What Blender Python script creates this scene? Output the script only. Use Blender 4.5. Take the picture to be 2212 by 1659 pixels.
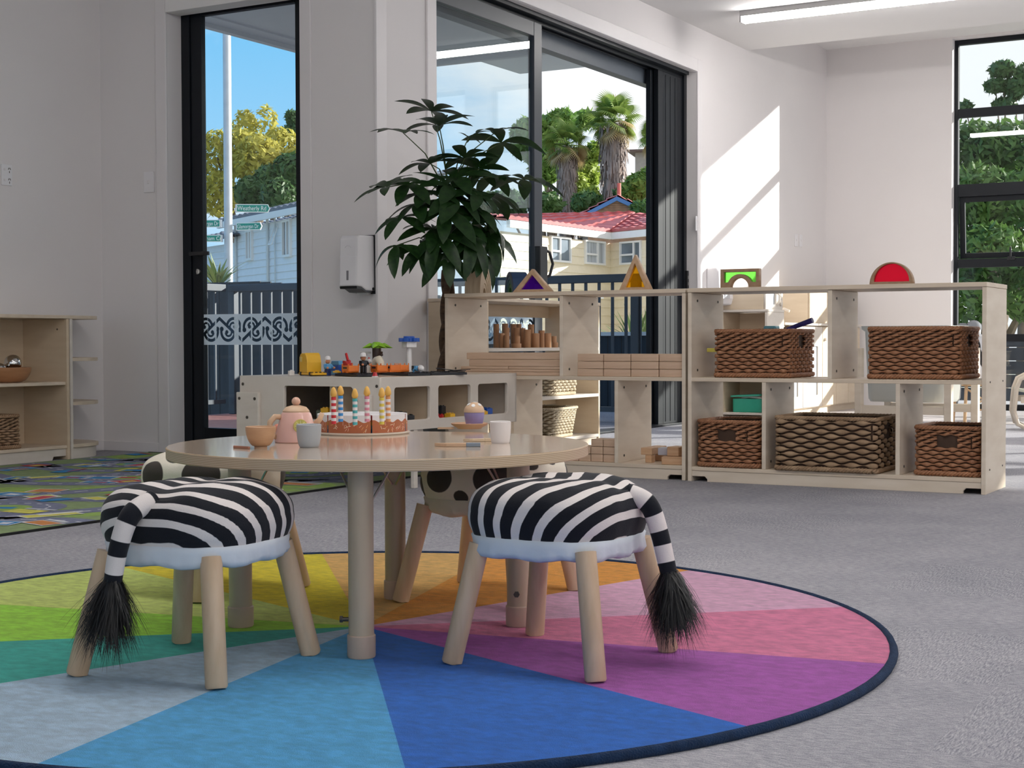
import bpy, bmesh, math, random
import numpy as np
from mathutils import Vector, Matrix, noise as mnoise
PI = math.pi
random.seed(7)
SC = bpy.context.scene
COL = SC.collection
for o in list(bpy.data.objects):
    bpy.data.objects.remove(o)

# ------------------------------------------------------------------ camera
FPX, PITCH, ROLL, YAW, EYE = 3250.0, math.radians(1.58), math.radians(-0.157), math.radians(29.8), 0.64
_c, _s = math.cos(PITCH), math.sin(PITCH)
_M = np.array([[1, 0, 0], [0, -_s, -_c], [0, _c, -_s]])
_cr, _sr = math.cos(ROLL), math.sin(ROLL)
_M = np.array([[_cr, -_sr, 0], [_sr, _cr, 0], [0, 0, 1]]) @ _M
_W = np.array([[math.cos(YAW), math.sin(YAW), 0], [-math.sin(YAW), math.cos(YAW), 0], [0, 0, 1]])
CAM_A = _M @ _W
cam_data = bpy.data.cameras.new('camera')
cam = bpy.data.objects.new('camera', cam_data)
COL.objects.link(cam)
cam_data.sensor_width = 36.0
cam_data.lens = FPX / 2212.0 * 36.0
cam_data.clip_end = 500
_R = Matrix(((CAM_A[0][0], -CAM_A[1][0], -CAM_A[2][0]), (CAM_A[0][1], -CAM_A[1][1], -CAM_A[2][1]), (CAM_A[0][2], -CAM_A[1][2], -CAM_A[2][2])))
cam.matrix_world = Matrix.Translation((0, 0, EYE)) @ _R.to_4x4()
SC.camera = cam


def ray(px, py):
    return CAM_A.T @ np.array([(px - 1106) / FPX, (py - 829.5) / FPX, 1.0])


def at(px, py, X=None, Y=None, Z=None, D=None):
    """a measured pixel -> the point on a real plane (or at a real distance)"""
    d = ray(px, py)
    t = X / d[0] if X is not None else Y / d[1] if Y is not None else (Z - EYE) / d[2] if Z is not None else D
    p = np.array([0, 0, EYE]) + t * d
    return Vector(p)


# ------------------------------------------------------------------ sky, sun, exposure
SUN_DIR = Vector((1.0, 1.107, 0.492)).normalized()      # towards the sun
world = bpy.data.worlds.new('sky')
SC.world = world
world.use_nodes = True
nt = world.node_tree
nt.nodes.clear()
N, Lk = nt.nodes.new, nt.links.new
wo = N('ShaderNodeOutputWorld'); bg = N('ShaderNodeBackground')
tc = N('ShaderNodeTexCoord'); sep = N('ShaderNodeSeparateXYZ')
Lk(tc.outputs['Generated'], sep.inputs[0])
ramp = N('ShaderNodeValToRGB')
ramp.color_ramp.elements[0].position = 0.0; ramp.color_ramp.elements[0].color = (0.50, 0.74, 0.93, 1)
ramp.color_ramp.elements[1].position = 0.6; ramp.color_ramp.elements[1].color = (0.10, 0.33, 0.74, 1)
e = ramp.color_ramp.elements.new(0.20); e.color = (0.20, 0.56, 0.90, 1)
Lk(sep.outputs['Z'], ramp.inputs[0])
mp = N('ShaderNodeMapping'); mp.inputs['Scale'].default_value = (2.2, 2.2, 6.5); mp.inputs['Location'].default_value = (0.35, 0.2, 0.0)
Lk(tc.outputs['Generated'], mp.inputs[0])
nz = N('ShaderNodeTexNoise'); nz.inputs['Scale'].default_value = 1.6; nz.inputs['Detail'].default_value = 7; nz.inputs['Roughness'].default_value = 0.55
Lk(mp.outputs[0], nz.inputs['Vector'])
# more cloud towards the sun's side of the sky
dot = N('ShaderNodeVectorMath'); dot.operation = 'DOT_PRODUCT'; dot.inputs[1].default_value = (0.85, 0.35, 0.0)
Lk(tc.outputs['Generated'], dot.inputs[0])
ma = N('ShaderNodeMath'); ma.operation = 'MULTIPLY_ADD'; ma.inputs[1].default_value = 1.15; ma.inputs[2].default_value = 0.33
Lk(dot.outputs['Value'], ma.inputs[0])
ad = N('ShaderNodeMath'); ad.operation = 'ADD'
Lk(nz.outputs['Fac'], ad.inputs[0]); Lk(ma.outputs[0], ad.inputs[1])
cr = N('ShaderNodeMapRange'); cr.inputs['From Min'].default_value = 0.50; cr.inputs['From Max'].default_value = 0.72
Lk(ad.outputs[0], cr.inputs['Value'])
mx = N('ShaderNodeMixRGB'); mx.inputs['Color2'].default_value = (0.93, 0.95, 0.98, 1)
Lk(cr.outputs[0], mx.inputs['Fac']); Lk(ramp.outputs[0], mx.inputs['Color1'])
Lk(mx.outputs[0], bg.inputs['Color']); bg.inputs['Strength'].default_value = 1.15
Lk(bg.outputs[0], wo.inputs[0])

sun_data = bpy.data.lights.new('sun', 'SUN')
sun_data.energy = 10.0
sun_data.angle = math.radians(0.6)
sun_data.color = (1.0, 0.95, 0.86)
sun = bpy.data.objects.new('sun', sun_data)
COL.objects.link(sun)
sun.rotation_euler = (SUN_DIR).to_track_quat('Z', 'Y').to_euler()

vs = SC.view_settings
vs.view_transform = 'Standard'; vs.look = 'None'; vs.exposure = 0.0; vs.gamma = 1.0; vs.use_curve_mapping = False
SC.cycles.max_bounces = 8; SC.cycles.diffuse_bounces = 4; SC.cycles.glossy_bounces = 3; SC.cycles.transparent_max_bounces = 12
SC.cycles.transmission_bounces = 4
SC.cycles.use_denoising = True
SC.cycles.sample_clamp_indirect = 4.0
LAMP = 42.0      # radiance of the ceiling battens


# ------------------------------------------------------------------ materials
MATS = {}


def new_mat(name):
    m = bpy.data.materials.new(name); m.use_nodes = True
    t = m.node_tree
    return m, t, t.nodes['Principled BSDF']


def mat(name, col, rough=0.5, spec=0.5, metal=0.0, var=0.0, vscale=8.0, stretch=(1, 1, 1), bump=0.0, bscale=60.0, sheen=0.0, coat=0.0, col2=None, detail=4.0):
    if name in MATS: return MATS[name]
    m, t, b = new_mat(name)
    c = (*col, 1)
    b.inputs['Base Color'].default_value = c
    b.inputs['Roughness'].default_value = rough
    b.inputs['Specular IOR Level'].default_value = spec
    b.inputs['Metallic'].default_value = metal
    b.inputs['Sheen Weight'].default_value = sheen
    b.inputs['Coat Weight'].default_value = coat
    b.inputs['Coat Roughness'].default_value = 0.12
    co = t.nodes.new('ShaderNodeTexCoord'); mpn = t.nodes.new('ShaderNodeMapping')
    mpn.inputs['Scale'].default_value = stretch
    t.links.new(co.outputs['Object'], mpn.inputs[0])
    if var > 0 or col2:
        n = t.nodes.new('ShaderNodeTexNoise'); n.inputs['Scale'].default_value = vscale; n.inputs['Detail'].default_value = detail
        t.links.new(mpn.outputs[0], n.inputs['Vector'])
        mr = t.nodes.new('ShaderNodeMapRange'); mr.inputs['From Min'].default_value = 0.32; mr.inputs['From Max'].default_value = 0.68
        t.links.new(n.outputs['Fac'], mr.inputs['Value'])
        x = t.nodes.new('ShaderNodeMixRGB')
        a = col2 if col2 else tuple(max(0, v * (1 - var)) for v in col)
        d = col if col2 else tuple(min(1, v * (1 + var)) for v in col)
        x.inputs['Color1'].default_value = (*a, 1); x.inputs['Color2'].default_value = (*d, 1)
        t.links.new(mr.outputs[0], x.inputs['Fac']); t.links.new(x.outputs[0], b.inputs['Base Color'])
    if bump > 0:
        n2 = t.nodes.new('ShaderNodeTexNoise'); n2.inputs['Scale'].default_value = bscale; n2.inputs['Detail'].default_value = 3
        t.links.new(mpn.outputs[0], n2.inputs['Vector'])
        bp = t.nodes.new('ShaderNodeBump'); bp.inputs['Strength'].default_value = bump; bp.inputs['Distance'].default_value = 0.01
        t.links.new(n2.outputs['Fac'], bp.inputs['Height']); t.links.new(bp.outputs[0], b.inputs['Normal'])
    MATS[name] = m
    return m


def plastic(name, col, rough=0.32):
    return mat(name, col, rough=rough, spec=0.5, var=0.04, vscale=20)


def glass_mat(name, tint=(0.90, 0.95, 0.96), refl=0.06, rough=0.0):
    m, t, b = new_mat(name)
    t.nodes.remove(b)
    out = t.nodes['Material Output']
    tr = t.nodes.new('ShaderNodeBsdfTransparent'); tr.inputs[0].default_value = (*tint, 1)
    gl = t.nodes.new('ShaderNodeBsdfGlossy'); gl.inputs['Roughness'].default_value = rough
    lw = t.nodes.new('ShaderNodeLayerWeight'); lw.inputs['Blend'].default_value = 0.5
    pw = t.nodes.new('ShaderNodeMath'); pw.operation = 'POWER'; pw.inputs[1].default_value = 4.5
    t.links.new(lw.outputs['Facing'], pw.inputs[0])
    sc = t.nodes.new('ShaderNodeMath'); sc.operation = 'MULTIPLY_ADD'; sc.inputs[1].default_value = 0.8; sc.inputs[2].default_value = refl
    t.links.new(pw.outputs[0], sc.inputs[0])
    mxs = t.nodes.new('ShaderNodeMixShader')
    t.links.new(sc.outputs[0], mxs.inputs[0]); t.links.new(tr.outputs[0], mxs.inputs[1]); t.links.new(gl.outputs[0], mxs.inputs[2])
    t.links.new(mxs.outputs[0], out.inputs[0])
    MATS[name] = m
    return m


def acrylic(name, col):
    m, t, b = new_mat(name)
    out = t.nodes['Material Output']; t.nodes.remove(b)
    tr = t.nodes.new('ShaderNodeBsdfTransparent'); tr.inputs[0].default_value = (*[max(.004, v) ** .5 for v in col], 1)
    df = t.nodes.new('ShaderNodeBsdfTranslucent'); df.inputs[0].default_value = (*col, 1)
    d2 = t.nodes.new('ShaderNodeBsdfDiffuse'); d2.inputs[0].default_value = (*col, 1)
    a1 = t.nodes.new('ShaderNodeMixShader'); a1.inputs[0].default_value = 0.5
    t.links.new(df.outputs[0], a1.inputs[1]); t.links.new(d2.outputs[0], a1.inputs[2])
    a2 = t.nodes.new('ShaderNodeMixShader'); a2.inputs[0].default_value = 0.22
    t.links.new(tr.outputs[0], a2.inputs[1]); t.links.new(a1.outputs[0], a2.inputs[2])
    t.links.new(a2.outputs[0], out.inputs[0])
    MATS[name] = m
    return m


def leaf_mat(name, c1, c2, scale=1.5, trans=0.35, rough=0.5):
    m, t, b = new_mat(name)
    out = t.nodes['Material Output']
    co = t.nodes.new('ShaderNodeTexCoord'); n = t.nodes.new('ShaderNodeTexNoise')
    n.inputs['Scale'].default_value = scale; n.inputs['Detail'].default_value = 6
    t.links.new(co.outputs['Object'], n.inputs['Vector'])
    mr = t.nodes.new('ShaderNodeMapRange'); mr.inputs['From Min'].default_value = 0.35; mr.inputs['From Max'].default_value = 0.65
    t.links.new(n.outputs['Fac'], mr.inputs['Value'])
    x = t.nodes.new('ShaderNodeMixRGB'); x.inputs['Color1'].default_value = (*c1, 1); x.inputs['Color2'].default_value = (*c2, 1)
    t.links.new(mr.outputs[0], x.inputs['Fac']); t.links.new(x.outputs[0], b.inputs['Base Color'])
    b.inputs['Roughness'].default_value = rough
    b.inputs['Specular IOR Level'].default_value = 0.35
    tl = t.nodes.new('ShaderNodeBsdfTranslucent'); t.links.new(x.outputs[0], tl.inputs[0])
    ms = t.nodes.new('ShaderNodeMixShader'); ms.inputs[0].default_value = trans
    t.links.new(b.outputs[0], ms.inputs[1]); t.links.new(tl.outputs[0], ms.inputs[2]); t.links.new(ms.outputs[0], out.inputs[0])
    MATS[name] = m
    return m


def emit_mat(name, col, s):
    m, t, b = new_mat(name)
    b.inputs['Base Color'].default_value = (0.8, 0.8, 0.8, 1)
    b.inputs['Emission Color'].default_value = (*col, 1); b.inputs['Emission Strength'].default_value = s
    MATS[name] = m
    return m


def stripe_mat(name, attr, dark, light, soft=0.06, rough=0.85, bump=0.25):
    """two cloth colours split by a signed field stored on the vertices"""
    m, t, b = new_mat(name)
    a = t.nodes.new('ShaderNodeAttribute'); a.attribute_name = attr
    mr = t.nodes.new('ShaderNodeMapRange'); mr.inputs['From Min'].default_value = -soft; mr.inputs['From Max'].default_value = soft
    t.links.new(a.outputs['Fac'], mr.inputs['Value'])
    co = t.nodes.new('ShaderNodeTexCoord'); n = t.nodes.new('ShaderNodeTexNoise'); n.inputs['Scale'].default_value = 25
    t.links.new(co.outputs['Object'], n.inputs['Vector'])
    l2 = t.nodes.new('ShaderNodeMixRGB'); l2.inputs['Color1'].default_value = (*[v * 0.9 for v in light], 1); l2.inputs['Color2'].default_value = (*light, 1)
    t.links.new(n.outputs['Fac'], l2.inputs['Fac'])
    x = t.nodes.new('ShaderNodeMixRGB'); x.inputs['Color1'].default_value = (*dark, 1)
    t.links.new(l2.outputs[0], x.inputs['Color2']); t.links.new(mr.outputs[0], x.inputs['Fac']); t.links.new(x.outputs[0], b.inputs['Base Color'])
    b.inputs['Roughness'].default_value = rough; b.inputs['Specular IOR Level'].default_value = 0.2; b.inputs['Sheen Weight'].default_value = 0.08
    n2 = t.nodes.new('ShaderNodeTexNoise'); n2.inputs['Scale'].default_value = 350
    t.links.new(co.outputs['Object'], n2.inputs['Vector'])
    bp = t.nodes.new('ShaderNodeBump'); bp.inputs['Strength'].default_value = bump; bp.inputs['Distance'].default_value = 0.002
    t.links.new(n2.outputs['Fac'], bp.inputs['Height']); t.links.new(bp.outputs[0], b.inputs['Normal'])
    MATS[name] = m
    return m


# walls and room
wall_m = mat('wall_paint', (0.80, 0.765, 0.765), rough=0.75, spec=0.25, var=0.015, vscale=1.5, bump=0.03, bscale=180)
ceil_m = mat('ceiling_paint', (0.80, 0.79, 0.79), rough=0.85, spec=0.2, var=0.01, vscale=1.5)
trim_m = mat('trim_paint', (0.80, 0.765, 0.77), rough=0.45, spec=0.4, var=0.01)
frame_m = mat('black_joinery', (0.006, 0.008, 0.012), rough=0.42, spec=0.3, var=0.1, vscale=3)
frame2_m = mat('grey_joinery', (0.034, 0.041, 0.056), rough=0.4, spec=0.5, var=0.06, vscale=3)
glass_m = glass_mat('glass', (0.95, 0.972, 0.978), 0.03)
sglass_m = glass_mat('slider_glass', (0.87, 0.925, 0.94), 0.06)
white_pl = mat('white_plastic', (0.82, 0.80, 0.82), rough=0.35, var=0.01)
black_pl = mat('black_plastic', (0.012, 0.012, 0.014), rough=0.35, var=0.1)
steel = mat('steel', (0.55, 0.54, 0.52), rough=0.3, metal=1.0, var=0.05, vscale=30)
bolt_m = mat('dark_bolt', (0.10, 0.085, 0.07), rough=0.45, metal=0.6, var=0.1, vscale=50)
# timbers
birch = mat('birch_ply', (0.76, 0.655, 0.535), rough=0.42, spec=0.35, col2=(0.67, 0.56, 0.44), vscale=3.0, stretch=(1.2, 1.2, 6.0), bump=0.02, bscale=90)
birch_h = mat('birch_ply_long', (0.74, 0.62, 0.49), rough=0.42, spec=0.35, col2=(0.63, 0.51, 0.385), vscale=4.0, stretch=(0.8, 3.0, 14.0))
birch_pale = mat('birch_pale', (0.72, 0.655, 0.585), rough=0.4, spec=0.35, col2=(0.66, 0.59, 0.515), vscale=4.0, stretch=(2, 2, 6))
beech = mat('beech_block', (0.66, 0.47, 0.335), rough=0.5, spec=0.3, col2=(0.585, 0.395, 0.27), vscale=7, stretch=(1, 5, 9))
beech_leg = mat('beech_leg', (0.68, 0.495, 0.335), rough=0.45, spec=0.35, col2=(0.58, 0.405, 0.255), vscale=5, stretch=(9, 9, 1.1), coat=0.15)
bamboo = mat('bamboo_block', (0.56, 0.31, 0.17), rough=0.5, spec=0.3, col2=(0.43, 0.21, 0.10), vscale=9, stretch=(6, 6, 1))
dark_edge = mat('brown_edge', (0.40, 0.26, 0.15), rough=0.5, col2=(0.33, 0.20, 0.11), vscale=10, stretch=(1, 4, 8))
toywood = mat('toy_wood', (0.64, 0.43, 0.28), rough=0.5, col2=(0.56, 0.36, 0.22), vscale=14, stretch=(1, 1, 5))
tan_panel = mat('tan_panel', (0.70, 0.565, 0.41), rough=0.5, col2=(0.64, 0.50, 0.35), vscale=4, stretch=(1, 1, 6))


# ------------------------------------------------------------------ mesh builder
class MB:
    def __init__(s):
        s.v = []; s.f = []; s.m = []

    def add(s, vs_, fs, mi=0, M=None):
        b = len(s.v)
        if M is not None: vs_ = [M @ Vector(p) for p in vs_]
        s.v.extend([tuple(p) for p in vs_]); s.f.extend([tuple(i + b for i in f) for f in fs]); s.m.extend([mi] * len(fs))
        return s

    def box(s, x0, x1, y0, y1, z0, z1, mi=0, M=None):
        vs_ = [(x, y, z) for z in (z0, z1) for y in (y0, y1) for x in (x0, x1)]
        fs = [(0, 2, 3, 1), (4, 5, 7, 6), (0, 1, 5, 4), (2, 6, 7, 3), (0, 4, 6, 2), (1, 3, 7, 5)]
        return s.add(vs_, fs, mi, M)

    def prism(s, poly, h0, h1, axis='z', mi=0, M=None):
        """polygon (ccw seen down the axis) swept from h0 to h1"""
        n = len(poly)
        def P(a, b, h):
            return (a, b, h) if axis == 'z' else (a, h, b) if axis == 'y' else (h, a, b)
        vs_ = [P(a, b, h0) for a, b in poly] + [P(a, b, h1) for a, b in poly]
        fs = [tuple(range(n))[::-1], tuple(range(n, 2 * n))] + [(i, (i + 1) % n, n + (i + 1) % n, n + i) for i in range(n)]
        if axis == 'y': fs = [f[::-1] for f in fs]
        return s.add(vs_, fs, mi, M)

    def ring_prism(s, outer, inner, h0, h1, axis='z', mi=0, M=None):
        n = len(outer)
        def P(a, b, h):
            return (a, b, h) if axis == 'z' else (a, h, b) if axis == 'y' else (h, a, b)
        vs_ = [P(a, b, h0) for a, b in outer] + [P(a, b, h0) for a, b in inner] + [P(a, b, h1) for a, b in outer] + [P(a, b, h1) for a, b in inner]
        fs = []
        for i in range(n):
            j = (i + 1) % n
            fs += [(i, n + i, n + j, j), (2 * n + i, 2 * n + j, 3 * n + j, 3 * n + i), (i, j, 2 * n + j, 2 * n + i), (n + i, 3 * n + i, 3 * n + j, n + j)]
        if axis == 'y': fs = [f[::-1] for f in fs]
        return s.add(vs_, fs, mi, M)

    def tube(s, path, r, sides=10, mi=0, caps=True, M=None, closed=False):
        path = [Vector(p) for p in path]; n = len(path)
        rs = r if isinstance(r, (list, tuple)) else [r] * n
        vs_ = []; up = None
        for i, p in enumerate(path):
            if closed: t = path[(i + 1) % n] - path[i - 1]
            else: t = path[min(i + 1, n - 1)] - path[max(i - 1, 0)]
            t.normalize()
            if up is None:
                up = Vector((0, 0, 1)) if abs(t.z) < 0.9 else Vector((1, 0, 0))
            a = t.cross(up)
            if a.length < 1e-6: a = t.orthogonal()
            a.normalize(); b = a.cross(t).normalized(); up = b
            for k in range(sides):
                w = 2 * PI * k / sides
                vs_.append(p + (a * math.cos(w) + b * math.sin(w)) * rs[i])
        fs = []
        for i in range(n if closed else n - 1):
            j = (i + 1) % n
            for k in range(sides):
                l = (k + 1) % sides
                fs.append((i * sides + k, i * sides + l, j * sides + l, j * sides + k))
        if caps and not closed:
            fs.append(tuple(range(sides))[::-1]); fs.append(tuple(range((n - 1) * sides, n * sides)))
        return s.add(vs_, fs, mi, M)

    def lathe(s, prof, segs=24, mi=0, M=None):
        """profile (r, z) from bottom to top"""
        vs_ = []; fs = []; n = len(prof)
        for r, z in prof:
            for k in range(segs):
                w = 2 * PI * k / segs
                vs_.append((r * math.cos(w), r * math.sin(w), z))
        for i in range(n - 1):
            for k in range(segs):
                l = (k + 1) % segs
                fs.append((i * segs + k, i * segs + l, (i + 1) * segs + l, (i + 1) * segs + k))
        if prof[0][0] > 1e-5: fs.append(tuple(range(segs))[::-1])
        if prof[-1][0] > 1e-5: fs.append(tuple(range((n - 1) * segs, n * segs)))
        return s.add(vs_, fs, mi, M)

    def ball(s, c, r, segs=14, rings=8, mi=0, M=None):
        rr = r if isinstance(r, (tuple, list)) else (r, r, r)
        vs_ = [(c[0], c[1], c[2] - rr[2])]
        for i in range(1, rings):
            a = -PI / 2 + PI * i / rings
            for k in range(segs):
                w = 2 * PI * k / segs
                vs_.append((c[0] + rr[0] * math.cos(a) * math.cos(w), c[1] + rr[1] * math.cos(a) * math.sin(w), c[2] + rr[2] * math.sin(a)))
        vs_.append((c[0], c[1], c[2] + rr[2]))
        fs = [(0, 1 + (k + 1) % segs, 1 + k) for k in range(segs)]
        for i in range(rings - 2):
            for k in range(segs):
                l = (k + 1) % segs
                fs.append((1 + i * segs + k, 1 + i * segs + l, 1 + (i + 1) * segs + l, 1 + (i + 1) * segs + k))
        t = len(vs_) - 1; b = 1 + (rings - 2) * segs
        fs += [(t, b + k, b + (k + 1) % segs) for k in range(segs)]
        return s.add(vs_, fs, mi, M)

    def mesh(s, name, mats, smooth=None):
        me = bpy.data.meshes.new(name)
        me.from_pydata(s.v, [], s.f)
        for m_ in (mats if isinstance(mats, (list, tuple)) else [mats]): me.materials.append(m_)
        if any(s.m): me.polygons.foreach_set('material_index', s.m)
        if smooth is not None:
            me.polygons.foreach_set('use_smooth', [True] * len(me.polygons))
            if smooth < 179: me.set_sharp_from_angle(angle=math.radians(smooth))
        me.update()
        return me

    def build(s, name, mats, parent=None, loc=None, rz=0, smooth=None, bevel=0, segs=2):
        o = bpy.data.objects.new(name, s.mesh(name, mats, smooth))
        COL.objects.link(o)
        if parent: o.parent = parent
        if loc is not None: o.location = loc
        if rz: o.rotation_euler.z = rz
        if bevel:
            bv = o.modifiers.new('bevel', 'BEVEL'); bv.width = bevel; bv.segments = segs; bv.limit_method = 'ANGLE'; bv.angle_limit = math.radians(40)
        return o


def tag(o, label=None, cat=None, group=None, kind=None):
    if label: o['label'] = label
    if cat: o['category'] = cat
    if group: o['group'] = group
    if kind: o['kind'] = kind
    return o


def thing(name, label, cat, loc=(0, 0, 0), rz=0.0, group=None):
    o = bpy.data.objects.new(name, None); COL.objects.link(o)
    o.location = loc; o.rotation_euler.z = rz; o.empty_display_size = 0.1
    return tag(o, label, cat, group)


def struct(name, mb, m, **k):
    return tag(mb.build(name, m, **k), kind='structure')


def copy_tree(o, loc=None, rz=None, label=None, parent=None):
    c = o.copy(); COL.objects.link(c)
    if parent: c.parent = parent
    for ch in list(o.children): copy_tree(ch, parent=c)
    if loc is not None: c.location = loc
    if rz is not None: c.rotation_euler.z = rz
    if label: c['label'] = label
    return c


def dup_part(o, parent, loc, rz=0.0):
    c = o.copy(); COL.objects.link(c); c.parent = parent; c.location = loc; c.rotation_euler.z = rz
    return c


def board(parent, name, x0, x1, y0, y1, z0, z1, m, bevel=0.002):
    return MB().box(x0, x1, y0, y1, z0, z1).build(name, m, parent, bevel=bevel)


def text_mesh(txt, size, m, parent, loc, rot, name='lettering', align='CENTER', extrude=0.0008):
    cu = bpy.data.curves.new('lettering', 'FONT'); cu.body = txt; cu.size = size; cu.align_x = align; cu.align_y = 'CENTER'; cu.extrude = extrude
    cu.resolution_u = 3
    tmp = bpy.data.objects.new('tmp', cu); COL.objects.link(tmp)
    bpy.context.view_layer.update()
    me = bpy.data.meshes.new_from_object(tmp.evaluated_get(bpy.context.evaluated_depsgraph_get()))
    bpy.data.objects.remove(tmp)
    me.materials.clear(); me.materials.append(m)
    o = bpy.data.objects.new(name, me); COL.objects.link(o)
    o.parent = parent; o.location = loc; o.rotation_euler = rot
    return o


def vattr(me, name, vals):
    a = me.attributes.new(name, 'FLOAT', 'POINT')
    a.data.foreach_set('value', np.asarray(vals, dtype=np.float32))


def arc(cx, cy, r, a0, a1, n):
    return [(cx + r * math.cos(a0 + (a1 - a0) * i / n), cy + r * math.sin(a0 + (a1 - a0) * i / n)) for i in range(n + 1)]


def rrect(x0, x1, y0, y1, r, n=4):
    p = []
    for cx, cy, a in ((x1 - r, y0 + r, -PI / 2), (x1 - r, y1 - r, 0), (x0 + r, y1 - r, PI / 2), (x0 + r, y0 + r, PI)):
        p += arc(cx, cy, r, a, a + PI / 2, n)
    return p

# ================================================================== the room
def carpet_material():
    m, t, b = new_mat('carpet_tiles')
    co = t.nodes.new('ShaderNodeTexCoord')
    def streak(scale, rot):
        mpn = t.nodes.new('ShaderNodeMapping'); mpn.inputs['Scale'].default_value = scale; mpn.inputs['Rotation'].default_value = (0, 0, rot)
        t.links.new(co.outputs['Object'], mpn.inputs[0])
        n = t.nodes.new('ShaderNodeTexNoise'); n.inputs['Scale'].default_value = 1.0; n.inputs['Detail'].default_value = 3; n.inputs['Roughness'].default_value = 0.7
        t.links.new(mpn.outputs[0], n.inputs['Vector'])
        return n
    a = streak((40, 320, 1), 0.3); c = streak((300, 45, 1), 0.15); g = streak((420, 420, 1), 0)
    # tiles of half a metre, laid in alternating directions
    tl = t.nodes.new('ShaderNodeMapping'); tl.inputs['Scale'].default_value = (2, 2, 2); tl.inputs['Location'].default_value = (0.2, 0.3, 0.13)
    t.links.new(co.outputs['Object'], tl.inputs[0])
    fl = t.nodes.new('ShaderNodeVectorMath'); fl.operation = 'FLOOR'; t.links.new(tl.outputs[0], fl.inputs[0])
    wn = t.nodes.new('ShaderNodeTexWhiteNoise'); wn.noise_dimensions = '3D'; t.links.new(fl.outputs[0], wn.inputs['Vector'])
    gt = t.nodes.new('ShaderNodeMath'); gt.operation = 'GREATER_THAN'; gt.inputs[1].default_value = 0.5; t.links.new(wn.outputs['Value'], gt.inputs[0])
    m1 = t.nodes.new('ShaderNodeMixRGB'); t.links.new(gt.outputs[0], m1.inputs['Fac']); t.links.new(a.outputs['Fac'], m1.inputs['Color1']); t.links.new(c.outputs['Fac'], m1.inputs['Color2'])
    m2 = t.nodes.new('ShaderNodeMixRGB'); m2.inputs['Fac'].default_value = 0.45; t.links.new(m1.outputs[0], m2.inputs['Color1']); t.links.new(g.outputs['Fac'], m2.inputs['Color2'])
    big = streak((1.3, 1.3, 1), 0.5)
    m3 = t.nodes.new('ShaderNodeMixRGB'); m3.inputs['Fac'].default_value = 0.16; t.links.new(m2.outputs[0], m3.inputs['Color1']); t.links.new(big.outputs['Fac'], m3.inputs['Color2'])
    r = t.nodes.new('ShaderNodeValToRGB'); el = r.color_ramp.elements
    el[0].position = 0.36; el[0].color = (0.11, 0.118, 0.15, 1)
    el[1].position = 0.66; el[1].color = (0.66, 0.63, 0.65, 1)
    q = el.new(0.5); q.color = (0.33, 0.325, 0.355, 1)
    t.links.new(m3.outputs[0], r.inputs[0]); t.links.new(r.outputs[0], b.inputs['Base Color'])
    b.inputs['Roughness'].default_value = 0.95; b.inputs['Specular IOR Level'].default_value = 0.1
    bp = t.nodes.new('ShaderNodeBump'); bp.inputs['Strength'].default_value = 0.5; bp.inputs['Distance'].default_value = 0.004
    t.links.new(m2.outputs[0], bp.inputs['Height']); t.links.new(bp.outputs[0], b.inputs['Normal'])
    return m


XW, YD, YF, XR, YN, XA = -4.62, 6.62, 14.2, 7.0, -4.0, -6.62     # slider wall, door wall, far wall, right wall, near wall, left wall
HC, HC2, YB = 3.10, 3.457, 12.07                                   # ceiling, higher ceiling by the windows, where it steps up
struct('floor', MB().box(XA - .2, XR + .2, YN - .2, YF + .2, -0.25, 0), carpet_material())
vinyl = mat('vinyl_strip', (0.62, 0.58, 0.58), rough=0.35, col2=(0.52, 0.49, 0.50), vscale=3, stretch=(1, 9, 1))
struct('floor', MB().box(XW, XR, 11.9, YF, 0.0005, 0.004), vinyl)
struct('ceiling', MB().box(XA - .2, XR + .2, YN - .2, YB, HC, HC + .36 + .2), ceil_m)
struct('ceiling', MB().box(XW - .2, XR + .2, YB, YF + .2, HC2, HC2 + .2), ceil_m)
# slider wall (receding on the right of the glass doors)
mb = MB()
mb.box(XW - .2, XW, YD, 7.20, 0, HC); mb.box(XW - .2, XW, 7.20, 10.98, 2.75, HC); mb.box(XW - .2, XW, 10.98, YF, 0, HC2)
struct('wall_left', mb, wall_m)
# wall of the glazed door
mb = MB()
mb.box(XA - .2, -6.09, YD, YD + .2, 0, HC); mb.box(-6.09, -5.12, YD, YD + .2, 2.66, HC); mb.box(-5.12, XW - .2, YD, YD + .2, 0, HC)
struct('wall_back', mb, wall_m)
struct('wall_corner', MB().box(XA - .2, XA, YN, YD, 0, HC), wall_m)
# far wall with tall windows, right and near walls with unseen windows put in for side and front light
WX = [(-3.42, -1.02), (-0.72, 1.68), (1.98, 4.38), (4.68, 6.90)]
mb = MB(); x = XW
for a, b_ in WX:
    mb.box(x, a, YF, YF + .2, 0, HC2); x = b_
mb.box(x, XR, YF, YF + .2, 0, HC2)
for a, b_ in WX: mb.box(a, b_, YF, YF + .2, 3.44, HC2)
struct('wall_far', mb, wall_m)
RW = [(-3.2, 0.6), (1.0, 4.8), (5.2, 9.0), (9.4, 13.2)]
mb = MB(); y = YN
for a, b_ in RW:
    mb.box(XR, XR + .2, y, a, 0, HC2); y = b_
mb.box(XR, XR + .2, y, YF, 0, HC2)
for a, b_ in RW: mb.box(XR, XR + .2, a, b_, 2.95, HC2); mb.box(XR, XR + .2, a, b_, 0, .06)
struct('wall_right', mb, wall_m)
NW = [(-6.0, -3.4), (-2.9, -0.3), (0.2, 2.8), (3.3, 5.9)]
mb = MB(); x = XA
for a, b_ in NW:
    mb.box(x, a, YN - .2, YN, 0, HC); x = b_
mb.box(x, XR, YN - .2, YN, 0, HC)
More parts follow.
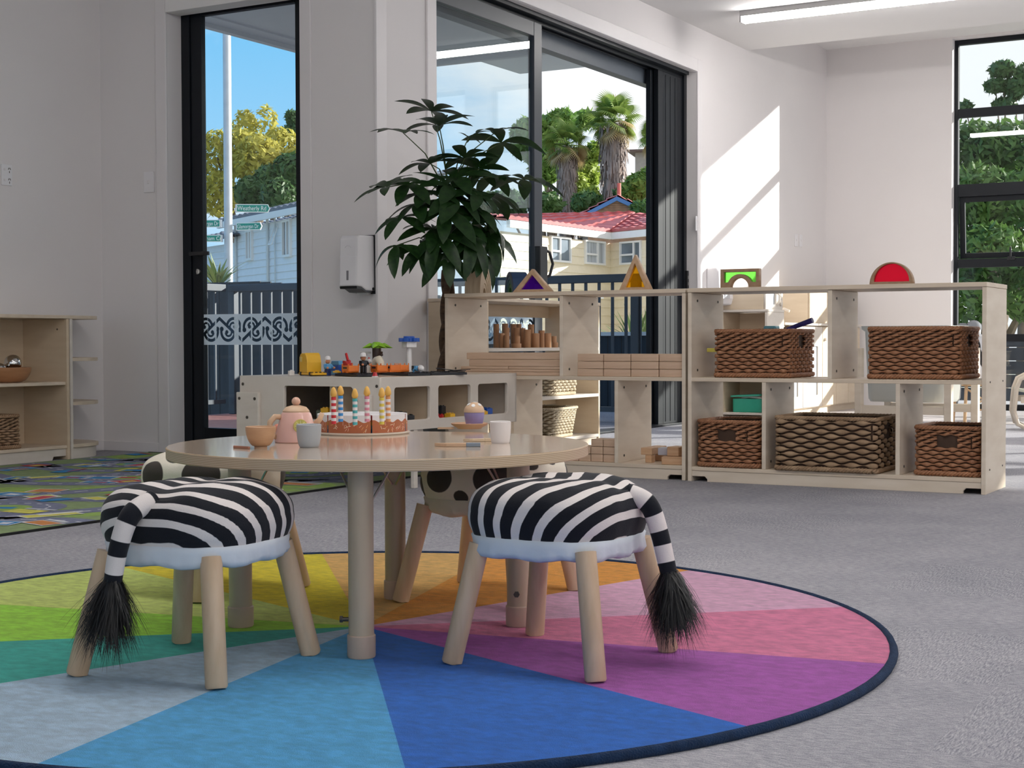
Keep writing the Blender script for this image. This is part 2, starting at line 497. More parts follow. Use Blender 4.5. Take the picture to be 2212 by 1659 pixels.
for a, b_ in NW: mb.box(a, b_, YN - .2, YN, 0, 0.5); mb.box(a, b_, YN - .2, YN, 2.8, HC)
struct('wall_near', mb, wall_m)
# baseboards and architraves
struct('baseboard_back', MB().box(XA, -6.17, YD - .013, YD, 0, 0.058), trim_m, bevel=.003)
struct('baseboard_left', MB().box(XW, XW + .013, 11.08, YF, 0, 0.09), trim_m, bevel=.003)
struct('baseboard_far', MB().box(XW, -3.46, YF - .013, YF, 0, 0.09), trim_m, bevel=.003)
struct('baseboard_corner', MB().box(XA, XA + .013, YN, YD, 0, 0.058), trim_m, bevel=.003)
struct('trim_1', MB().box(-6.17, -6.09, YD - .014, YD, 0, 2.74), trim_m, bevel=.004)
struct('trim_2', MB().box(-5.12, -5.045, YD - .012, YD, 0, 2.74), trim_m, bevel=.004)
mb = MB()
mb.box(XW, XW + .014, 7.105, 7.20, 0, 2.85); mb.box(XW, XW + .014, 10.98, 11.07, 0, 2.85); mb.box(XW, XW + .014, 7.20, 10.98, 2.752, 2.85)
struct('trim_3', mb, trim_m, bevel=.004)
struct('trim_4', MB().box(XW + .0, XW + .016, YD - .016, 6.70, 0, HC), trim_m, bevel=.003)

# ---------------------------------------------------------------- koru band
def koru_field(u, v, P=0.337, H=0.15):
    """signed distance to the printed scroll pattern: u along the band, v from its middle"""
    d = np.full(u.shape, 9.0)
    uu = np.mod(u, P)
    def seg(ax, ay, bx, by, w):
        px, py = uu - ax, v - ay; bx_, by_ = bx - ax, by - ay
        h = np.clip((px * bx_ + py * by_) / (bx_ ** 2 + by_ ** 2), 0, 1)
        return np.hypot(px - bx_ * h, py - by_ * h) - w
    def arcd(cx, cy, r, a0, a1, w):
        best = np.full(u.shape, 9.0)
        for off in (-P, 0, P):
            px, py = uu - cx - off, v - cy
            ang = np.mod(np.arctan2(py, px) - a0, 2 * PI)
            on_ = ang <= (a1 - a0)
            dd = np.where(on_, np.abs(np.hypot(px, py) - r), np.minimum(np.hypot(px - r * math.cos(a0), py - r * math.sin(a0)), np.hypot(px - r * math.cos(a1), py - r * math.sin(a1))))
            best = np.minimum(best, dd - w)
        return best
    def dot_(cx, cy, r):
        best = np.full(u.shape, 9.0)
        for off in (-P, 0, P): best = np.minimum(best, np.hypot(uu - cx - off, v - cy) - r)
        return best
    h = H * 0.36
    for a in (-P, 0, P):
        d = np.minimum(d, seg(a, h, a + P / 2, -h, .0090)); d = np.minimum(d, seg(a + P / 2, -h, a + P, h, .0090))
    rb, rs = 0.050, 0.023
    # scrolls above the falling stroke and below it, mirrored on the rising stroke
    for mir in (1, -1):
        for flip in (1, -1):
            ox = P * 0.25 if mir == 1 else P * 0.75
            cx, cy = ox + mir * flip * 0.021, flip * 0.013
            def A(t): # local angle -> global
                c_, s_ = math.cos(t) * mir * flip, math.sin(t) * flip
                return math.atan2(s_, c_)
            lo, hi = A(math.radians(165)), A(math.radians(-12))
            a0, a1 = (hi, lo) if mir == 1 else (lo, hi)
            while a1 < a0: a1 += 2 * PI
            d = np.minimum(d, arcd(cx, cy, rb, a0, a1, .0085))
            d = np.minimum(d, dot_(cx + mir * flip * (rb - 0.003), cy - flip * 0.016, .0140))
            lo, hi = A(math.radians(205)), A(math.radians(20))
            a0, a1 = (hi, lo) if mir == 1 else (lo, hi)
            while a1 < a0: a1 += 2 * PI
            d = np.minimum(d, arcd(cx - mir * flip * 0.004, cy + flip * 0.002, rs, a0, a1, .0062))
            d = np.minimum(d, dot_(cx + mir * flip * 0.009, cy + flip * 0.002, .0115))
    return d


def frosted():
    m, t, b = new_mat('frosted_film')
    out = t.nodes['Material Output']; t.nodes.remove(b)
    a = t.nodes.new('ShaderNodeAttribute'); a.attribute_name = 'print'
    mr = t.nodes.new('ShaderNodeMapRange'); mr.inputs['From Min'].default_value = -0.0006; mr.inputs['From Max'].default_value = 0.0006
    t.links.new(a.outputs['Fac'], mr.inputs['Value'])
    tr = t.nodes.new('ShaderNodeBsdfTransparent'); tr.inputs[0].default_value = (0.55, 0.62, 0.68, 1)
    tl = t.nodes.new('ShaderNodeBsdfTranslucent'); tl.inputs[0].default_value = (0.86, 0.93, 0.98, 1)
    df = t.nodes.new('ShaderNodeBsdfDiffuse'); df.inputs[0].default_value = (0.84, 0.91, 0.98, 1)
    f = t.nodes.new('ShaderNodeMixShader'); f.inputs[0].default_value = 0.45
    t.links.new(tl.outputs[0], f.inputs[1]); t.links.new(df.outputs[0], f.inputs[2])
    w = t.nodes.new('ShaderNodeMixShader'); w.inputs[0].default_value = 0.94
    tr2 = t.nodes.new('ShaderNodeBsdfTransparent'); t.links.new(tr2.outputs[0], w.inputs[1]); t.links.new(f.outputs[0], w.inputs[2])
    x = t.nodes.new('ShaderNodeMixShader'); t.links.new(mr.outputs[0], x.inputs[0]); t.links.new(tr.outputs[0], x.inputs[1]); t.links.new(w.outputs[0], x.inputs[2])
    t.links.new(x.outputs[0], out.inputs[0])
    return m


film_m = frosted()


def koru_band(parent, L, H, M, off=0.0):
    nu, nv = int(L / 0.0022), int(H / 0.0022)
    u, v = np.meshgrid(np.linspace(0, L, nu), np.linspace(-H / 2, H / 2, nv))
    co = np.stack([u.ravel(), np.zeros(u.size), v.ravel()], 1)
    idx = np.arange(nu * nv).reshape(nv, nu)
    f = np.stack([idx[:-1, :-1].ravel(), idx[:-1, 1:].ravel(), idx[1:, 1:].ravel(), idx[1:, :-1].ravel()], 1)
    me = bpy.data.meshes.new('koru_band'); me.from_pydata(co.tolist(), [], f.tolist())
    vattr(me, 'print', koru_field(u + off, v, H=H).ravel()); me.materials.append(film_m)
    o = bpy.data.objects.new('koru_band', me); COL.objects.link(o); o.parent = parent; o.matrix_local = M
    o['label'] = 'pale frosted film band printed with dark koru scrolls'
    return o


# ---------------------------------------------------------------- glazed door at the left (door_1)
d1 = tag(bpy.data.objects.new('door_1', None), kind='structure'); COL.objects.link(d1)
mb = MB(); mb.box(-6.10, -6.03, 6.74, 6.80, 0, 2.66); mb.box(-5.20, -5.12, 6.74, 6.80, 0, 2.66); mb.box(-6.03, -5.20, 6.74, 6.80, 2.60, 2.66); mb.box(-6.03, -5.20, 6.74, 6.80, 0, 0.03)
mb.build('frame', frame_m, d1, bevel=.003)
mb = MB(); mb.box(-6.028, -5.947, 6.75, 6.79, 0.03, 2.60); mb.box(-5.26, -5.20, 6.75, 6.79, 0.03, 2.60); mb.box(-5.947, -5.26, 6.75, 6.79, 2.545, 2.60); mb.box(-5.947, -5.26, 6.75, 6.79, 0.03, 0.145)
mb.build('sash', frame_m, d1, bevel=.004)
MB().box(-5.947, -5.26, 6.764, 6.776, .145, 2.545).build('pane', glass_m, d1)
mb = MB(); mb.tube([(-5.985, 6.75, 1.16), (-5.985, 6.69, 1.16)], .010); mb.box(-5.995, -5.85, 6.683, 6.70, 1.150, 1.172)
mb.build('handle', black_pl, d1, bevel=.003)
mb = MB(); mb.tube([(-5.975, 6.752, 1.06), (-5.975, 6.738, 1.06)], .014, 14); mb.box(-5.980, -5.970, 6.732, 6.742, 1.045, 1.075)
mb.build('lock', steel, d1)
koru_band(d1, 0.687, 0.178, Matrix.Translation((-5.947, 6.755, 0.72)), off=0.218)
struct('trim_5', MB().box(-6.085, -5.122, 6.60, 6.72, 2.552, 2.70), mat('pelmet', (0.84, 0.82, 0.81), rough=.6), bevel=.004)
cordm = mat('cord_white', (0.8, 0.8, 0.8), rough=.6)
tag(MB().tube([(-5.135, 6.66, 2.56), (-5.138, 6.66, 1.6), (-5.134, 6.66, 0.75), (-5.150, 6.66, .55), (-5.146, 6.66, 1.6), (-5.143, 6.66, 2.56)], .0022, 5).build('blind_cord', cordm), 'thin white looped blind cord hanging at the right edge of the tall glazed door', 'cord')

# ---------------------------------------------------------------- big sliding doors (door_2)
d2 = tag(bpy.data.objects.new('door_2', None), kind='structure'); COL.objects.link(d2)
mb = MB(); mb.box(-4.82, -4.66, 7.20, 7.262, 0, 2.75); mb.box(-4.82, -4.70, 10.93, 10.98, 0, 2.75)
mb.box(-4.82, -4.66, 7.262, 10.93, 2.722, 2.75); mb.box(-4.735, -4.715, 7.262, 10.93, 2.70, 2.722); mb.box(-4.79, -4.775, 7.262, 10.93, 2.70, 2.722); mb.box(-4.82, -4.66, 7.262, 10.93, 0, 0.015)
mb.build('frame', frame_m, d2, bevel=.002)
MB().box(-4.90, -4.82, 7.2, 10.98, 2.60, 2.78).build('head_cover', mat('head_cover', (.11, .13, .16), rough=.5, var=.03), d2)
mb = MB(); mb.box(-4.745, -4.70, 7.264, 7.345, .015, 2.70); mb.box(-4.745, -4.70, 8.505, 8.61, .015, 2.70); mb.box(-4.745, -4.70, 7.345, 8.505, 2.605, 2.70); mb.box(-4.745, -4.70, 7.345, 8.505, .015, .16)
mb.build('sliding_panel', frame2_m, d2, bevel=.004)
MB().box(-4.728, -4.718, 7.345, 8.505, .16, 2.605).build('pane', sglass_m, d2)
koru_band(d2, 1.16, 0.178, Matrix.Translation((-4.714, 7.345, 0.72)) @ Matrix.Rotation(PI / 2, 4, 'Z'))
mb = MB(); mb.box(-4.70, -4.655, 8.50, 8.60, 1.02, 1.26)
mb.build('lock', black_pl, d2, bevel=.006)
mb = MB(); mb.tube([(-4.69, 8.60, 1.05), (-4.66, 8.635, 1.075), (-4.645, 8.65, 1.15), (-4.66, 8.635, 1.225), (-4.69, 8.60, 1.25)], .010, 8)
mb.build('handle', black_pl, d2, smooth=50)
# stacked leaves parked at the far jamb
for i, (x0, y0) in enumerate(((-4.80, 10.43), (-4.755, 10.47))):
    mb = MB(); mb.box(x0, x0 + .04, y0, y0 + .09, .015, 2.70); mb.box(x0, x0 + .04, 10.84, 10.93, .015, 2.70); mb.box(x0, x0 + .04, y0 + .09, 10.84, .015, 2.70)
    for k in range(3): mb.box(x0 - .004, x0 + .044, y0 + .13 + k * .09, y0 + .145 + k * .09, .03, 2.68)
    mb.build('parked_leaf', frame_m, d2, bevel=.003)
mb = MB(); mb.box(-4.70, -4.678, 10.945, 10.972, .95, 1.20)
mb.build('strike_plate', black_pl, d2, bevel=.003)
mb = MB()
for k in range(4): mb.box(-4.678, -4.675, 10.952, 10.966, .985 + k * .05, 1.01 + k * .05)
mb.build('strike_slots', steel, d2)

# ---------------------------------------------------------------- tall far windows
ZT = [(0.0, 0.055), (0.635, 0.705), (1.325, 1.405), (1.985, 2.10), (2.72, 2.80), (3.395, 3.44)]
for i, (a, b_) in enumerate(WX):
    w = tag(bpy.data.objects.new('window_%d' % (i + 1), None), kind='structure'); COL.objects.link(w)
    y0, y1 = YF + .09, YF + .15
    xm = (a + b_) / 2 if i else -1.60
    mb = MB()
    for x0, x1 in ((a, a + .035), (xm - .03, xm + .03), (b_ - .035, b_)): mb.box(x0, x1, y0, y1, 0, 3.44)
    for z0, z1 in ZT: mb.box(a + .035, b_ - .035, y0, y1, z0, z1)
    mb.build('frame', frame_m, w, bevel=.003)
    for x0, x1 in ((a + .035, xm - .03), (xm + .03, b_ - .035)):
        for k in range(len(ZT) - 1):
            z0, z1 = ZT[k][1], ZT[k + 1][0]
            if k == 2:
                continue
            MB().box(x0, x1, y0 + .025, y0 + .033, z0, z1).build('pane', glass_m, w)
        # the tilting sash stands a little open at its foot
        z0, z1 = ZT[2][1], ZT[3][0]
        M = Matrix.Translation((0, y0 + .04, z1)) @ Matrix.Rotation(math.radians(5), 4, 'X')
        sx0, sx1, hh = x0 + .004, x1 - .004, z1 - z0 - .006
        mb = MB(); mb.box(sx0, sx0 + .05, 0, .035, -hh, 0, M=M); mb.box(sx1 - .05, sx1, 0, .035, -hh, 0, M=M)
        mb.box(sx0 + .05, sx1 - .05, 0, .035, -.05, 0, M=M); mb.box(sx0 + .05, sx1 - .05, 0, .035, -hh, -hh + .05, M=M)
        sash = mb.build('tilting_sash', frame_m, w, bevel=.003)
        MB().box(sx0 + .05, sx1 - .05, .012, .02, -hh + .05, -.05, M=M).build('pane', glass_m, sash)
        mb = MB(); xs = x0 + (x1 - x0) * .27
        mb.box(xs, xs + .016, y0 - .02, y0 - .004, z0 - .01, z0 + .10); mb.box(xs - .02, xs + .05, y0 - .012, y0, z0 - .02, z0 + .012)
        mb.build('handle', black_pl, sash, bevel=.002)
for i, (a, b_) in enumerate(NW):
    w = tag(bpy.data.objects.new('window_%d' % (i + 5), None), kind='structure'); COL.objects.link(w)
    mb = MB(); xm = (a + b_) / 2
    for x0, x1 in ((a, a + .05), (xm - .03, xm + .03), (b_ - .05, b_)): mb.box(x0, x1, YN - .13, YN - .07, .5, 2.8)
    for z0, z1 in ((.5, .56), (2.74, 2.8)): mb.box(a + .05, b_ - .05, YN - .13, YN - .07, z0, z1)
    mb.build('frame', frame_m, w)
    for x0, x1 in ((a + .05, xm - .03), (xm + .03, b_ - .05)): MB().box(x0, x1, YN - .105, YN - .095, .56, 2.74).build('pane', glass_m, w)

for i, (a, b_) in enumerate(RW):
    w = tag(bpy.data.objects.new('window_%d' % (i + 9), None), kind='structure'); COL.objects.link(w)
    mb = MB(); ym = (a + b_) / 2
    for y0, y1 in ((a, a + .05), (ym - .03, ym + .03), (b_ - .05, b_)): mb.box(XR + .07, XR + .13, y0, y1, .06, 2.95)
    for z0, z1 in ((.06, .12), (2.89, 2.95)): mb.box(XR + .07, XR + .13, a + .05, b_ - .05, z0, z1)
    mb.build('frame', frame_m, w)
    for y0, y1 in ((a + .05, ym - .03), (ym + .03, b_ - .05)): MB().box(XR + .095, XR + .105, y0, y1, .12, 2.89).build('pane', glass_m, w)

# ---------------------------------------------------------------- ceiling battens (one in view, the rest unseen and added for fill)
diff_m = emit_mat('lit_diffuser', (1.0, 0.965, 0.93), LAMP)
body_m = mat('lamp_body', (0.55, 0.53, 0.52), rough=.4, var=.02)


def batten(x0, x1, y, label, z=HC):
    t_ = thing('ceiling_light', label, 'ceiling light', ((x0 + x1) / 2, y, z), 0)
    L = (x1 - x0) / 2
    MB().box(-L, L, -.05, .05, -.042, 0).build('housing', body_m, t_, bevel=.002)
    p = [(-.047, -.042), (-.047, -.062), (-.034, -.082), (.034, -.082), (.047, -.062), (.047, -.042)]
    MB().prism(p, -L + .012, L - .012, 'x').build('diffuser', diff_m, t_)
    MB().box(-L, -L + .012, -.05, .05, -.084, -.042).build('end_cap', body_m, t_); MB().box(L - .012, L, -.05, .05, -.084, -.042).build('end_cap', body_m, t_)
    return t_


batten(-4.12, -0.9, 10.66, 'lit white linear ceiling light nearest the far windows, at the top right of the photo')
batten(0.2, 3.4, 10.66, 'added white linear fill light right of the one seen at the top of the photo')
batten(-3.8, -0.6, 3.0, 'added white linear fill light above the round table, out of frame')
batten(0.2, 3.4, 3.0, 'added white linear fill light to the right of the round table, out of frame')
batten(0.4, 3.6, 7.1, 'added white linear fill light over the middle of the room, out of frame')
batten(0.2, 3.4, -1.4, 'added white linear fill light behind the camera on the right, out of frame')
# ================================================================== outside
ground_m = mat('verge', (.34, .34, .27), rough=.95, var=.3, vscale=.5)
struct('ground', MB().box(-120, 40, 14.6, 140, -1.6, -1.5), ground_m)
struct('ground', MB().box(-120, -9.6, -30, 14.6, -1.6, -1.5), ground_m)
deck_m = mat('deck_timber', (.40, .175, .145), rough=.6, col2=(.30, .12, .10), vscale=3, stretch=(1, 14, 1))
deck = tag(bpy.data.objects.new('deck', None), kind='structure'); COL.objects.link(deck)
proto = None
for k in range(29):
    y = 6.86 + k * .142
    if proto is None: proto = MB().box(-9.35, -4.84, 0, .135, -.05, -.02).build('board', deck_m, deck, (0, y, 0), bevel=.004, segs=1)
    else: dup_part(proto, deck, (0, y, 0))
MB().box(-9.35, -4.84, 6.86, 10.98, -.3, -.06).build('joists', frame2_m, deck)
soff = mat('soffit', (.60, .62, .65), rough=.6, var=.02)
mb = MB(); mb.box(-7.16, -4.82, 6.82, 10.25, 2.90, 2.94); mb.box(-7.22, -7.16, 6.82, 10.31, 2.87, 3.20); mb.box(-7.22, -4.82, 10.25, 10.31, 2.87, 3.20); mb.box(-7.16, -4.82, 6.82, 10.25, 3.10, 3.20); mb.box(-7.0, -6.98, 6.82, 10.25, 2.888, 2.90)
struct('soffit', mb, soff)

# dark balustrade round the deck
rail_m = mat('balustrade_paint', (.055, .070, .092), rough=.45, var=.05)


def balustrade(p0, p1, label, posts):
    d = Vector(p1) - Vector(p0); L = d.length; rz = math.atan2(d.y, d.x)
    t_ = thing('balustrade', label, 'railing', (p0[0], p0[1], -.02), rz)
    MB().box(0, L, -.035, .035, 1.14, 1.205).build('top_rail', rail_m, t_, bevel=.005); MB().box(0, L, -.02, .02, .10, .14).build('bottom_rail', rail_m, t_)
    n = int(L / .118); pr_ = None
    for k in range(1, n):
        if pr_ is None: pr_ = MB().box(-.010, .010, -.010, .010, .14, 1.14).build('baluster', rail_m, t_, (k * L / n, 0, 0))
        else: dup_part(pr_, t_, (k * L / n, 0, 0))
    for q in posts: MB().box(q * L - .035, q * L + .035, -.035, .035, 0, 1.14).build('post', rail_m, t_, bevel=.004)


balustrade((-9.27, 10.90), (-4.95, 10.90), 'dark grey balustrade along the far edge of the deck, seen through both doors', (0.008, .5, .965))
balustrade((-9.27, 7.0), (-9.27, 10.80), 'dark grey balustrade along the left side of the deck, meeting the corner post', (0.02, .5))
pal_m = mat('paling', (.032, .038, .048), rough=.75, var=.25, vscale=4, stretch=(3, 3, .5))
pf = thing('paling_fence', 'dark stained paling fence sloping down beyond the deck balustrade', 'fence', (-13.0, 12.6, -1.5))
for k in range(56):
    x = k * .142; X = -13.0 + x
    top = 1.30 - max(0, (X + 10.4)) * .085 if X < -7.6 else 0.70
    mb = MB().box(0, .136, 0, .02, 0, top + 1.5).build('paling', pal_m, pf, (x, 0, 0))
MB().box(0, 7.9, .02, .06, 1.2, 1.27).build('fence_rail', pal_m, pf)
cap = MB().box(5.3, 7.95, -.03, .06, 2.20, 2.235).build('sunlit_fence_top', mat('fence_top_sunlit', (.8, .78, .76), rough=.6), pf)  # sunlight on the dark fence top, put in as a pale strip
ff = thing('slat_fence', 'dark slate board fence low behind the far right window', 'fence', (-4.6, 16.3, 0))
for k in range(5):
    MB().box(0, 13.0, 0, .02, .01 + k * .142, .145 + k * .142).build('board', pal_m, ff, bevel=.003, segs=1)
for k in range(6): MB().box(k * 2.5, k * 2.5 + .07, .02, .09, 0, .74).build('post', pal_m, ff)
struct('terrace', MB().box(-4.8, 9, 14.4, 17.4, -.3, -.03), mat('terrace_paving', (.42, .40, .40), rough=.8, var=.15, vscale=3))

# street pole with name blades
pole_m = mat('galvanised', (.52, .56, .62), rough=.45, metal=.3, var=.05)
sign_g = mat('sign_green', (.015, .27, .215), rough=.4, var=.03); sign_w = mat('sign_white', (.85, .86, .86), rough=.4, var=.02)
q = at(494, 600, D=25); pole = thing('street_sign_post', 'tall grey street pole carrying green street name blades beyond the balustrade', 'sign post', (q.x, q.y, -1.5))
MB().lathe([(.072, 0), (.066, 9.5)], 16).build('pole', pole_m, pole, smooth=40)
fx = Vector((math.cos(YAW - .06), math.sin(YAW - .06), 0))       # a direction square to the street


def blade(txt, px, py, w, h, side, tilt, point):
    c = at(px, py, D=24.9)
    ang = YAW + tilt
    M = Matrix.Translation(c - Vector((q.x, q.y, -1.5))) @ Matrix.Rotation(ang, 4, 'Z')
    pts = [(-w / 2, -h / 2), (w / 2, -h / 2), (w / 2 + (point if side > 0 else 0), 0), (w / 2, h / 2), (-w / 2, h / 2)]
    if side < 0: pts = [(-a, b_) for a, b_ in pts][::-1]
    b1 = MB().prism([(a * 1.0, b_ * 1.0) for a, b_ in pts], -.012, .012, 'y', M=M).build('sign_blade', sign_w, pole)
    inner = [(a * .955, b_ * .80) for a, b_ in pts]
    MB().prism(inner, -.0165, -.0125, 'y', M=M).build('blade_face', sign_g, b1)
    o = text_mesh(txt, h * .62, sign_w, b1, (0, 0, 0), (0, 0, 0), extrude=.001)
    wx = max(v.co.x for v in o.data.vertices) - min(v.co.x for v in o.data.vertices)
    o.matrix_local = M @ Matrix.Translation((-.005 if len(txt) > 8 else w * .24, -.0185, -.004)) @ Matrix.Rotation(PI / 2, 4, 'X') @ Matrix.Diagonal((min(1.15, w * .90 / wx), 1.25, 1, 1))
    MB().box(-.02, .02, 0, .05, -h / 2, h / 2, M=M @ Matrix.Translation((-side * w / 2, 0, 0))).build('bracket', pole_m, b1)


blade('Weatherly Rd', 545, 450, .52, .135, 1, .12, .03)
blade('Glamorgan Dr', 537, 489, .43, .125, 1, -.28, .03)
blade('Glamorgan Dr', 449, 483, .43, .125, -1, -.16, .03)
blade('ham Cr', 448, 515, .46, .115, -1, .0, .0)


# ---------------------------------------------------------------- houses
def house_wall(parent, a, b_, z0, z1, m, bh=.15):
    """weatherboarded wall between two ground points, built board by board"""
    d = Vector((b_[0] - a[0], b_[1] - a[1], 0)); L = d.length; rz = math.atan2(d.y, d.x)
    n = int((z1 - z0) / bh); p = None
    poly = [(0.0, 0), (-.03, 0), (-.012, bh), (0, bh)]
    for k in range(n):
        if p is None: p = MB().prism(poly, 0, L, 'x').build('weatherboard', m, parent, (a[0], a[1], z0 + k * bh), rz)
        else: dup_part(p, parent, (a[0], a[1], z0 + k * bh), rz)
    return d.normalized(), Vector((d.y, -d.x, 0)).normalized()


def house_window(parent, c, u, n, w, h, fm, gm, split=.55, awning=False):
    rz = math.atan2(u.y, u.x)
    M = Matrix.Translation(c + n * .03) @ Matrix.Rotation(rz, 4, 'Z')
    mb = MB(); f = .05
    mb.box(-w / 2, w / 2, -.05, .03, -h / 2, -h / 2 + f, M=M); mb.box(-w / 2, w / 2, -.05, .03, h / 2 - f, h / 2, M=M)
    mb.box(-w / 2, -w / 2 + f, -.05, .03, -h / 2 + f, h / 2 - f, M=M); mb.box(w / 2 - f, w / 2, -.05, .03, -h / 2 + f, h / 2 - f, M=M)
    xs = -w / 2 + w * split; mb.box(xs - f / 2, xs + f / 2, -.05, .03, -h / 2 + f, h / 2 - f, M=M)
    if awning: mb.box(-w / 2 + f, xs - f / 2, -.05, .03, -h * .12, -h * .12 + f, M=M)
    o = mb.build('window', fm, parent)
    MB().box(-w / 2 + f, xs - f / 2, .0, .01, -h / 2 + f, h / 2 - f, M=M).build('pane', gm, o); MB().box(xs + f / 2, w / 2 - f, .0, .01, -h / 2 + f, h / 2 - f, M=M).build('pane', gm, o)
    return o


hw = mat('white_weatherboard', (.74, .77, .80), rough=.6, var=.03); hy = mat('cream_weatherboard', (.78, .70, .54), rough=.6, var=.03)
hwin = mat('house_frame', (.75, .76, .76), rough=.5, var=.02); hgl = mat('house_pane', (.16, .20, .24), rough=.15, spec=.6, var=.3, vscale=1.2)
curt = mat('house_pane_curtain', (.42, .46, .50), rough=.4, var=.35, vscale=2.5, stretch=(6, 6, .3))


def roof_slab(parent, pts, m, th=.10, name='roof'):
    """a sloping roof plane through four points, with stepped tile courses"""
    a, b_, c, d = [Vector(p) for p in pts]      # eave left, eave right, ridge right, ridge left
    nrm = (b_ - a).cross(d - a).normalized()
    if nrm.z < 0: nrm = -nrm
    mb = MB(); n = max(4, int(((d - a).length + (c - b_).length) / 2 / .34))
    for k in range(n):
        t0, t1 = k / n, (k + 1) / n + .03 / n
        A, B = a.lerp(d, t0), b_.lerp(c, t0); C, D_ = b_.lerp(c, min(1, t1)), a.lerp(d, min(1, t1))
        m_ = max(2, int((B - A).length / .30)); top0, top1 = .07, .02
        vs_, fs = [], []
        for i in range(m_ * 2 + 1):
            u = i / (m_ * 2); wv = .035 * (i % 2)
            vs_ += [A.lerp(B, u) + nrm * (top0 + wv), D_.lerp(C, u) + nrm * (top1 + wv), A.lerp(B, u)]
        for i in range(m_ * 2): fs += [(3 * i, 3 * i + 3, 3 * i + 4, 3 * i + 1), (3 * i + 2, 3 * i + 5, 3 * i + 3, 3 * i)]
        mb.add(vs_, fs)
    mb.add([a, b_, c, d], [(3, 2, 1, 0)])
    o = mb.build(name, m, parent)
    return tag(o, kind='stuff')


def on_wall(px, py, P, n):
    d = Vector(ray(px, py)); t_ = (P.x * n.x + P.y * n.y) / (d.x * n.x + d.y * n.y)
    return Vector((0, 0, EYE)) + d * t_


# white house (through the left door)
grey_roof = mat('grey_tiles', (.17, .19, .235), rough=.7, var=.15, vscale=5)
wh = thing('weatherboard_house', 'white weatherboard house with a grey tiled roof behind the street signs', 'house', (0, 0, 0))
A_ = at(513, 700, D=33.1); B_ = at(720, 700, D=28.7); L_ = at(420, 700, D=35.3)
zE = 3.28
u, n_ = house_wall(wh, (A_.x, A_.y), (B_.x, B_.y), -1.5, zE, hw)
u2, n2 = house_wall(wh, (L_.x, L_.y), (A_.x, A_.y), -1.5, zE - .35, hw)
bx = MB(); up = Vector((-n_.x, -n_.y, 0))
def hp(p, off, z): return (p.x + off.x, p.y + off.y, z)
fo = n_ * .25
roof_slab(wh, [hp(A_, fo - u * .5, zE + .02), hp(B_, fo, zE + .02), hp(B_, up * 3.6, zE + .98), hp(A_, up * 3.6 - u * .5, zE + .98)], grey_roof)
roof_slab(wh, [hp(L_, fo - u2 * .5, zE - .35), hp(A_, fo + u2 * .3, zE - .35), hp(A_, up * 4.6, zE + .92), hp(L_, up * 4.6, zE + .92)], grey_roof)
mb = MB(); rzu = math.atan2(u.y, u.x); Mg = Matrix.Translation((A_.x + fo.x - u.x * .5, A_.y + fo.y - u.y * .5, zE - .10)) @ Matrix.Rotation(rzu, 4, 'Z')
mb.box(0, (B_ - A_).length + .5, -.03, .03, 0, .13, M=Mg); mb.build('gutter', hwin, wh)
house_window(wh, on_wall(543, 530, A_, n_), u, n_, .36, .66, hwin, curt); house_window(wh, on_wall(624, 515, A_, n_), u, n_, .44, .76, hwin, hgl)
s_ = on_wall(600, 508, A_, n_); mb = MB(); Ma = Matrix.Translation(s_ + n_ * .10) @ Matrix.Rotation(rzu, 4, 'Z') @ Matrix.Rotation(-.35, 4, 'X')
mb.box(-.10, .10, -.01, .01, -.22, -.19, M=Ma); mb.box(-.10, .10, -.01, .01, .19, .22, M=Ma); mb.box(-.10, -.08, -.01, .01, -.19, .19, M=Ma); mb.box(.08, .10, -.01, .01, -.19, .19, M=Ma)
mb.build('open_sash', hwin, wh)
for px in (515, 584, 600):
    p_ = on_wall(px, 600, A_, n_) + n_ * .06
    MB().tube([(p_.x, p_.y, -1.4), (p_.x, p_.y, zE - .05)], .03 if px != 600 else .016, 8).build('downpipe', mat('downpipe', (.55, .60, .62), rough=.5, var=.05), wh)

# cream house with a pink-red roof (through the sliding doors)
pink_roof = mat('pink_tiles', (.50, .145, .150), rough=.6, var=.12, vscale=4)
ch = thing('tiled_house', 'two storey cream weatherboard house with a pinkish red tiled roof beyond the balustrade', 'house', (0, 0, 0))
A_ = at(1080, 700, D=36.5); B_ = at(1318, 700, D=41.1); C_ = at(1460, 700, D=39.0)
zE = 3.52
u, n_ = house_wall(ch, (A_.x, A_.y), (B_.x, B_.y), -1.5, zE, hy, .22)
u2, n2 = house_wall(ch, (B_.x, B_.y), (C_.x, C_.y), -1.5, zE, hy, .22)
fo, fo2 = n_ * .25, n2 * .25; up, up2 = n_ * -1, n2 * -1
I_ = B_ + fo + fo2
for P0, P1, nm in ((A_ + fo, I_, 'gutter'), (I_, C_ + fo2, 'gutter')):
    d_ = P1 - P0; Mg = Matrix.Translation((P0.x, P0.y, zE - .02)) @ Matrix.Rotation(math.atan2(d_.y, d_.x), 4, 'Z')
    MB().box(0, d_.length, -.05, .05, -.08, .10, M=Mg).build(nm, hwin, ch)
R0 = A_ + up * 4.2; R1 = B_ + up * 4.2 - u * 1.2
roof_slab(ch, [hp(A_, fo, zE + .1), (I_.x, I_.y, zE + .1), (R1.x, R1.y, zE + .70), (R0.x, R0.y, zE + .70)], pink_roof)
ap = at(1372, 470, D=42.4)
roof_slab(ch, [(I_.x, I_.y, zE + .1), hp(C_, fo2, zE + .1), hp(C_, up2 * 3.0 - u2 * .8, zE + .66), (ap.x, ap.y, zE + .72)], pink_roof)
roof_slab(ch, [(I_.x, I_.y, zE + .12), (ap.x, ap.y, zE + .71), (ap.x - u2.x * .05, ap.y - u2.y * .05, zE + .74), (R1.x, R1.y, zE + .68)], pink_roof)
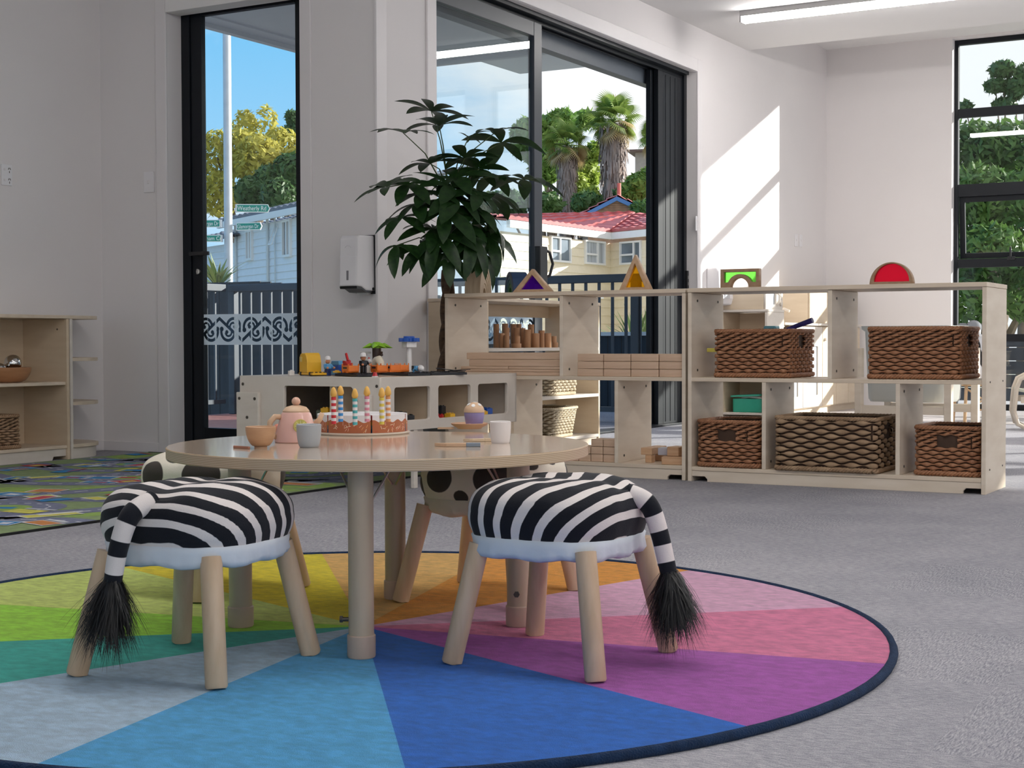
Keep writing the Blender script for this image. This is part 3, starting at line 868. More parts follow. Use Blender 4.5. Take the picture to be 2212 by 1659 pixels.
for px, py, P_, w_, h_, uu, nn, g_, sp_ in ((1208, 539, A_, 1.0, .66, u, n_, hgl, .45), (1282, 546, A_, 1.08, .64, u, n_, curt, .6), (1365, 546, B_, .86, .62, u2, n2, hgl, .66)):
    house_window(ch, on_wall(px, py, P_, nn), uu, nn, w_, h_, hwin, g_, sp_, True)
MB().box(-.45, .45, -.4, .4, -.06, .06, M=Matrix.Translation(at(1255, 640, D=38.5))).build('porch_roof', hwin, ch)

# brown shingled house behind it
brn = mat('brown_shingle', (.28, .17, .11), rough=.8, var=.2, vscale=6); bblue = mat('blue_barge', (.06, .17, .42), rough=.5, var=.03)
bh_ = thing('gabled_house', 'brown gabled house with blue barge boards and a red flue behind the pink roof', 'house', (0, 0, 0))
G0, G1, GA = at(1270, 466, D=50), at(1402, 466, D=50), at(1332, 434, D=50)
gx = (G1 - G0).normalized(); gn = Vector((-gx.y, gx.x, 0))
mb = MB(); bk = gn * .3
vs_ = [Vector((G0.x, G0.y, -1.5)), Vector((G1.x, G1.y, -1.5)), G1, GA, G0]; nv = len(vs_)
mb.add(vs_ + [v + gn * 6 for v in vs_], [tuple(range(nv)), tuple(range(nv, 2 * nv))[::-1]] + [(i, nv + i, nv + (i + 1) % nv, (i + 1) % nv) for i in range(nv)])
mb.build('wall', brn, bh_)
for k, r_ in enumerate((.12, .26, .4, .54, .68, .82)):
    p0, p1 = G0.lerp(GA, r_), G1.lerp(GA, r_); dz = (GA.z - G0.z) * .13
    MB().add([p0 - gn * .03, p1 - gn * .03, p1.lerp(GA, .14) - gn * .012, p0.lerp(GA, .14) - gn * .012], [(0, 1, 2, 3)]).build('shingle_course', brn, bh_)
for P0, P1, nm in ((G0, GA, 'barge_board'), (GA, G1, 'barge_board')):
    e0 = P0 + (P0 - P1).normalized() * (.25 if P0 is G0 else 0); e1 = P1 + (P1 - P0).normalized() * (.25 if P1 is G1 else 0)
    o0 = -gn * .12; z_ = Vector((0, 0, .14))
    mb = MB(); q8 = [e0 + o0, e1 + o0, e1 + o0 + z_, e0 + o0 + z_]; q8 += [v + gn * .1 for v in q8]
    mb.add(q8, [(0, 1, 2, 3), (7, 6, 5, 4), (0, 4, 5, 1), (2, 6, 7, 3), (3, 7, 4, 0), (1, 5, 6, 2)]); mb.build(nm, bblue, bh_)
    t2 = Vector((0, 0, .14)); roof_slab(bh_, [e0 + o0 + t2, e0 + gn * 6 + t2, e1 + gn * 6 + t2, e1 + o0 + t2], pink_roof)
MB().tube([at(1337, 440, D=51.5), at(1337, 396, D=51.5)], .075, 10).build('flue', mat('flue_red', (.52, .13, .10), rough=.5, var=.05), bh_)
# beige house up the hill
bg_ = thing('hill_house', 'beige flat-roofed house half hidden by trees up the hill', 'house', (0, 0, 0))
p_ = at(1372, 360, D=66); Mx = Matrix.Translation(p_) @ Matrix.Rotation(YAW - .25, 4, 'Z')
MB().box(0, 6, 0, 5, -9.9, .62, M=Mx).build('wall', mat('beige_render', (.42, .36, .31), rough=.8, var=.05), bg_); MB().box(-.3, 6.3, -.3, 5.3, .62, .72, M=Mx).build('roof', mat('brown_fascia', (.16, .10, .08), rough=.7), bg_)
MB().box(.9, 2.2, -.04, .02, -.25, .35, M=Mx).build('window', hgl, bg_)


# ---------------------------------------------------------------- trees
def leaf_cloud(mb, c, r, n, size, rn, hollow=.55, flat=False):
    for _ in range(n):
        d = Vector((rn.gauss(0, 1), rn.gauss(0, 1), rn.gauss(0, 1))).normalized()
        k = hollow + (1 - hollow) * rn.random() ** .6
        p = Vector((c[0] + d.x * r[0] * k, c[1] + d.y * r[1] * k, c[2] + d.z * r[2] * k))
        a = (d + Vector((rn.gauss(0, .6), rn.gauss(0, .6), rn.gauss(0, .6)))).normalized()
        s = size * rn.uniform(.55, 1.35)
        t_ = a.orthogonal().normalized(); t_ = (Matrix.Rotation(rn.uniform(0, 6.28), 3, a) @ t_); b_ = a.cross(t_)
        mb.add([p - t_ * s, p + b_ * s * .38, p + t_ * s, p - b_ * s * .38], [(0, 1, 2, 3)])


def tree(name, label, blobs, trunk, lm, tm, size, seed, group=None, cat='tree', zbase=-1.5):
    rn = random.Random(seed); t_ = thing(name, label, cat, (trunk[0], trunk[1], zbase), 0, group)
    o3 = Vector((trunk[0], trunk[1], zbase)); mb = MB()
    for c, r, n in blobs: leaf_cloud(mb, Vector(c) - o3, r, n, size, rn)
    tag(mb.build('foliage', lm, t_), kind='stuff')
    tr = MB(); top = max(b_[0][2] for b_ in blobs) - zbase
    tr.tube([(0, 0, 0), (rn.uniform(-.2, .2), rn.uniform(-.2, .2), top * .45), (rn.uniform(-.4, .4), rn.uniform(-.4, .4), top * .8)], [trunk[2], trunk[2] * .7, trunk[2] * .3], 8)
    for c, r, n in blobs[:7]:
        e = Vector(c) - o3; tr.tube([(0, 0, top * .35), (e.x * .5, e.y * .5, (e.z + top * .35) / 2), tuple(e)], [trunk[2] * .5, trunk[2] * .3, trunk[2] * .1], 5)
    tr.build('trunk', tm, t_, smooth=60)
    return t_


def blob(px, py, D, rp, n, ry=None):
    p = at(px, py, D=D); k = D / FPX
    return (tuple(p), (rp * k, rp * k, (ry or rp) * k), n)


bark = mat('bark', (.17, .13, .10), rough=.9, var=.3, vscale=6)
lf_yel = leaf_mat('leaf_yellow', (.40, .38, .05), (.58, .52, .12), .35, .4); lf_mid = leaf_mat('leaf_mid', (.10, .22, .045), (.24, .36, .08), .4, .35)
lf_dark = leaf_mat('leaf_dark', (.030, .080, .030), (.10, .19, .055), .5, .25); lf_brt = leaf_mat('leaf_bright', (.20, .34, .05), (.40, .50, .10), .4, .4)
tree('yellow_tree', 'tall loose yellow green tree above the white house roof', [blob(470, 340, 48, 45, 800, 60), blob(520, 330, 48, 40, 700, 55), blob(560, 350, 47, 55, 1200, 60), blob(610, 330, 48, 45, 800, 55), blob(650, 360, 47, 45, 700), blob(470, 420, 47, 50, 800), blob(530, 270, 49, 30, 220, 35), blob(575, 265, 49, 26, 150, 40), blob(700, 340, 48, 50, 600)], (*at(560, 500, D=48)[:2], .3), lf_yel, bark, .13, 1)
tree('dark_tree', 'dense rounded dark green tree in front of the yellow one, above the grey roof', [blob(540, 415, 43, 34, 900), blob(585, 395, 43, 40, 1300), blob(630, 375, 43, 45, 1500), blob(600, 425, 42, 40, 1000), blob(660, 400, 43, 45, 1000), blob(690, 370, 43, 50, 900)], (*at(610, 500, D=43)[:2], .3), lf_dark, bark, .13, 2)
tree('dark_pine', 'small dark pine top rising behind the yellow tree at right', [blob(630, 252, 62, 12, 240, 10), blob(640, 268, 62, 16, 320, 10), blob(628, 285, 62, 20, 340, 10), blob(645, 300, 62, 22, 320, 10)], (*at(637, 500, D=62)[:2], .3), lf_dark, bark, .2, 3)
tree('lime_shrub', 'bright lime green tree between the two palm trunks', [blob(1265, 380, 58, 32, 900, 50), blob(1240, 400, 57, 30, 700), blob(1285, 330, 58, 24, 500), blob(1275, 430, 56, 26, 500)], (*at(1265, 520, D=58)[:2], .25), lf_brt, bark, .17, 4)
tree('hill_tree', 'leafy green tree right of the palms under the beige house', [blob(1385, 400, 53, 34, 1000, 26), blob(1410, 390, 53, 30, 800), blob(1360, 420, 53, 26, 500), blob(1440, 400, 53, 40, 800)], (*at(1390, 520, D=53)[:2], .25), lf_mid, bark, .19, 5)
tree('back_tree', 'dark leafy tree behind the left palm crown', [blob(1190, 285, 68, 36, 900, 40), blob(1215, 260, 68, 26, 500, 24), blob(1180, 350, 67, 34, 800, 50), blob(1150, 300, 68, 50, 900), blob(1262, 260, 70, 22, 200)], (*at(1190, 520, D=68)[:2], .3), lf_mid, bark, .28, 6)
tree('low_hedge', 'dark shrubs on the slope behind the red tiled roof', [blob(1180, 440, 54, 36, 700, 24), blob(1270, 440, 54, 36, 800, 24), blob(1350, 425, 54, 26, 500, 20), blob(1390, 450, 49, 26, 500, 14), blob(1090, 440, 54, 60, 700, 30)], (*at(1230, 520, D=54)[:2], .25), lf_dark, bark, .2, 7, cat='shrub')
# trees behind the far right window
tree('hedge_tree', 'dense green tree filling the far right window', [blob(2100, 330, 24, 90, 1500, 70), blob(2180, 330, 24, 90, 1600, 70), blob(2110, 430, 23, 90, 1500, 80), blob(2210, 450, 23, 100, 1500, 90), blob(2140, 560, 22, 90, 1500, 80), blob(2060, 500, 23, 90, 1200, 120), blob(2230, 620, 22, 90, 1000, 80), blob(2080, 650, 22, 90, 900, 60), blob(2300, 400, 24, 120, 1200, 150), blob(1990, 380, 24, 80, 600, 120)], (*at(2150, 740, D=23)[:2], .2), leaf_mat('leaf_hedge', (.035, .10, .025), (.15, .26, .06), 1.2, .3), bark, .085, 8)
tree('upright_tree', 'thin dark leafed tree top standing against the sky in the far right window', [blob(2165, 150, 27, 28, 420, 18), blob(2150, 185, 27, 22, 300, 16), blob(2195, 190, 27, 30, 420, 26), blob(2215, 160, 27, 24, 300), blob(2170, 225, 27, 24, 220, 14), blob(2085, 232, 27, 16, 160, 14)], (*at(2200, 600, D=27)[:2], .09), lf_dark, bark, .085, 9)


# ---------------------------------------------------------------- fan palms
def fan_frond_mesh():
    mb = MB(); n = 26
    mb.tube([(0, 0, 0), (0, .45, .06), (0, .9, .04)], [.02, .015, .01], 5)
    for k in range(n):
        a = -1.95 + 3.9 * k / (n - 1); L = 1.0 - .18 * abs(a) / 1.95
        d = Vector((math.sin(a), math.cos(a), 0)); s_ = Vector((math.cos(a), -math.sin(a), 0)) * .042
        b0 = Vector((0, .9, .04)); m1 = b0 + d * L * .55 + Vector((0, 0, .02)); e1 = b0 + d * L * .95 + Vector((0, 0, -.28)); 
        mb.add([b0, m1 - s_, m1 + s_, e1], [(0, 1, 2), (1, 3, 2)])
    return mb


palm_g = leaf_mat('palm_green', (.12, .24, .05), (.30, .38, .10), 1.0, .35); palm_d = leaf_mat('palm_dry', (.36, .26, .12), (.48, .38, .20), 1.0, .3)
skirt_m = mat('palm_skirt', (.36, .30, .28), rough=.95, col2=(.20, .165, .155), vscale=2.5, stretch=(2, 2, .5))
fg, fd = fan_frond_mesh().mesh('frond', palm_g), fan_frond_mesh().mesh('frond', palm_d)


def palm(label, px, ytop, ybot, D, r_px, scale, seed, nf=44):
    rn = random.Random(seed); b_ = at(px, ybot, D=D); k = D / FPX; H = (ybot - ytop) * k
    t_ = thing('fan_palm', label, 'palm', (b_.x, b_.y, b_.z - 2), 0, None)
    MB().tube([(0, 0, -(b_.z - 2 + 1.5)), (0, 0, .1)], r_px * k * .6, 10).build('lower_trunk', skirt_m, t_)
    R = r_px * k; sk = MB()
    sk.tube([(0, 0, 0), (0, 0, 2 + H * .3), (0, 0, 2 + H * .75), (0, 0, 2 + H)], [R * .75, R * .8, R * .95, R * .5], 14)
    sk.build('trunk', skirt_m, t_, smooth=60)
    s2 = MB()
    for _ in range(700):
        w = rn.uniform(0, 6.283); z = 2 + H * rn.uniform(-.35, 1.02); rr = R * (.82 + .25 * (z - 2) / H + rn.uniform(0, .18))
        c_, s_ = math.cos(w), math.sin(w); L = rn.uniform(.5, 1.1) * R * 1.2; wd = rn.uniform(.05, .12) * R * 2
        p = Vector((rr * c_, rr * s_, z)); tt = Vector((-s_, c_, 0)) * wd / 2; e = p + Vector((c_ * .14 * R * rn.uniform(.2, 2), s_ * .14 * R, -L)) + Vector((-s_, c_, 0)) * rn.gauss(0, .12) * R
        s2.add([p - tt, p + tt, e + tt * .3, e - tt * .3], [(0, 1, 2, 3)])
    tag(s2.build('dead_frond_skirt', skirt_m, t_), 'hanging grey skirt of dead fronds', kind='stuff')
    for i in range(nf):
        f = i / nf; el = 1.35 - 2.35 * f + rn.gauss(0, .12); az = i * 2.39996 + rn.gauss(0, .2)
        o = bpy.data.objects.new('frond', fd if (f > .80 or rn.random() < .06) else fg); COL.objects.link(o); o.parent = t_
        o.location = (0, 0, 2 + H + .1 * scale)
        o.rotation_euler = (Matrix.Rotation(az, 3, 'Z') @ Matrix.Rotation(el, 3, 'X') @ Matrix.Rotation(rn.gauss(0, .35), 3, 'Y')).to_euler()
        s_ = scale * rn.uniform(.8, 1.12); o.scale = (s_, s_, s_)
    return t_


palm('shorter fan palm with a shaggy grey trunk, left of the tall palm', 1225, 318, 455, 56, 20, .58, 3)
palm('tallest fan palm with a thick shaggy grey trunk behind the red roof', 1325, 268, 445, 56, 26, .64, 5, 46)
palm('small fan palm half hidden at the right jamb of the sliding doors', 1425, 300, 445, 60, 14, .55, 8, 34)

# spiky plants by the fence
fl_m = leaf_mat('flax', (.09, .16, .06), (.26, .30, .12), 2.0, .2)


def flax(label, base, n, L, seed):
    rn = random.Random(seed); t_ = thing('spiky_plant', label, 'plant', base); m_ = None
    for k in range(n):
        a = rn.uniform(0, 6.283); el = rn.uniform(.5, 1.45); l = L * rn.uniform(.6, 1.1)
        d = Vector((math.cos(a) * math.cos(el), math.sin(a) * math.cos(el), math.sin(el))); s_ = Vector((-math.sin(a), math.cos(a), 0)) * .022
        p1 = d * l * .6; p2 = d * l + Vector((d.x, d.y, -.5)) * l * .16
        MB().add([-s_ * .6, s_ * .6, p1 + s_, p1 - s_, p2], [(0, 1, 2, 3), (3, 2, 4)]).build('leaf', fl_m, t_)


c1 = at(1372, 735, D=15.8); flax('spiky green plant showing through the balustrade behind the block shelf', (c1.x, c1.y, .45), 60, .62, 4)
c2 = at(1400, 735, D=16.6); flax('second spiky plant, right of the first, beside the dark door leaves', (c2.x, c2.y, .45), 50, .60, 6)
c3 = at(470, 612, D=17); flax('spiky cordyline head above the balustrade left of the street pole', (c3.x, c3.y, c3.z - .05), 36, .50, 9)
struct('planter_bank', MB().box(-10, -5.3, 13.2, 17.5, -1.5, .45), ground_m)
# ================================================================== furniture
def plate(outlines, thick, name, m, parent=None, M=None, bevel=0.0):
    """flat board cut to an outline (with holes), standing in local XY, thickness along Z"""
    cu = bpy.data.curves.new('plate', 'CURVE'); cu.dimensions = '2D'; cu.fill_mode = 'BOTH'; cu.extrude = thick / 2 - bevel; cu.bevel_depth = bevel; cu.bevel_resolution = 1
    for ol in outlines:
        sp = cu.splines.new('POLY'); sp.points.add(len(ol) - 1); sp.use_cyclic_u = True
        for p_, (a, b_) in zip(sp.points, ol): p_.co = (a, b_, 0, 1)
    if bevel: cu.offset = -bevel
    tmp = bpy.data.objects.new('tmp', cu); COL.objects.link(tmp)
    bpy.context.view_layer.update()
    me = bpy.data.meshes.new_from_object(tmp.evaluated_get(bpy.context.evaluated_depsgraph_get()))
    bpy.data.objects.remove(tmp)
    me.materials.clear(); me.materials.append(m)
    o = bpy.data.objects.new(name, me); COL.objects.link(o)
    if parent: o.parent = parent
    if M is not None: o.matrix_local = M
    return o


UPRIGHT_X = Matrix(((1, 0, 0, 0), (0, 0, -1, 0), (0, 1, 0, 0), (0, 0, 0, 1)))     # plate in local X-Z, facing -Y
UPRIGHT_Y = Matrix(((0, 0, 1, 0), (1, 0, 0, 0), (0, 1, 0, 0), (0, 0, 0, 1)))      # plate in local Y-Z, facing +X


def bolt_at(parent, x, y, z, axis='x', r=.006):
    M = Matrix.Translation((x, y, z)) @ (Matrix.Rotation(PI / 2, 4, 'Y') if axis == 'x' else Matrix.Rotation(PI / 2, 4, 'X'))
    mb = MB().lathe([(r, -.0022), (r, .0016), (r * .55, .0022)], 12, M=M)
    return mb.build('bolt', bolt_m, parent)


def open_shelf(x0, x1, y0, label, up, low, H=.886, D=.39, group=None):
    """double-sided open shelf unit, front at y0, dividers at the given distances from its left end"""
    t_ = thing('shelf_unit', label, 'shelf', (x0, y0, 0), 0, group)
    W = x1 - x0; T = .019
    board(t_, 'side_panel', 0, T, 0, D, 0, H - .02, birch); board(t_, 'side_panel', W - T, W, 0, D, 0, H - .02, birch)
    board(t_, 'top', -.001, W + .001, -.004, D + .004, H - .019, H, birch_h)
    board(t_, 'shelf', T, W - T, .002, D - .002, .459, .477, birch_h)
    board(t_, 'bottom_shelf', T, W - T, .002, D - .002, .05, .068, birch_h)
    for d in up: board(t_, 'divider', d, d + T, .004, D - .004, .477, H - .02, birch)
    for d in low: board(t_, 'divider', d, d + T, .004, D - .004, .068, .459, birch)
    n = .075
    for y in (.006, D - .024):
        poly = [(T, .024), (T + n - .012, .024), (T + n, .012), (T + n, 0), (W - T - n, 0), (W - T - n, .012), (W - T - n + .012, .024), (W - T, .024), (W - T, .05), (T, .05)]
        MB().prism(poly, y, y + .018, 'y').build('kick_board', birch, t_, bevel=.0015)
    for d in (0,) + tuple(up):
        for y in (.07, D - .07): bolt_at(t_, d + T + .0005, y, .83); bolt_at(t_, d + T + .0005, y, .51)
    for d in low:
        for y in (.07, D - .07): bolt_at(t_, d + T + .0005, y, .425); bolt_at(t_, d + T + .0005, y, .10)
    for y in (.07, D - .07):
        for z in (.10, .468): bolt_at(t_, W + .0005, y, z, r=.004)
    return t_


S2X, S1X = -2.735, -4.063
open_shelf(S2X, -1.395, 6.40, 'open birch shelf unit on the right, holding five brown wicker baskets', (.66,), (.357, .96))
open_shelf(S1X, -2.752, 6.415, 'open birch shelf unit in the middle, holding planks and wooden building blocks', (.651,), (.33, .945))

# shelf unit standing against the sliding doors, open towards the room
U3 = thing('shelf_unit', 'birch shelf unit behind the block shelf, holding bamboo cylinders and cream baskets', 'shelf', (-4.58, 7.06, 0))
UW, UD = 1.38, .38
board(U3, 'side_panel', 0, UD, 0, .019, 0, .866, tan_panel); board(U3, 'side_panel', 0, UD, UW - .019, UW, 0, .866, tan_panel)
board(U3, 'top', -.004, UD + .004, -.003, UW + .003, .867, .886, birch_h)
for z, n_ in ((.590, 'shelf'), (.302, 'shelf'), (.05, 'bottom_shelf')): board(U3, n_, .002, UD, .019, UW - .019, z, z + .019, birch_pale)
board(U3, 'rail', .01, .028, .019, UW - .019, .795, .867, tan_panel); board(U3, 'rail', .06, .078, .019, UW - .019, .25, .302, tan_panel)
board(U3, 'kick_board', .35, .37, .019, UW - .019, 0, .05, birch)

# left shelf unit along the corner wall and its rounded end
LS = thing('shelf_unit', 'low birch shelf unit at the left edge with a wooden bowl and a basket', 'shelf', (-6.61, 4.55, 0))
LW, LD, LH = 1.455, .35, .797
board(LS, 'side_panel', 0, LD, LW - .019, LW, 0, LH - .02, tan_panel); board(LS, 'side_panel', 0, LD, 0, .019, 0, LH - .02, tan_panel)
board(LS, 'top', 0, LD + .003, -.002, LW + .004, LH - .019, LH, birch_h)
board(LS, 'shelf', .012, LD - .01, .019, LW - .019, .412, .43, birch_h); board(LS, 'bottom_shelf', .012, LD - .003, .019, LW - .019, .062, .08, birch_h)
board(LS, 'back_panel', .0, .008, .019, LW - .019, .06, LH - .02, birch_pale); board(LS, 'back_panel', .008, .012, LW - .26, LW - .019, .06, LH - .02, tan_panel)
board(LS, 'rail', .015, .033, .019, LW - .16, .715, LH - .02, tan_panel); board(LS, 'rail', .015, .033, .019, LW - .16, .355, .412, tan_panel)
poly = [(.019, 0), (LW - .12, 0), (LW - .11, .02), (LW - .019, .02), (LW - .019, .062), (.019, .062)]
MB().prism(poly, LD - .03, LD - .012, 'x').build('kick_board', birch_pale, LS, bevel=.0015)
bolt_at(LS, .28, LW - .0195, .72, 'y', .005)
LE = thing('corner_shelf', 'rounded quarter-circle birch end shelf standing in the corner beside the left shelf unit', 'shelf', (-6.61, 6.012, 0))
board(LE, 'side_panel', 0, LD, 0, .019, 0, LH - .02, birch_pale); board(LE, 'back_panel', 0, .019, .019, .30, 0, LH - .02, tan_panel)
qr = [(.019, .019)] + [(.019 + .325 * math.cos(w) ** .7, .019 + .335 * math.sin(w) ** .7) for w in [PI / 2 * k / 14 for k in range(15)]]
for z, n_ in ((.543, 'shelf'), (.298, 'shelf'), (.062, 'bottom_shelf')): MB().prism(qr, z, z + .019).build(n_, birch_h, LE, bevel=.001)
MB().prism([(0, 0)] + [(.348 * math.cos(w) ** .7, .358 * math.sin(w) ** .7) for w in [PI / 2 * k / 14 for k in range(15)]], LH - .019, LH).build('top', birch_h, LE, bevel=.001)
ko = [(.019 + .313 * math.cos(w) ** .7, .019 + .323 * math.sin(w) ** .7) for w in [PI / 2 * k / 14 for k in range(15)]]
MB().prism([(.019, .019)] + ko, 0, .062).build('kick_board', birch_pale, LE, bevel=.001)

# ---------------------------------------------------------------- round rug
HUB, RC, RR = Vector((-1.936, 2.715)), Vector((-1.962, 2.712)), 1.165
BND = [(875, 1659), (1565, 1556), (1832, 1428), (1748, 1314), (1372, 1252), (1058, 1202), (697, 1199), (306, 1235), (0, 1305.6), (0, 1385.6), (0, 1476), (66, 1656)]
RCOL = [(25, 88, 168), (148, 76, 150), (222, 128, 165), (222, 172, 200), (230, 155, 55), (232, 184, 104), (236, 216, 44), (206, 222, 122), (146, 198, 62), (52, 150, 138), (170, 194, 214), (82, 168, 220)]


def lin(c): return tuple((v / 255 / 12.92) if v / 255 <= .04045 else ((v / 255 + .055) / 1.055) ** 2.4 for v in c)


def rug_mat(name, rgb):
    c = lin(rgb)
    m = mat(name, tuple(v * min(1.7, .86 / max(c)) for v in c), rough=.95, spec=.2, var=.15, vscale=34, bump=.8, bscale=420, sheen=.15, stretch=(1, 1.7, 1))
    return m


angs = []
for p_ in BND:
    q = at(*p_, Z=.012); angs.append(math.atan2(q.y - HUB.y, q.x - HUB.x))


def rim_hit(a):
    d = Vector((math.cos(a), math.sin(a))); w = HUB - RC
    b_ = d.dot(w); c_ = w.dot(w) - RR * RR
    return HUB + d * (-b_ + math.sqrt(b_ * b_ - c_))


rug = thing('round_rug', 'round rainbow rug of coloured wedges with a navy edge under the round table', 'rug', (RC.x, RC.y, 0))
names = 'blue purple pink pale_pink orange sand yellow pale_green green teal pale_blue sky'.split()
for i in range(12):
    a0, a1 = angs[i], angs[(i + 1) % 12]
    while a1 < a0: a1 += 2 * PI
    n = 18; mb = MB()
    ring = [rim_hit(a0 + (a1 - a0) * k / n) - RC for k in range(n + 1)]
    h = HUB - RC; vs_ = []; fs = []
    for j in range(9):
        for k in range(n + 1):
            p_ = h.lerp(ring[k], max(j / 8, .001))
            zz = .012
            vs_.append((p_.x, p_.y, zz))
    for j in range(8):
        for k in range(n): a = j * (n + 1) + k; fs.append((a, a + n + 1, a + n + 2, a + 1))
    mb.add(vs_, fs)
    w = mb.build('wedge', rug_mat('rug_' + names[i], RCOL[i]), rug)
    w['label'] = names[i].replace('_', ' ') + ' wedge'
navy = mat('rug_navy', (.012, .030, .075), rough=.9, spec=.1, var=.2, vscale=40, bump=.6, bscale=300, sheen=.05)
path = [(RR * math.cos(2 * PI * k / 96), RR * math.sin(2 * PI * k / 96), .0075) for k in range(96)]
MB().tube(path, .0095, 8, closed=True).build('edge_binding', navy, rug, smooth=60)
MB().lathe([(RR - .004, 0), (RR - .004, .0105)], 96).build('backing', navy, rug)

# ---------------------------------------------------------------- road play mat
MATW, MATL = 2.24, 3.75
mx0, my0 = -6.20, 2.80
pm = thing('play_mat', 'printed road play mat with green fields, roads and houses, on the carpet at left', 'rug', (mx0, my0, 0))
cols = [('mat_green', (.26, .34, .17)), ('mat_road', (.20, .215, .31)), ('mat_white', (.72, .74, .78)), ('mat_blue', (.05, .24, .50)), ('mat_red', (.50, .085, .095)), ('mat_yellow', (.66, .62, .14)), ('mat_orange', (.60, .25, .09)), ('mat_lime', (.30, .44, .12)), ('mat_dark', (.02, .02, .02))]
mcs = [mat(n_, c_, rough=.85, spec=.15, var=.12, vscale=30, bump=.15, bscale=300) for n_, c_ in cols]
MB().box(0, MATW, 0, MATL, .0004, .006).build('base', mcs[0], pm)
mb = MB()
mb.box(MATW, MATW + .012, 0, MATL, .0004, .0085); mb.box(0, MATW, MATL, MATL + .012, .0004, .0085)
mb.build('edge_binding', mcs[8], pm)
pr = MB(); rnd = random.Random(5)


def strip(pts, w, z, mi, dash=None):
    pts = [Vector(p) for p in pts]
    # resample
    out = [pts[0]]; acc = 0
    L = [0]
    for a, b_ in zip(pts, pts[1:]): L.append(L[-1] + (b_ - a).length)
    def P(s_):
        s_ = max(0, min(L[-1] - 1e-5, s_))
        for i in range(len(L) - 1):
            if L[i + 1] > s_: return pts[i].lerp(pts[i + 1], (s_ - L[i]) / (L[i + 1] - L[i]))
        return pts[-1]
    step = .03; n = int(L[-1] / step)
    for k in range(n):
        s0 = k * step
        if dash and (k % dash[1]) >= dash[0]: continue
        a, b_ = P(s0), P(s0 + step); t0 = (P(s0 + .01) - P(s0 - .01)).normalized(); t1 = (P(s0 + step + .01) - P(s0 + step - .01)).normalized()
        n0 = Vector((-t0.y, t0.x)) * w / 2; n1 = Vector((-t1.y, t1.x)) * w / 2
        q = [a - n0, b_ - n1, b_ + n1, a + n0]
        if all(-.001 <= v.x <= MATW and -.001 <= v.y <= MATL for v in q):
            pr.add([(v.x, v.y, z) for v in q], [(0, 1, 2, 3)], mi)


def patch(cx, cy, sx, sy, a, z, mi):
    c_, s_ = math.cos(a), math.sin(a)
    q = [(cx + x * c_ - y * s_, cy + x * s_ + y * c_) for x, y in ((-sx, -sy), (sx, -sy), (sx, sy), (-sx, sy))]
    if all(0.01 < x < MATW - .01 and 0.01 < y < MATL - .01 for x, y in q): pr.add([(x, y, z) for x, y in q], [(0, 1, 2, 3)], mi)


def oval(cx, cy, rx, ry, z, mi):
    q = [(cx + rx * math.cos(w), cy + ry * math.sin(w)) for w in [2 * PI * k / 28 for k in range(28)]]
    if all(0.01 < x < MATW - .01 and 0.01 < y < MATL - .01 for x, y in q): pr.add([(x, y, z) for x, y in q], [tuple(range(28))], mi)


for k in range(70): oval(rnd.uniform(.1, MATW - .1), rnd.uniform(.1, MATL - .1), rnd.uniform(.06, .2), rnd.uniform(.05, .16), .0062 + k * 2e-6, rnd.choice((7, 7, 0)))
roads = []
for c0 in (.28, .82, 1.36, 1.92): roads.append([(c0 + .10 * math.sin(k * .32 + c0 * 4), k * .08) for k in range(48)])
for c0 in (.35, .95, 1.55, 2.15, 2.75, 3.35): roads.append([(k * .08, c0 + .12 * math.sin(k * .42 + c0 * 3)) for k in range(29)])
for rd in roads: strip(rd, .15, .0066, 1)
for rd in roads: strip(rd, .012, .0070, 2, (2, 4))
for cx, cy, r in ((.55, .66, .16), (1.62, 1.25, .17), (1.1, 2.45, .16), (.55, 3.05, .15), (1.65, 3.05, .16)):
    ring = [(cx + r * math.cos(2 * PI * k / 30), cy + r * math.sin(2 * PI * k / 30)) for k in range(31)]
    strip(ring, .13, .0073, 1); strip(ring, .010, .0076, 2, (1, 2)); oval(cx, cy, r - .065, r - .065, .0077, 7)
    patch(cx, cy, .045, .03, .4, .0079, rnd.choice((5, 3, 4)))
for k in range(84):
    cx, cy, a = rnd.uniform(.08, MATW - .08), rnd.uniform(.08, MATL - .08), rnd.choice((0, PI / 2)) + rnd.uniform(-.4, .4)
    sx, sy = rnd.uniform(.05, .11), rnd.uniform(.03, .06); z = .0080 + k * 6e-6
    mi = rnd.choice((3, 3, 4, 5, 6, 3))
    if rnd.random() < .6: patch(cx, cy, sx + .009, sy + .009, a, z, 2)
    patch(cx, cy, sx, sy, a, z + 3e-6, mi)
    if rnd.random() < .5: patch(cx + .01, cy, sx * .5, sy * .45, a, z + 5e-6, rnd.choice((2, 5, 6, 4)))
    if rnd.random() < .5: patch(cx, cy + sy + .03, sx, .010, a, z + 5e-6, rnd.choice((5, 2, 4)))
pr.build('print', mcs, pm)

# ---------------------------------------------------------------- round table
TC, TR, TZ = Vector((-1.925, 2.765, 0)), .466, .415


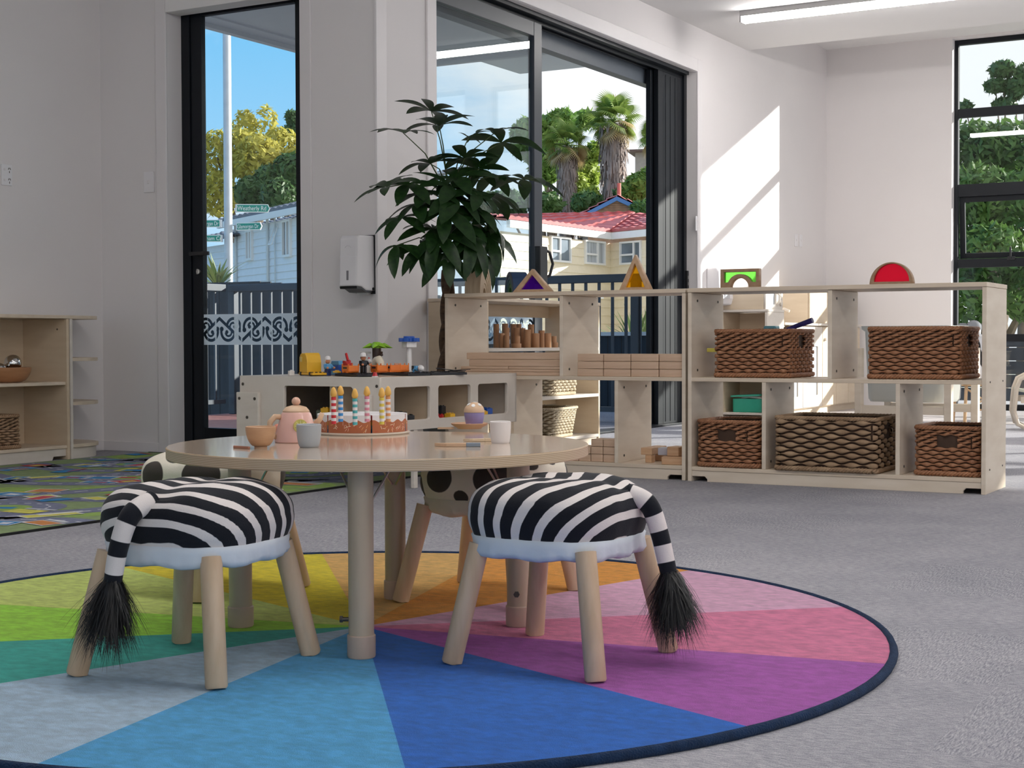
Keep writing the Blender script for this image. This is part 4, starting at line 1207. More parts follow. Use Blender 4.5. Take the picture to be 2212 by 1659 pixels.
def table_mats():
    m, t, b = new_mat('table_laminate')
    b.inputs['Base Color'].default_value = (.70, .56, .425, 1)
    co = t.nodes.new('ShaderNodeTexCoord'); mpn = t.nodes.new('ShaderNodeMapping'); mpn.inputs['Scale'].default_value = (2, 9, 2); mpn.inputs['Rotation'].default_value = (0, 0, .5)
    n = t.nodes.new('ShaderNodeTexNoise'); n.inputs['Scale'].default_value = 6; n.inputs['Detail'].default_value = 5
    t.links.new(co.outputs['Object'], mpn.inputs[0]); t.links.new(mpn.outputs[0], n.inputs['Vector'])
    x = t.nodes.new('ShaderNodeMixRGB'); x.inputs['Color1'].default_value = (.60, .46, .34, 1); x.inputs['Color2'].default_value = (.70, .56, .43, 1)
    t.links.new(n.outputs['Fac'], x.inputs['Fac']); t.links.new(x.outputs[0], b.inputs['Base Color'])
    b.inputs['Roughness'].default_value = .16; b.inputs['Specular IOR Level'].default_value = .7; b.inputs['Coat Weight'].default_value = .6; b.inputs['Coat Roughness'].default_value = .08
    m2, t, b = new_mat('ply_edge')
    co = t.nodes.new('ShaderNodeTexCoord'); sp = t.nodes.new('ShaderNodeSeparateXYZ'); t.links.new(co.outputs['Object'], sp.inputs[0])
    n = t.nodes.new('ShaderNodeTexNoise'); n.inputs['Scale'].default_value = 14; t.links.new(co.outputs['Object'], n.inputs['Vector'])
    a1 = t.nodes.new('ShaderNodeMath'); a1.operation = 'MULTIPLY_ADD'; a1.inputs[1].default_value = .0022; t.links.new(n.outputs['Fac'], a1.inputs[0]); t.links.new(sp.outputs['Z'], a1.inputs[2])
    a2 = t.nodes.new('ShaderNodeMath'); a2.operation = 'MULTIPLY'; a2.inputs[1].default_value = 1850; t.links.new(a1.outputs[0], a2.inputs[0])
    a3 = t.nodes.new('ShaderNodeMath'); a3.operation = 'SINE'; t.links.new(a2.outputs[0], a3.inputs[0])
    mr = t.nodes.new('ShaderNodeMapRange'); mr.inputs['From Min'].default_value = -.6; mr.inputs['From Max'].default_value = .9; t.links.new(a3.outputs[0], mr.inputs['Value'])
    x = t.nodes.new('ShaderNodeMixRGB'); x.inputs['Color1'].default_value = (.66, .515, .36, 1); x.inputs['Color2'].default_value = (.38, .255, .145, 1)
    t.links.new(mr.outputs[0], x.inputs['Fac']); t.links.new(x.outputs[0], b.inputs['Base Color']); b.inputs['Roughness'].default_value = .45
    return m, m2


lam, ply = table_mats()
leg_beige = mat('leg_beige', (.50, .395, .285), rough=.35, spec=.4, var=.03, vscale=6, coat=.15)
cap_beige = mat('cap_beige', (.54, .40, .31), rough=.4, spec=.4, var=.02)
rt = thing('round_table', 'low round birch plywood table with four beige tube legs on the rainbow rug', 'table', (TC.x, TC.y, 0))
mb = MB().lathe([(0, TZ), (TR - .002, TZ), (TR, TZ - .0015), (TR, TZ - .0225), (TR - .002, TZ - .024), (0, TZ - .024)], 120)
mb.m = [0 if all(abs(mb.v[i][2] - TZ) < 1e-4 for i in f) else 1 for f in mb.f]
mb.build('tabletop', [lam, ply], rt, smooth=30)
for (x, y) in ((-1.750, 2.447), (-2.176, 2.585), (-1.640, 2.890), (-2.080, 3.053)):
    lx, ly = x - TC.x, y - TC.y
    l = MB().lathe([(.0255, .045), (.0255, TZ - .024)], 28).build('leg', leg_beige, rt, (lx, ly, 0), smooth=40)
    MB().lathe([(.027, .0125), (.0285, .0155), (.0285, .056), (.0268, .058), (.0255, .058)], 28).build('foot_cap', cap_beige, l, smooth=40)
    b_ = MB(); d = Vector((-lx, -ly, 0)).normalized(); s_ = Vector((-d.y, d.x, 0))
    b_.tube([s_ * .024 + Vector((0, 0, .088)), s_ * .037 + Vector((0, 0, .088))], .0045, 8); b_.tube([s_ * .037 + Vector((0, 0, .088)), s_ * .043 + Vector((0, 0, .088))], .007, 6)
    b_.build('screw_knob', bolt_m, l)
    br = MB()
    for sg in (1, -1):
        a_ = Vector((0, 0, TZ - .12)) + d * .027 + s_ * .004 * sg
        br.tube([a_, Vector((0, 0, TZ - .026)) + d * .075 + s_ * .055 * sg], .0025, 6)
    br.build('brace_wire', steel, l)

# ---------------------------------------------------------------- animal stools
zebra_m = stripe_mat('zebra_plush', 'stripe', (.010, .011, .016), (.80, .73, .70))
cow_m = stripe_mat('cow_plush', 'stripe', (.055, .045, .038), (.80, .73, .60), soft=.03)
lining_w = mat('cover_lining', (.70, .745, .80), rough=.6, spec=.3, var=.05, vscale=12, bump=.15, bscale=30, sheen=.1)  # blue tint puts the rug's reflection into the white cloth
lining_c = mat('cover_lining_cream', (.72, .645, .52), rough=.8, var=.06, vscale=12, bump=.3, bscale=40)
fur_m = mat('black_fur', (.006, .006, .007), rough=.45, spec=.4, var=.2)


def cover(kind, a, b_, seed, tail_dir):
    """plush cover: rings of a rounded square rising to a puffy top; returns mesh with the pattern field"""
    rn = random.Random(seed); ns, prof = 112, []
    for t in np.linspace(0, 1, 12): prof.append((.955 + .075 * math.sin(t * PI * .62), .258 + .052 * t))
    for t in np.linspace(.04, 1, 30):
        w = t * PI / 2; prof.append((1.026 * (math.cos(w) ** .62 if t < 1 else 0.0001), .310 + .066 * math.sin(w) ** .85))
    vs_, fld, fs = [], [], []
    n_ = 3.0
    for i, (r, z) in enumerate(prof):
        for k in range(ns):
            w = 2 * PI * k / ns; c_, s_ = math.cos(w), math.sin(w)
            q = (abs(c_) ** n_ + abs(s_) ** n_) ** (-1 / n_)
            x, y = a * r * q * c_, b_ * r * q * s_
            nn = mnoise.noise(Vector((x * 9 + seed, y * 9, z * 9)))
            n2 = mnoise.noise(Vector((x * 26 + seed, y * 26, z * 14)))
            side = 1 - min(1, max(0, (z - .262) / .05))
            puck = .003 * math.sin(w * 23 + seed) * side
            x *= 1 + .02 * nn + .008 * n2 + puck; y *= 1 + .02 * nn + .008 * n2 + puck
            zz = z + (.007 * nn + .003 * n2) * (1 if r < 1 else .3) - (.010 * math.exp(-(y / .03) ** 2) * (.5 + .5 * nn) if kind == 'zebra' and z > .35 else 0)
            vs_.append((x, y, zz))
            if kind == 'zebra':
                s1 = x * tail_dir / a                      # -1 head .. 1 tail
                fade = 1 - min(1, max(0, (s1 + .1) / 1.1))
                slope = .12 + 1.25 * max(0, (s1 + .6) / 1.6) ** 1.2
                ph = x * tail_dir + .38 * abs(y) * fade + slope * (.376 - z)
                f = math.sin(2 * PI * ph / .056 + .8 + .8 * mnoise.noise(Vector((x * 7, y * 5 + seed, z * 7)))) + .28
                fld.append(-f if True else 0)
            else:
                fld.append(0)
    m_ = len(prof)
    for i in range(m_ - 1):
        for k in range(ns):
            l = (k + 1) % ns; fs.append((i * ns + k, i * ns + l, (i + 1) * ns + l, (i + 1) * ns + k))
    fs.append(tuple(range((m_ - 1) * ns, m_ * ns)))
    if kind == 'cow':
        spots = []
        for az, zc, r in ((-113, .315, .040), (-92, .272, .020), (-63, .318, .050), (-22, .285, .026), (2, .330, .034), (-140, .29, .030), (40, .30, .045), (95, .30, .05), (150, .31, .045), (-170, .33, .035)):
            spots.append((math.radians(az + (-6 if seed == 35 else 0)), zc, r))
        for az in (-100, -30, 60, 140): spots.append((math.radians(az), .40, .040))
        V = np.array(vs_); F = np.full(len(V), 9.0)
        for w, zc, r in spots:
            q = (abs(math.cos(w)) ** 3 + abs(math.sin(w)) ** 3) ** (-1 / 3)
            sc_ = 1.0 if zc < .33 else rn.uniform(.2, .95)
            c0 = np.array([a * q * math.cos(w) * sc_, b_ * q * math.sin(w) * sc_, .37 if sc_ < .95 else zc])
            d = (V - c0) * np.array([1, 1, 1.15])
            F = np.minimum(F, (np.sqrt((d ** 2).sum(1)) - r) * 25)
        fld = F
    me = bpy.data.meshes.new('cover'); me.from_pydata(vs_, [], fs)
    vattr(me, 'stripe', fld); me.polygons.foreach_set('use_smooth', [True] * len(me.polygons))
    return me


def stool(label, c, rz, a, b_, feet, kind, seed, tail=None, group=None):
    t_ = thing('zebra_stool' if kind == 'zebra' else 'cow_stool', label, 'stool', (c[0], c[1], 0), rz, group)
    Mi = Matrix.Rotation(-rz, 3, 'Z')
    me = cover(kind, a, b_, seed, 1)
    me.materials.append(zebra_m if kind == 'zebra' else cow_m)
    o = bpy.data.objects.new('plush_cover', me); COL.objects.link(o); o.parent = t_
    # gathered band under the cover
    ns = 112; vs_, fs = [], []
    rows = [(.80, .232), (.86, .222), (.95, .226), (.985, .236), (.975, .250), (.99, .262), (.95, .266)]
    for i, (r, z) in enumerate(rows):
        for k in range(ns):
            w = 2 * PI * k / ns; cc, ss = math.cos(w), math.sin(w); q = (abs(cc) ** 3 + abs(ss) ** 3) ** (-1 / 3)
            rip = 1 + .012 * math.sin(w * 31 + seed + i) * (i < 4) + .012 * mnoise.noise(Vector((cc * 4, ss * 4, z * 30 + seed)))
            vs_.append((a * r * q * cc * rip, b_ * r * q * ss * rip, z + (.003 * math.sin(w * 9 + seed) + .003 * mnoise.noise(Vector((cc * 3 + seed, ss * 3, 0)))) * (i < 4)))
    for i in range(len(rows) - 1):
        for k in range(ns):
            l = (k + 1) % ns; fs.append((i * ns + k, (i + 1) * ns + k, (i + 1) * ns + l, i * ns + l)[::-1])
    MB().add(vs_, fs).build('gathered_band', lining_w if kind == 'zebra' else lining_c, t_, smooth=179)
    seat = [(a * .88 * (abs(math.cos(w)) ** 3 + abs(math.sin(w)) ** 3) ** (-1 / 3) * math.cos(w), b_ * .88 * (abs(math.cos(w)) ** 3 + abs(math.sin(w)) ** 3) ** (-1 / 3) * math.sin(w)) for w in [2 * PI * k / 40 for k in range(40)]]
    MB().prism(seat, .236, .256).build('seat_board', beech_leg, t_)
    for f in feet:
        p0 = Mi @ Vector((f[0] - c[0], f[1] - c[1], 0)); p1 = Vector((p0.x * .74, p0.y * .74, .245))
        p0.z = .0125 if (Vector(f[:2]) - RC).length < RR else 0.001
        ax = (p1 - p0).normalized()
        mb = MB().tube([p0 + Vector((0, 0, .0)), p0 + ax * .004, p1], [.0175, .0205, .0205], 20)
        # flat foot
        mb.v = [(x, y, max(z, p0.z)) for x, y, z in mb.v]
        mb.build('leg', beech_leg, t_, smooth=40)
    if tail:
        pts = [Mi @ (Vector(p) - Vector((c[0], c[1], 0))) for p in tail]
        # smooth path
        path = []
        n = 40
        for i in range(n + 1):
            u = i / n * (len(pts) - 1); k = min(int(u), len(pts) - 2); f = u - k
            P = [pts[max(k - 1, 0)], pts[k], pts[k + 1], pts[min(k + 2, len(pts) - 1)]]
            path.append(0.5 * ((2 * P[1]) + (P[2] - P[0]) * f + (2 * P[0] - 5 * P[1] + 4 * P[2] - P[3]) * f * f + (3 * P[1] - P[0] - 3 * P[2] + P[3]) * f ** 3))
        rs = [.0205 - .004 * i / n for i in range(n + 1)]
        mb = MB().tube(path, rs, 18)
        o = mb.build('tail', zebra_m, t_, smooth=179)
        L = 0; fl = []
        for i in range(n + 1):
            if i: L += (path[i] - path[i - 1]).length
            f = math.sin(2 * PI * L / .062 - 1.2) + .15
            fl += [f] * 18
        vattr(o.data, 'stripe', fl)
        o['label'] = 'striped black and white tail'
        e, d = path[-1], (path[-1] - path[-2]).normalized()
        d = (d + Vector((0, 0, -.4))).normalized()
        rn = random.Random(seed + 3); mb = MB()
        core = [e + d * u for u in (-.006, .012, .04, .075, .10)]
        mb.tube(core, [.014, .027, .032, .026, .006], 12)
        for k in range(1700):
            w = rn.uniform(0, 2 * PI); rr = rn.uniform(.2, 1) ** .5
            s1 = d.orthogonal().normalized(); s2 = d.cross(s1)
            out = s1 * math.cos(w) + s2 * math.sin(w)
            p = e + out * .019 * rr + d * rn.uniform(-.008, .05)
            ln = rn.uniform(.06, .135) * (1.12 - .3 * rr)
            v1 = (d * .8 + out * rn.uniform(.15, .80) + Vector((rn.gauss(0, .2), rn.gauss(0, .2), rn.gauss(0, .15)))).normalized()
            prev = p; wd = rn.uniform(.0007, .0017); sd = out.cross(d).normalized()
            row = [p - sd * wd, p + sd * wd]
            for j in range(1, 5):
                v1 = (v1 + Vector((0, 0, -.22)) + Vector((rn.gauss(0, .13), rn.gauss(0, .13), 0))).normalized()
                prev = prev + v1 * ln / 4; ww = wd * (1 - j / 4.2)
                row += [prev - sd * ww, prev + sd * ww]
            mb.add(row, [(2 * j, 2 * j + 1, 2 * j + 3, 2 * j + 2) for j in range(4)])
        ts = mb.build('tassel', fur_m, o, smooth=179)
        tag(ts, 'long black fur tassel', kind='stuff')
    return t_


zl = [(-2.124, 2.047), (-1.817, 2.090), (-1.852, 2.416), (-2.167, 2.383)]
stool('wooden stool with a zebra print plush cover at the front left of the round table', (-1.985, 2.235), math.radians(-90 + 6), .160, .162, zl, 'zebra', 1,
      tail=[(-1.975, 2.10, .347), (-1.985, 2.052, .325), (-1.998, 2.034, .27), (-2.012, 2.03, .20)])
zr = [(-1.559, 2.481), (-1.240, 2.474), (-1.235, 2.794), (-1.558, 2.816)]
stool('wooden stool with a zebra print plush cover at the right of the round table', (-1.405, 2.640), math.radians(0), .160, .158, zr, 'zebra', 11,
      tail=[(-1.268, 2.66, .345), (-1.226, 2.672, .325), (-1.206, 2.682, .27), (-1.186, 2.684, .188)])
cr_ = [(-2.041, 3.016), (-2.064, 3.350), (-1.750, 3.377), (-1.735, 3.050)]
stool('wooden stool with a cow print plush cover tucked behind the table on the right', (-1.885, 3.205), .05, .160, .165, cr_, 'cow', 22)
cl = [(-2.463, 2.768), (-2.390, 3.087), (-2.720, 3.08), (-2.775, 2.78)]
cs = stool('wooden stool with a cow print plush cover tucked behind the table on the left', (-2.562, 2.945), .15, .158, .158, cl, 'cow', 35)
tb = MB(); rn = random.Random(2); q = Matrix.Rotation(-.15, 3, 'Z') @ (at(357, 1185, D=3.5) - Vector((-2.585, 2.93, 0)))
for k in range(160):
    w = Vector((rn.gauss(0, 1), rn.gauss(0, 1), rn.gauss(-.4, 1))).normalized(); s_ = w.orthogonal().normalized() * .0014
    b0 = q + w * .004
    tb.add([b0 - s_, b0 + s_, b0 + w * .018], [(0, 1, 2)])
tb.tube([q + Vector((0, 0, .055)), q], .006, 8)
tag(tb.build('tail_tuft', mat('brown_fur', (.16, .10, .04), rough=.8, var=.3), cs), 'short brown fur tuft', kind='stuff')
# ================================================================== baskets
wick_b = mat('wicker_brown', (.40, .19, .095), rough=.5, spec=.4, col2=(.27, .115, .055), vscale=22, stretch=(1, 1, 3))
wick_g = mat('seagrass', (.40, .27, .165), rough=.7, spec=.25, col2=(.27, .17, .10), vscale=18)
wick_c = mat('wicker_cream', (.66, .57, .43), rough=.7, spec=.25, col2=(.50, .41, .28), vscale=20)
wick_t = mat('wicker_tan', (.40, .255, .155), rough=.6, spec=.3, col2=(.28, .165, .09), vscale=20)
shade_in = mat('basket_inside_shade', (.06, .03, .016), rough=.8, var=.2); cream_in = mat('basket_inside_cream', (.33, .23, .13), rough=.8, var=.15)  # dark lining colour stands in for shade in handle holes and weave gaps


def rr_path(w, d, r, n):
    """evenly spaced points and outward normals round a rounded rectangle"""
    pts = rrect(-w / 2, w / 2, -d / 2, d / 2, r, 6); pts.append(pts[0])
    P = [Vector(p) for p in pts]; L = [0]
    for a, b_ in zip(P, P[1:]): L.append(L[-1] + (b_ - a).length)
    out = []; k = 0
    for i in range(n):
        s_ = L[-1] * i / n
        while L[k + 1] < s_: k += 1
        f = (s_ - L[k]) / max(1e-9, L[k + 1] - L[k]); p = P[k].lerp(P[k + 1], f)
        t_ = (P[k + 1] - P[k]).normalized(); out.append((p, Vector((t_.y, -t_.x))))
    return out, L[-1]


def basket(label, loc, w, d, h, wm, lm, holes=(), rz=0, r=.02, chunky=False, taper=.0, group=None, stake=.027, row=.0165):
    t_ = thing('wicker_basket', label, 'basket', loc, rz, group)
    per = 2 * (w + d) - 8 * r + 2 * PI * r
    ns = int(per / stake / 2) * 2; spp = 5; n = ns * spp
    ring, _ = rr_path(w, d, r, n)
    rows = []; z = .024
    while z < h - .022:
        hh = row if (chunky or z < h * .58) else row * .66
        rows.append((z + hh / 2, hh)); z += hh
    mb = MB(); cs = 6
    for ri, (zc, hh) in enumerate(rows):
        run = []
        def flush(closed=False):
            m_ = len(run)
            if m_ < 2: return
            base = []; fs = []
            for q in run: base += q
            for i in range(m_ if closed else m_ - 1):
                j = (i + 1) % m_
                for c in range(cs): e = (c + 1) % cs; fs.append((i * cs + c, j * cs + c, j * cs + e, i * cs + e))
            mb.add(base, fs)
        broke = False
        for i in range(n):
            p, nr = ring[i]; k = 1 - taper * (1 - zc / h)
            x, y = p.x * k, p.y * k
            if any(((x * ax + y * ay) > lim and abs(-x * ay + y * ax - off) < hw and z0 < zc < z1) for ax, ay, lim, off, hw, z0, z1 in holes):
                broke = True; flush(); run = []; continue
            ph = PI * i / spp + PI * ri
            o = .0052 * math.cos(ph) if not chunky else .0050 * math.cos(ph)
            tr_, tv = (.0044, hh * (.44 + .20 * math.cos(ph))) if not chunky else (.0066, hh * (.34 + .30 * math.cos(ph)))
            dz = 0
            if not chunky and zc > h * .58: dz = .22 * hh * math.sin(ph)
            q = []
            for c in range(cs):
                a = 2 * PI * c / cs; rr_ = o + tr_ * math.cos(a)
                q.append((x + nr.x * rr_, y + nr.y * rr_, zc + dz + tv * math.sin(a)))
            run.append(q)
        flush(not broke)
        if broke and run: pass
    tag(mb.build('weave', wm, t_, smooth=179), kind='stuff')
    # plaited rim and foot: two strands twisted about each other
    for nm, zc, rad, sc_ in (('rim', h - .010, .0085, 1.0), ('foot_braid', .012, .0098, 1 - taper)):
        mb = MB(); rp, L = rr_path(w * sc_ + .004, d * sc_ + .004, r, 200); tw = int(L / .045)
        for s in (0, 1, 2):
            mb.tube([(p.x + nr.x * rad * .62 * math.cos(2 * PI * tw * i / 200 + s * 2.094), p.y + nr.y * rad * .62 * math.cos(2 * PI * tw * i / 200 + s * 2.094), zc + rad * .62 * math.sin(2 * PI * tw * i / 200 + s * 2.094)) for i, (p, nr) in enumerate(rp)], rad * .66, 6, closed=True)
        mb.build(nm, wm, t_, smooth=179)
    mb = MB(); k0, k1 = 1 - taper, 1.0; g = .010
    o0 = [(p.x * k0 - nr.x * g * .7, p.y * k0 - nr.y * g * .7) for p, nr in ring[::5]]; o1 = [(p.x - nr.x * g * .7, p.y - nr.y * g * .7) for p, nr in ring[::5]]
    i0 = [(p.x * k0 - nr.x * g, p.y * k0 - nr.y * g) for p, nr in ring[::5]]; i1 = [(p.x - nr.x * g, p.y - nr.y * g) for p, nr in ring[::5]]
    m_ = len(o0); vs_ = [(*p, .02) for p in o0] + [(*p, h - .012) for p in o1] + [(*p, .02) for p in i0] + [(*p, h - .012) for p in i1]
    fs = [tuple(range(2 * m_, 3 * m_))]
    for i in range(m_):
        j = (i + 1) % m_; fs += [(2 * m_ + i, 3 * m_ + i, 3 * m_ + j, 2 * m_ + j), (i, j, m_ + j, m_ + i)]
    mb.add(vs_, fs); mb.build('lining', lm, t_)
    return t_


HX = lambda w, h: (1, 0, w / 2 - .03, 0, .035, h * .62, h * .86)
HF = lambda d, h, off=0: (0, -1, d / 2 - .03, off, .042, h * .58, h * .80)
basket('brown wicker basket on the upper left shelf, a blue toy handle sticking out', (-2.447, 6.63, .477), .345, .36, .222, wick_b, shade_in, (HX(.345, .222),))
basket('brown wicker basket on the upper right shelf of the right-hand unit', (-1.713, 6.63, .477), .385, .36, .228, wick_b, shade_in, (HX(.385, .228),))
basket('round-cornered brown wicker basket with a handle hole on the lower left shelf', (-2.545, 6.575, .068), .300, .33, .218, wick_b, shade_in, (HF(.33, .218),), r=.05)
basket('wide flat-sided seagrass basket in the lower middle compartment', (-2.082, 6.57, .068), .45, .35, .245, wick_g, shade_in, (HX(.45, .245),), r=.012, chunky=True, stake=.046, row=.0205)
basket('brown wicker basket with a white thing in its handle hole on the lower right shelf', (-1.563, 6.60, .068), .268, .33, .215, wick_b, shade_in, (HF(.33, .215),), r=.03)
tag(MB().box(-.035, .035, -.006, .006, -.02, .018).ball((.02, 0, .012), .016, 10, 6).build('paper_bundle', mat('paper_white', (.85, .84, .80), rough=.7), None, (-1.56, 6.462, .215)), 'crumpled white paper seen through the handle hole of the lower right basket', 'paper')
# toys poking out of the upper left basket
tag(MB().tube([(-.09, 0, -.028), (.02, .0, .012), (.10, 0, .038)], [.008, .011, .013], 10).build('toy_baton', plastic('toy_indigo', (.06, .05, .26)), None, (-2.325, 6.66, .700), -.1, smooth=50), 'indigo blue plastic toy handle sticking out of the upper left basket', 'toy')
tag(MB().ball((0, 0, 0), (.022, .018, .014), 12, 8).ball((.022, 0, -.006), .012).build('wooden_toy', toywood, None, (-2.36, 6.70, .702), smooth=179), 'small knobbly wooden toy on top of the upper left basket', 'toy')
tag(MB().box(-.03, .03, -.03, .03, -.012, .012).build('blue_cup_toy', plastic('toy_cyan', (.25, .62, .72)), None, (-2.44, 6.70, .702), bevel=.006), 'light cyan plastic toy lying at the rim of the upper left basket', 'toy')
tag(MB().box(-.035, .035, -.006, .006, -.009, .009).build('yellow_tag', plastic('toy_yellow_tag', (.68, .60, .10)), None, (-2.665, 6.55, .602), bevel=.002), 'yellow plastic strip poking out at the left side of the upper left basket', 'toy')
# cream baskets on the unit against the doors
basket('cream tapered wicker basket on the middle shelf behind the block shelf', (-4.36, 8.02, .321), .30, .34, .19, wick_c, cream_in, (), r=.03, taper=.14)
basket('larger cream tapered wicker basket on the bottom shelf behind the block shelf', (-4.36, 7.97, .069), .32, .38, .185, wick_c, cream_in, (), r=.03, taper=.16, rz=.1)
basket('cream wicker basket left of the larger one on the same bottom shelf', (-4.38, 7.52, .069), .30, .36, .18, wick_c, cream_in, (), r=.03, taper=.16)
basket('tan square wicker basket on the bottom shelf of the left unit', (-6.44, 5.42, .080), .30, .50, .185, wick_t, shade_in, (), r=.015, taper=-.02, stake=.030, row=.0135)

# bowl of mirror balls on the left shelf
def bowl_prof(r0, r1, h, t=.004, foot=None):
    p = [(0, 0), (r0, 0)]
    if foot: p += [(r0, foot), (r0 * .93, foot + .001)]
    for k in range(1, 9):
        f = k / 8; p.append((r0 + (r1 - r0) * math.sin(f * PI / 2) ** 1.0, (foot or 0) + (h - (foot or 0)) * (1 - math.cos(f * PI / 2)) ** .9))
    p += [(r1 - t * .5, h + .0012), (r1 - t, h)]
    for k in range(7, -1, -1):
        f = k / 8; p.append((max(0, (r0 - t) + (r1 - r0) * math.sin(f * PI / 2)), (foot or 0) + t + (h - t - (foot or 0)) * (1 - math.cos(f * PI / 2)) ** .9))
    p.append((0, (foot or 0) + t)); return p


bw = mat('bowl_wood', (.50, .25, .12), rough=.35, coat=.2, col2=(.38, .17, .07), vscale=6, stretch=(1, 1, 4))
q = at(15, 824, X=-6.43)
tag(MB().lathe(bowl_prof(.065, .128, .082, .007), 40).build('wooden_bowl', bw, None, (-6.43, q.y, .4305), smooth=50), 'turned reddish brown wooden bowl holding mirror balls on the left shelf', 'bowl')
mirror = mat('mirror_ball', (.80, .78, .76), rough=.03, metal=1.0)
tag(MB().ball((0, 0, 0), .047, 32, 18).build('mirror_ball', mirror, None, (-6.405, q.y + .020, .535), smooth=179), 'large silver mirror ball resting on top of the wooden bowl', 'ball')
tag(MB().ball((0, 0, 0), .042, 32, 18).build('mirror_ball', mirror, None, (-6.415, q.y - .07, .498), smooth=179), 'silver mirror ball half sunk in the wooden bowl at the photo edge', 'ball')

# ================================================================== building blocks
def block(label, x0, x1, y0, y1, z0, z1, m=beech, rz=0, name='building_block', group=None, cat='block'):
    c = Vector(((x0 + x1) / 2, (y0 + y1) / 2, z0))
    o = MB().box(-(x1 - x0) / 2, (x1 - x0) / 2, -(y1 - y0) / 2, (y1 - y0) / 2, 0, z1 - z0).build(name, m, None, c, rz, bevel=.003)
    return tag(o, label, cat, group)


pz = [(.4775, .4955, 999, 'bottom thick'), (.496, .508, 994, 'second lowest thin'), (.5085, .5215, 995, 'middle thin'), (.522, .556, 1013, 'second from top'), (.5565, .590, 1008, 'topmost')]
for z0, z1, px, nm in pz:
    x0 = at(px, 790, Y=6.44).x
    if nm == 'middle thin':
        xs = at(1098, 790, Y=6.44).x
        block('left short half of the split thin plank layer in the long plank stack', x0, xs - .001, 6.44, 6.60, z0, z1, name='wooden_plank', cat='plank', group='long planks on the block shelf')
        block('right half of the split thin plank layer in the long plank stack', xs + .001, -3.418, 6.44, 6.60, z0, z1, name='wooden_plank', cat='plank', group='long planks on the block shelf')
    else: block(nm + ' plank of the long beech plank stack on the block shelf', x0, -3.418, 6.44, 6.60, z0, z1, name='wooden_plank', cat='plank', group='long planks on the block shelf')
cxs = [at(px, 800, Y=6.43).x for px in (1246, 1303, 1362, 1422.5)] + [-2.776]
rn = random.Random(4)
for r_, rw in enumerate(('bottom', 'middle', 'top')):
    for c in range(4):
        block('%s row, %s beech brick from the left in the three-high brick stack' % (rw, ('first', 'second', 'third', 'fourth')[c]), cxs[c] + .0015 + rn.uniform(0, .001), cxs[c + 1] - .0015, 6.43 + rn.uniform(0, .003), 6.53, .4772 + r_ * .0363, .4772 + r_ * .0363 + .0350, group='beech bricks stacked three high')
w_ = at(1276, 990, Y=6.44).x; st = .0655
for r_, cols in ((0, (-3, -2, -1, 0, 1)), (1, (-1, 0, 1)), (2, (0, 1))):
    for c in cols:
        x0 = w_ + c * st; x1 = min(x0 + st - .003, -3.120)
        if x1 - x0 < .02: continue
        block('%s row, %s small beech block from the right on the bottom shelf' % (('bottom', 'middle', 'top')[r_], ('first', 'second', 'third', 'fourth', 'fifth')[1 - c]), x0, x1, 6.44 + rn.uniform(0, .004), 6.55, .0682 + r_ * .0365, .0682 + r_ * .0365 + .0352, group='small beech blocks on the bottom shelf')
bt2 = mat('beech_block_warm', (.62, .39, .23), rough=.5, col2=(.52, .30, .16), vscale=8, stretch=(1, 5, 9))
block('low wide block at the front of the loose pile on the bottom right shelf', -2.895, -2.79, 6.445, 6.545, .0682, .1055, bt2, .25)
block('small upright cube under the loose pile at its left', -2.995, -2.960, 6.50, 6.535, .0682, .1045, bt2, -.1)
block('grey-sided block leaning at the middle of the loose pile', -2.935, -2.872, 6.50, 6.575, .1062, .141, mat('block_grey', (.42, .39, .42), rough=.5, var=.05), .18)
block('square block lying on the low wide block of the loose pile', -2.868, -2.808, 6.47, 6.56, .1062, .150, bt2, -.05)
block('far left block of the loose pile, jutting out over the small cube', -3.02, -2.962, 6.50, 6.68, .1050, .139, bt2, .02)
block('hidden block at the back of the loose pile beside the right panel', -2.84, -2.775, 6.62, 6.70, .0682, .148, bt2)
block('back support block of the loose pile', -3.00, -2.95, 6.62, 6.69, .0682, .1045, bt2)

cyl = [(1072, 700, 13, 8, 7.70), (1084, 720, 13, 4, 7.25), (1091, 699, 14, 8, 7.9), (1093.5, 708, 15, 6, 7.65), (1094, 724, 11, 3, 7.2), (1109, 700, 14, 8, 8.0), (1116, 708, 14, 6, 7.7), (1121, 700, 11, 8, 8.25), (1129, 709, 13, 6, 7.95), (1139, 712, 16, 4, 7.45), (1147, 701, 14, 8, 8.3), (1148, 708, 12, 5, 8.1), (1157, 720, 17, 3, 7.6), (1170, 714, 14, 5, 8.05), (1171, 720, 10, 3, 7.75), (1183, 720, 16, 3, 7.75)]
ords = 'first second third fourth fifth sixth seventh eighth ninth tenth eleventh twelfth thirteenth fourteenth fifteenth sixteenth'.split()
for k, (px, ty, wd, dpt, D) in enumerate(cyl):
    D = 7.55 + (8 - dpt) * -.03 + .18 * (dpt > 5)
    p = at(px, 749, D=D); X = max(-4.53, min(-4.24, p.x + (8 - dpt) * .0)); 
    X = -4.27 - .035 * dpt; p = at(px, 740, X=X)
    dd = (Vector((p.x, p.y, 0))).dot(Vector((-math.sin(YAW), math.cos(YAW), 0)))
    r_ = wd / 2 * dd / FPX; zt = at(px, ty, D=dd).z; hgt = max(.03, zt - .609)
    tag(MB().lathe([(0, 0), (r_ * .96, 0), (r_, .002), (r_, hgt - .002), (r_ * .95, hgt), (r_ * .72, hgt), (r_ * .70, hgt - .012), (0, hgt - .012)], 18).build('bamboo_cylinder', bamboo, None, (p.x, p.y, .6092), smooth=40), '%s bamboo cylinder from the left on the shelf by the sliding door' % ords[k], 'block', 'bamboo cylinders on the upper shelf')
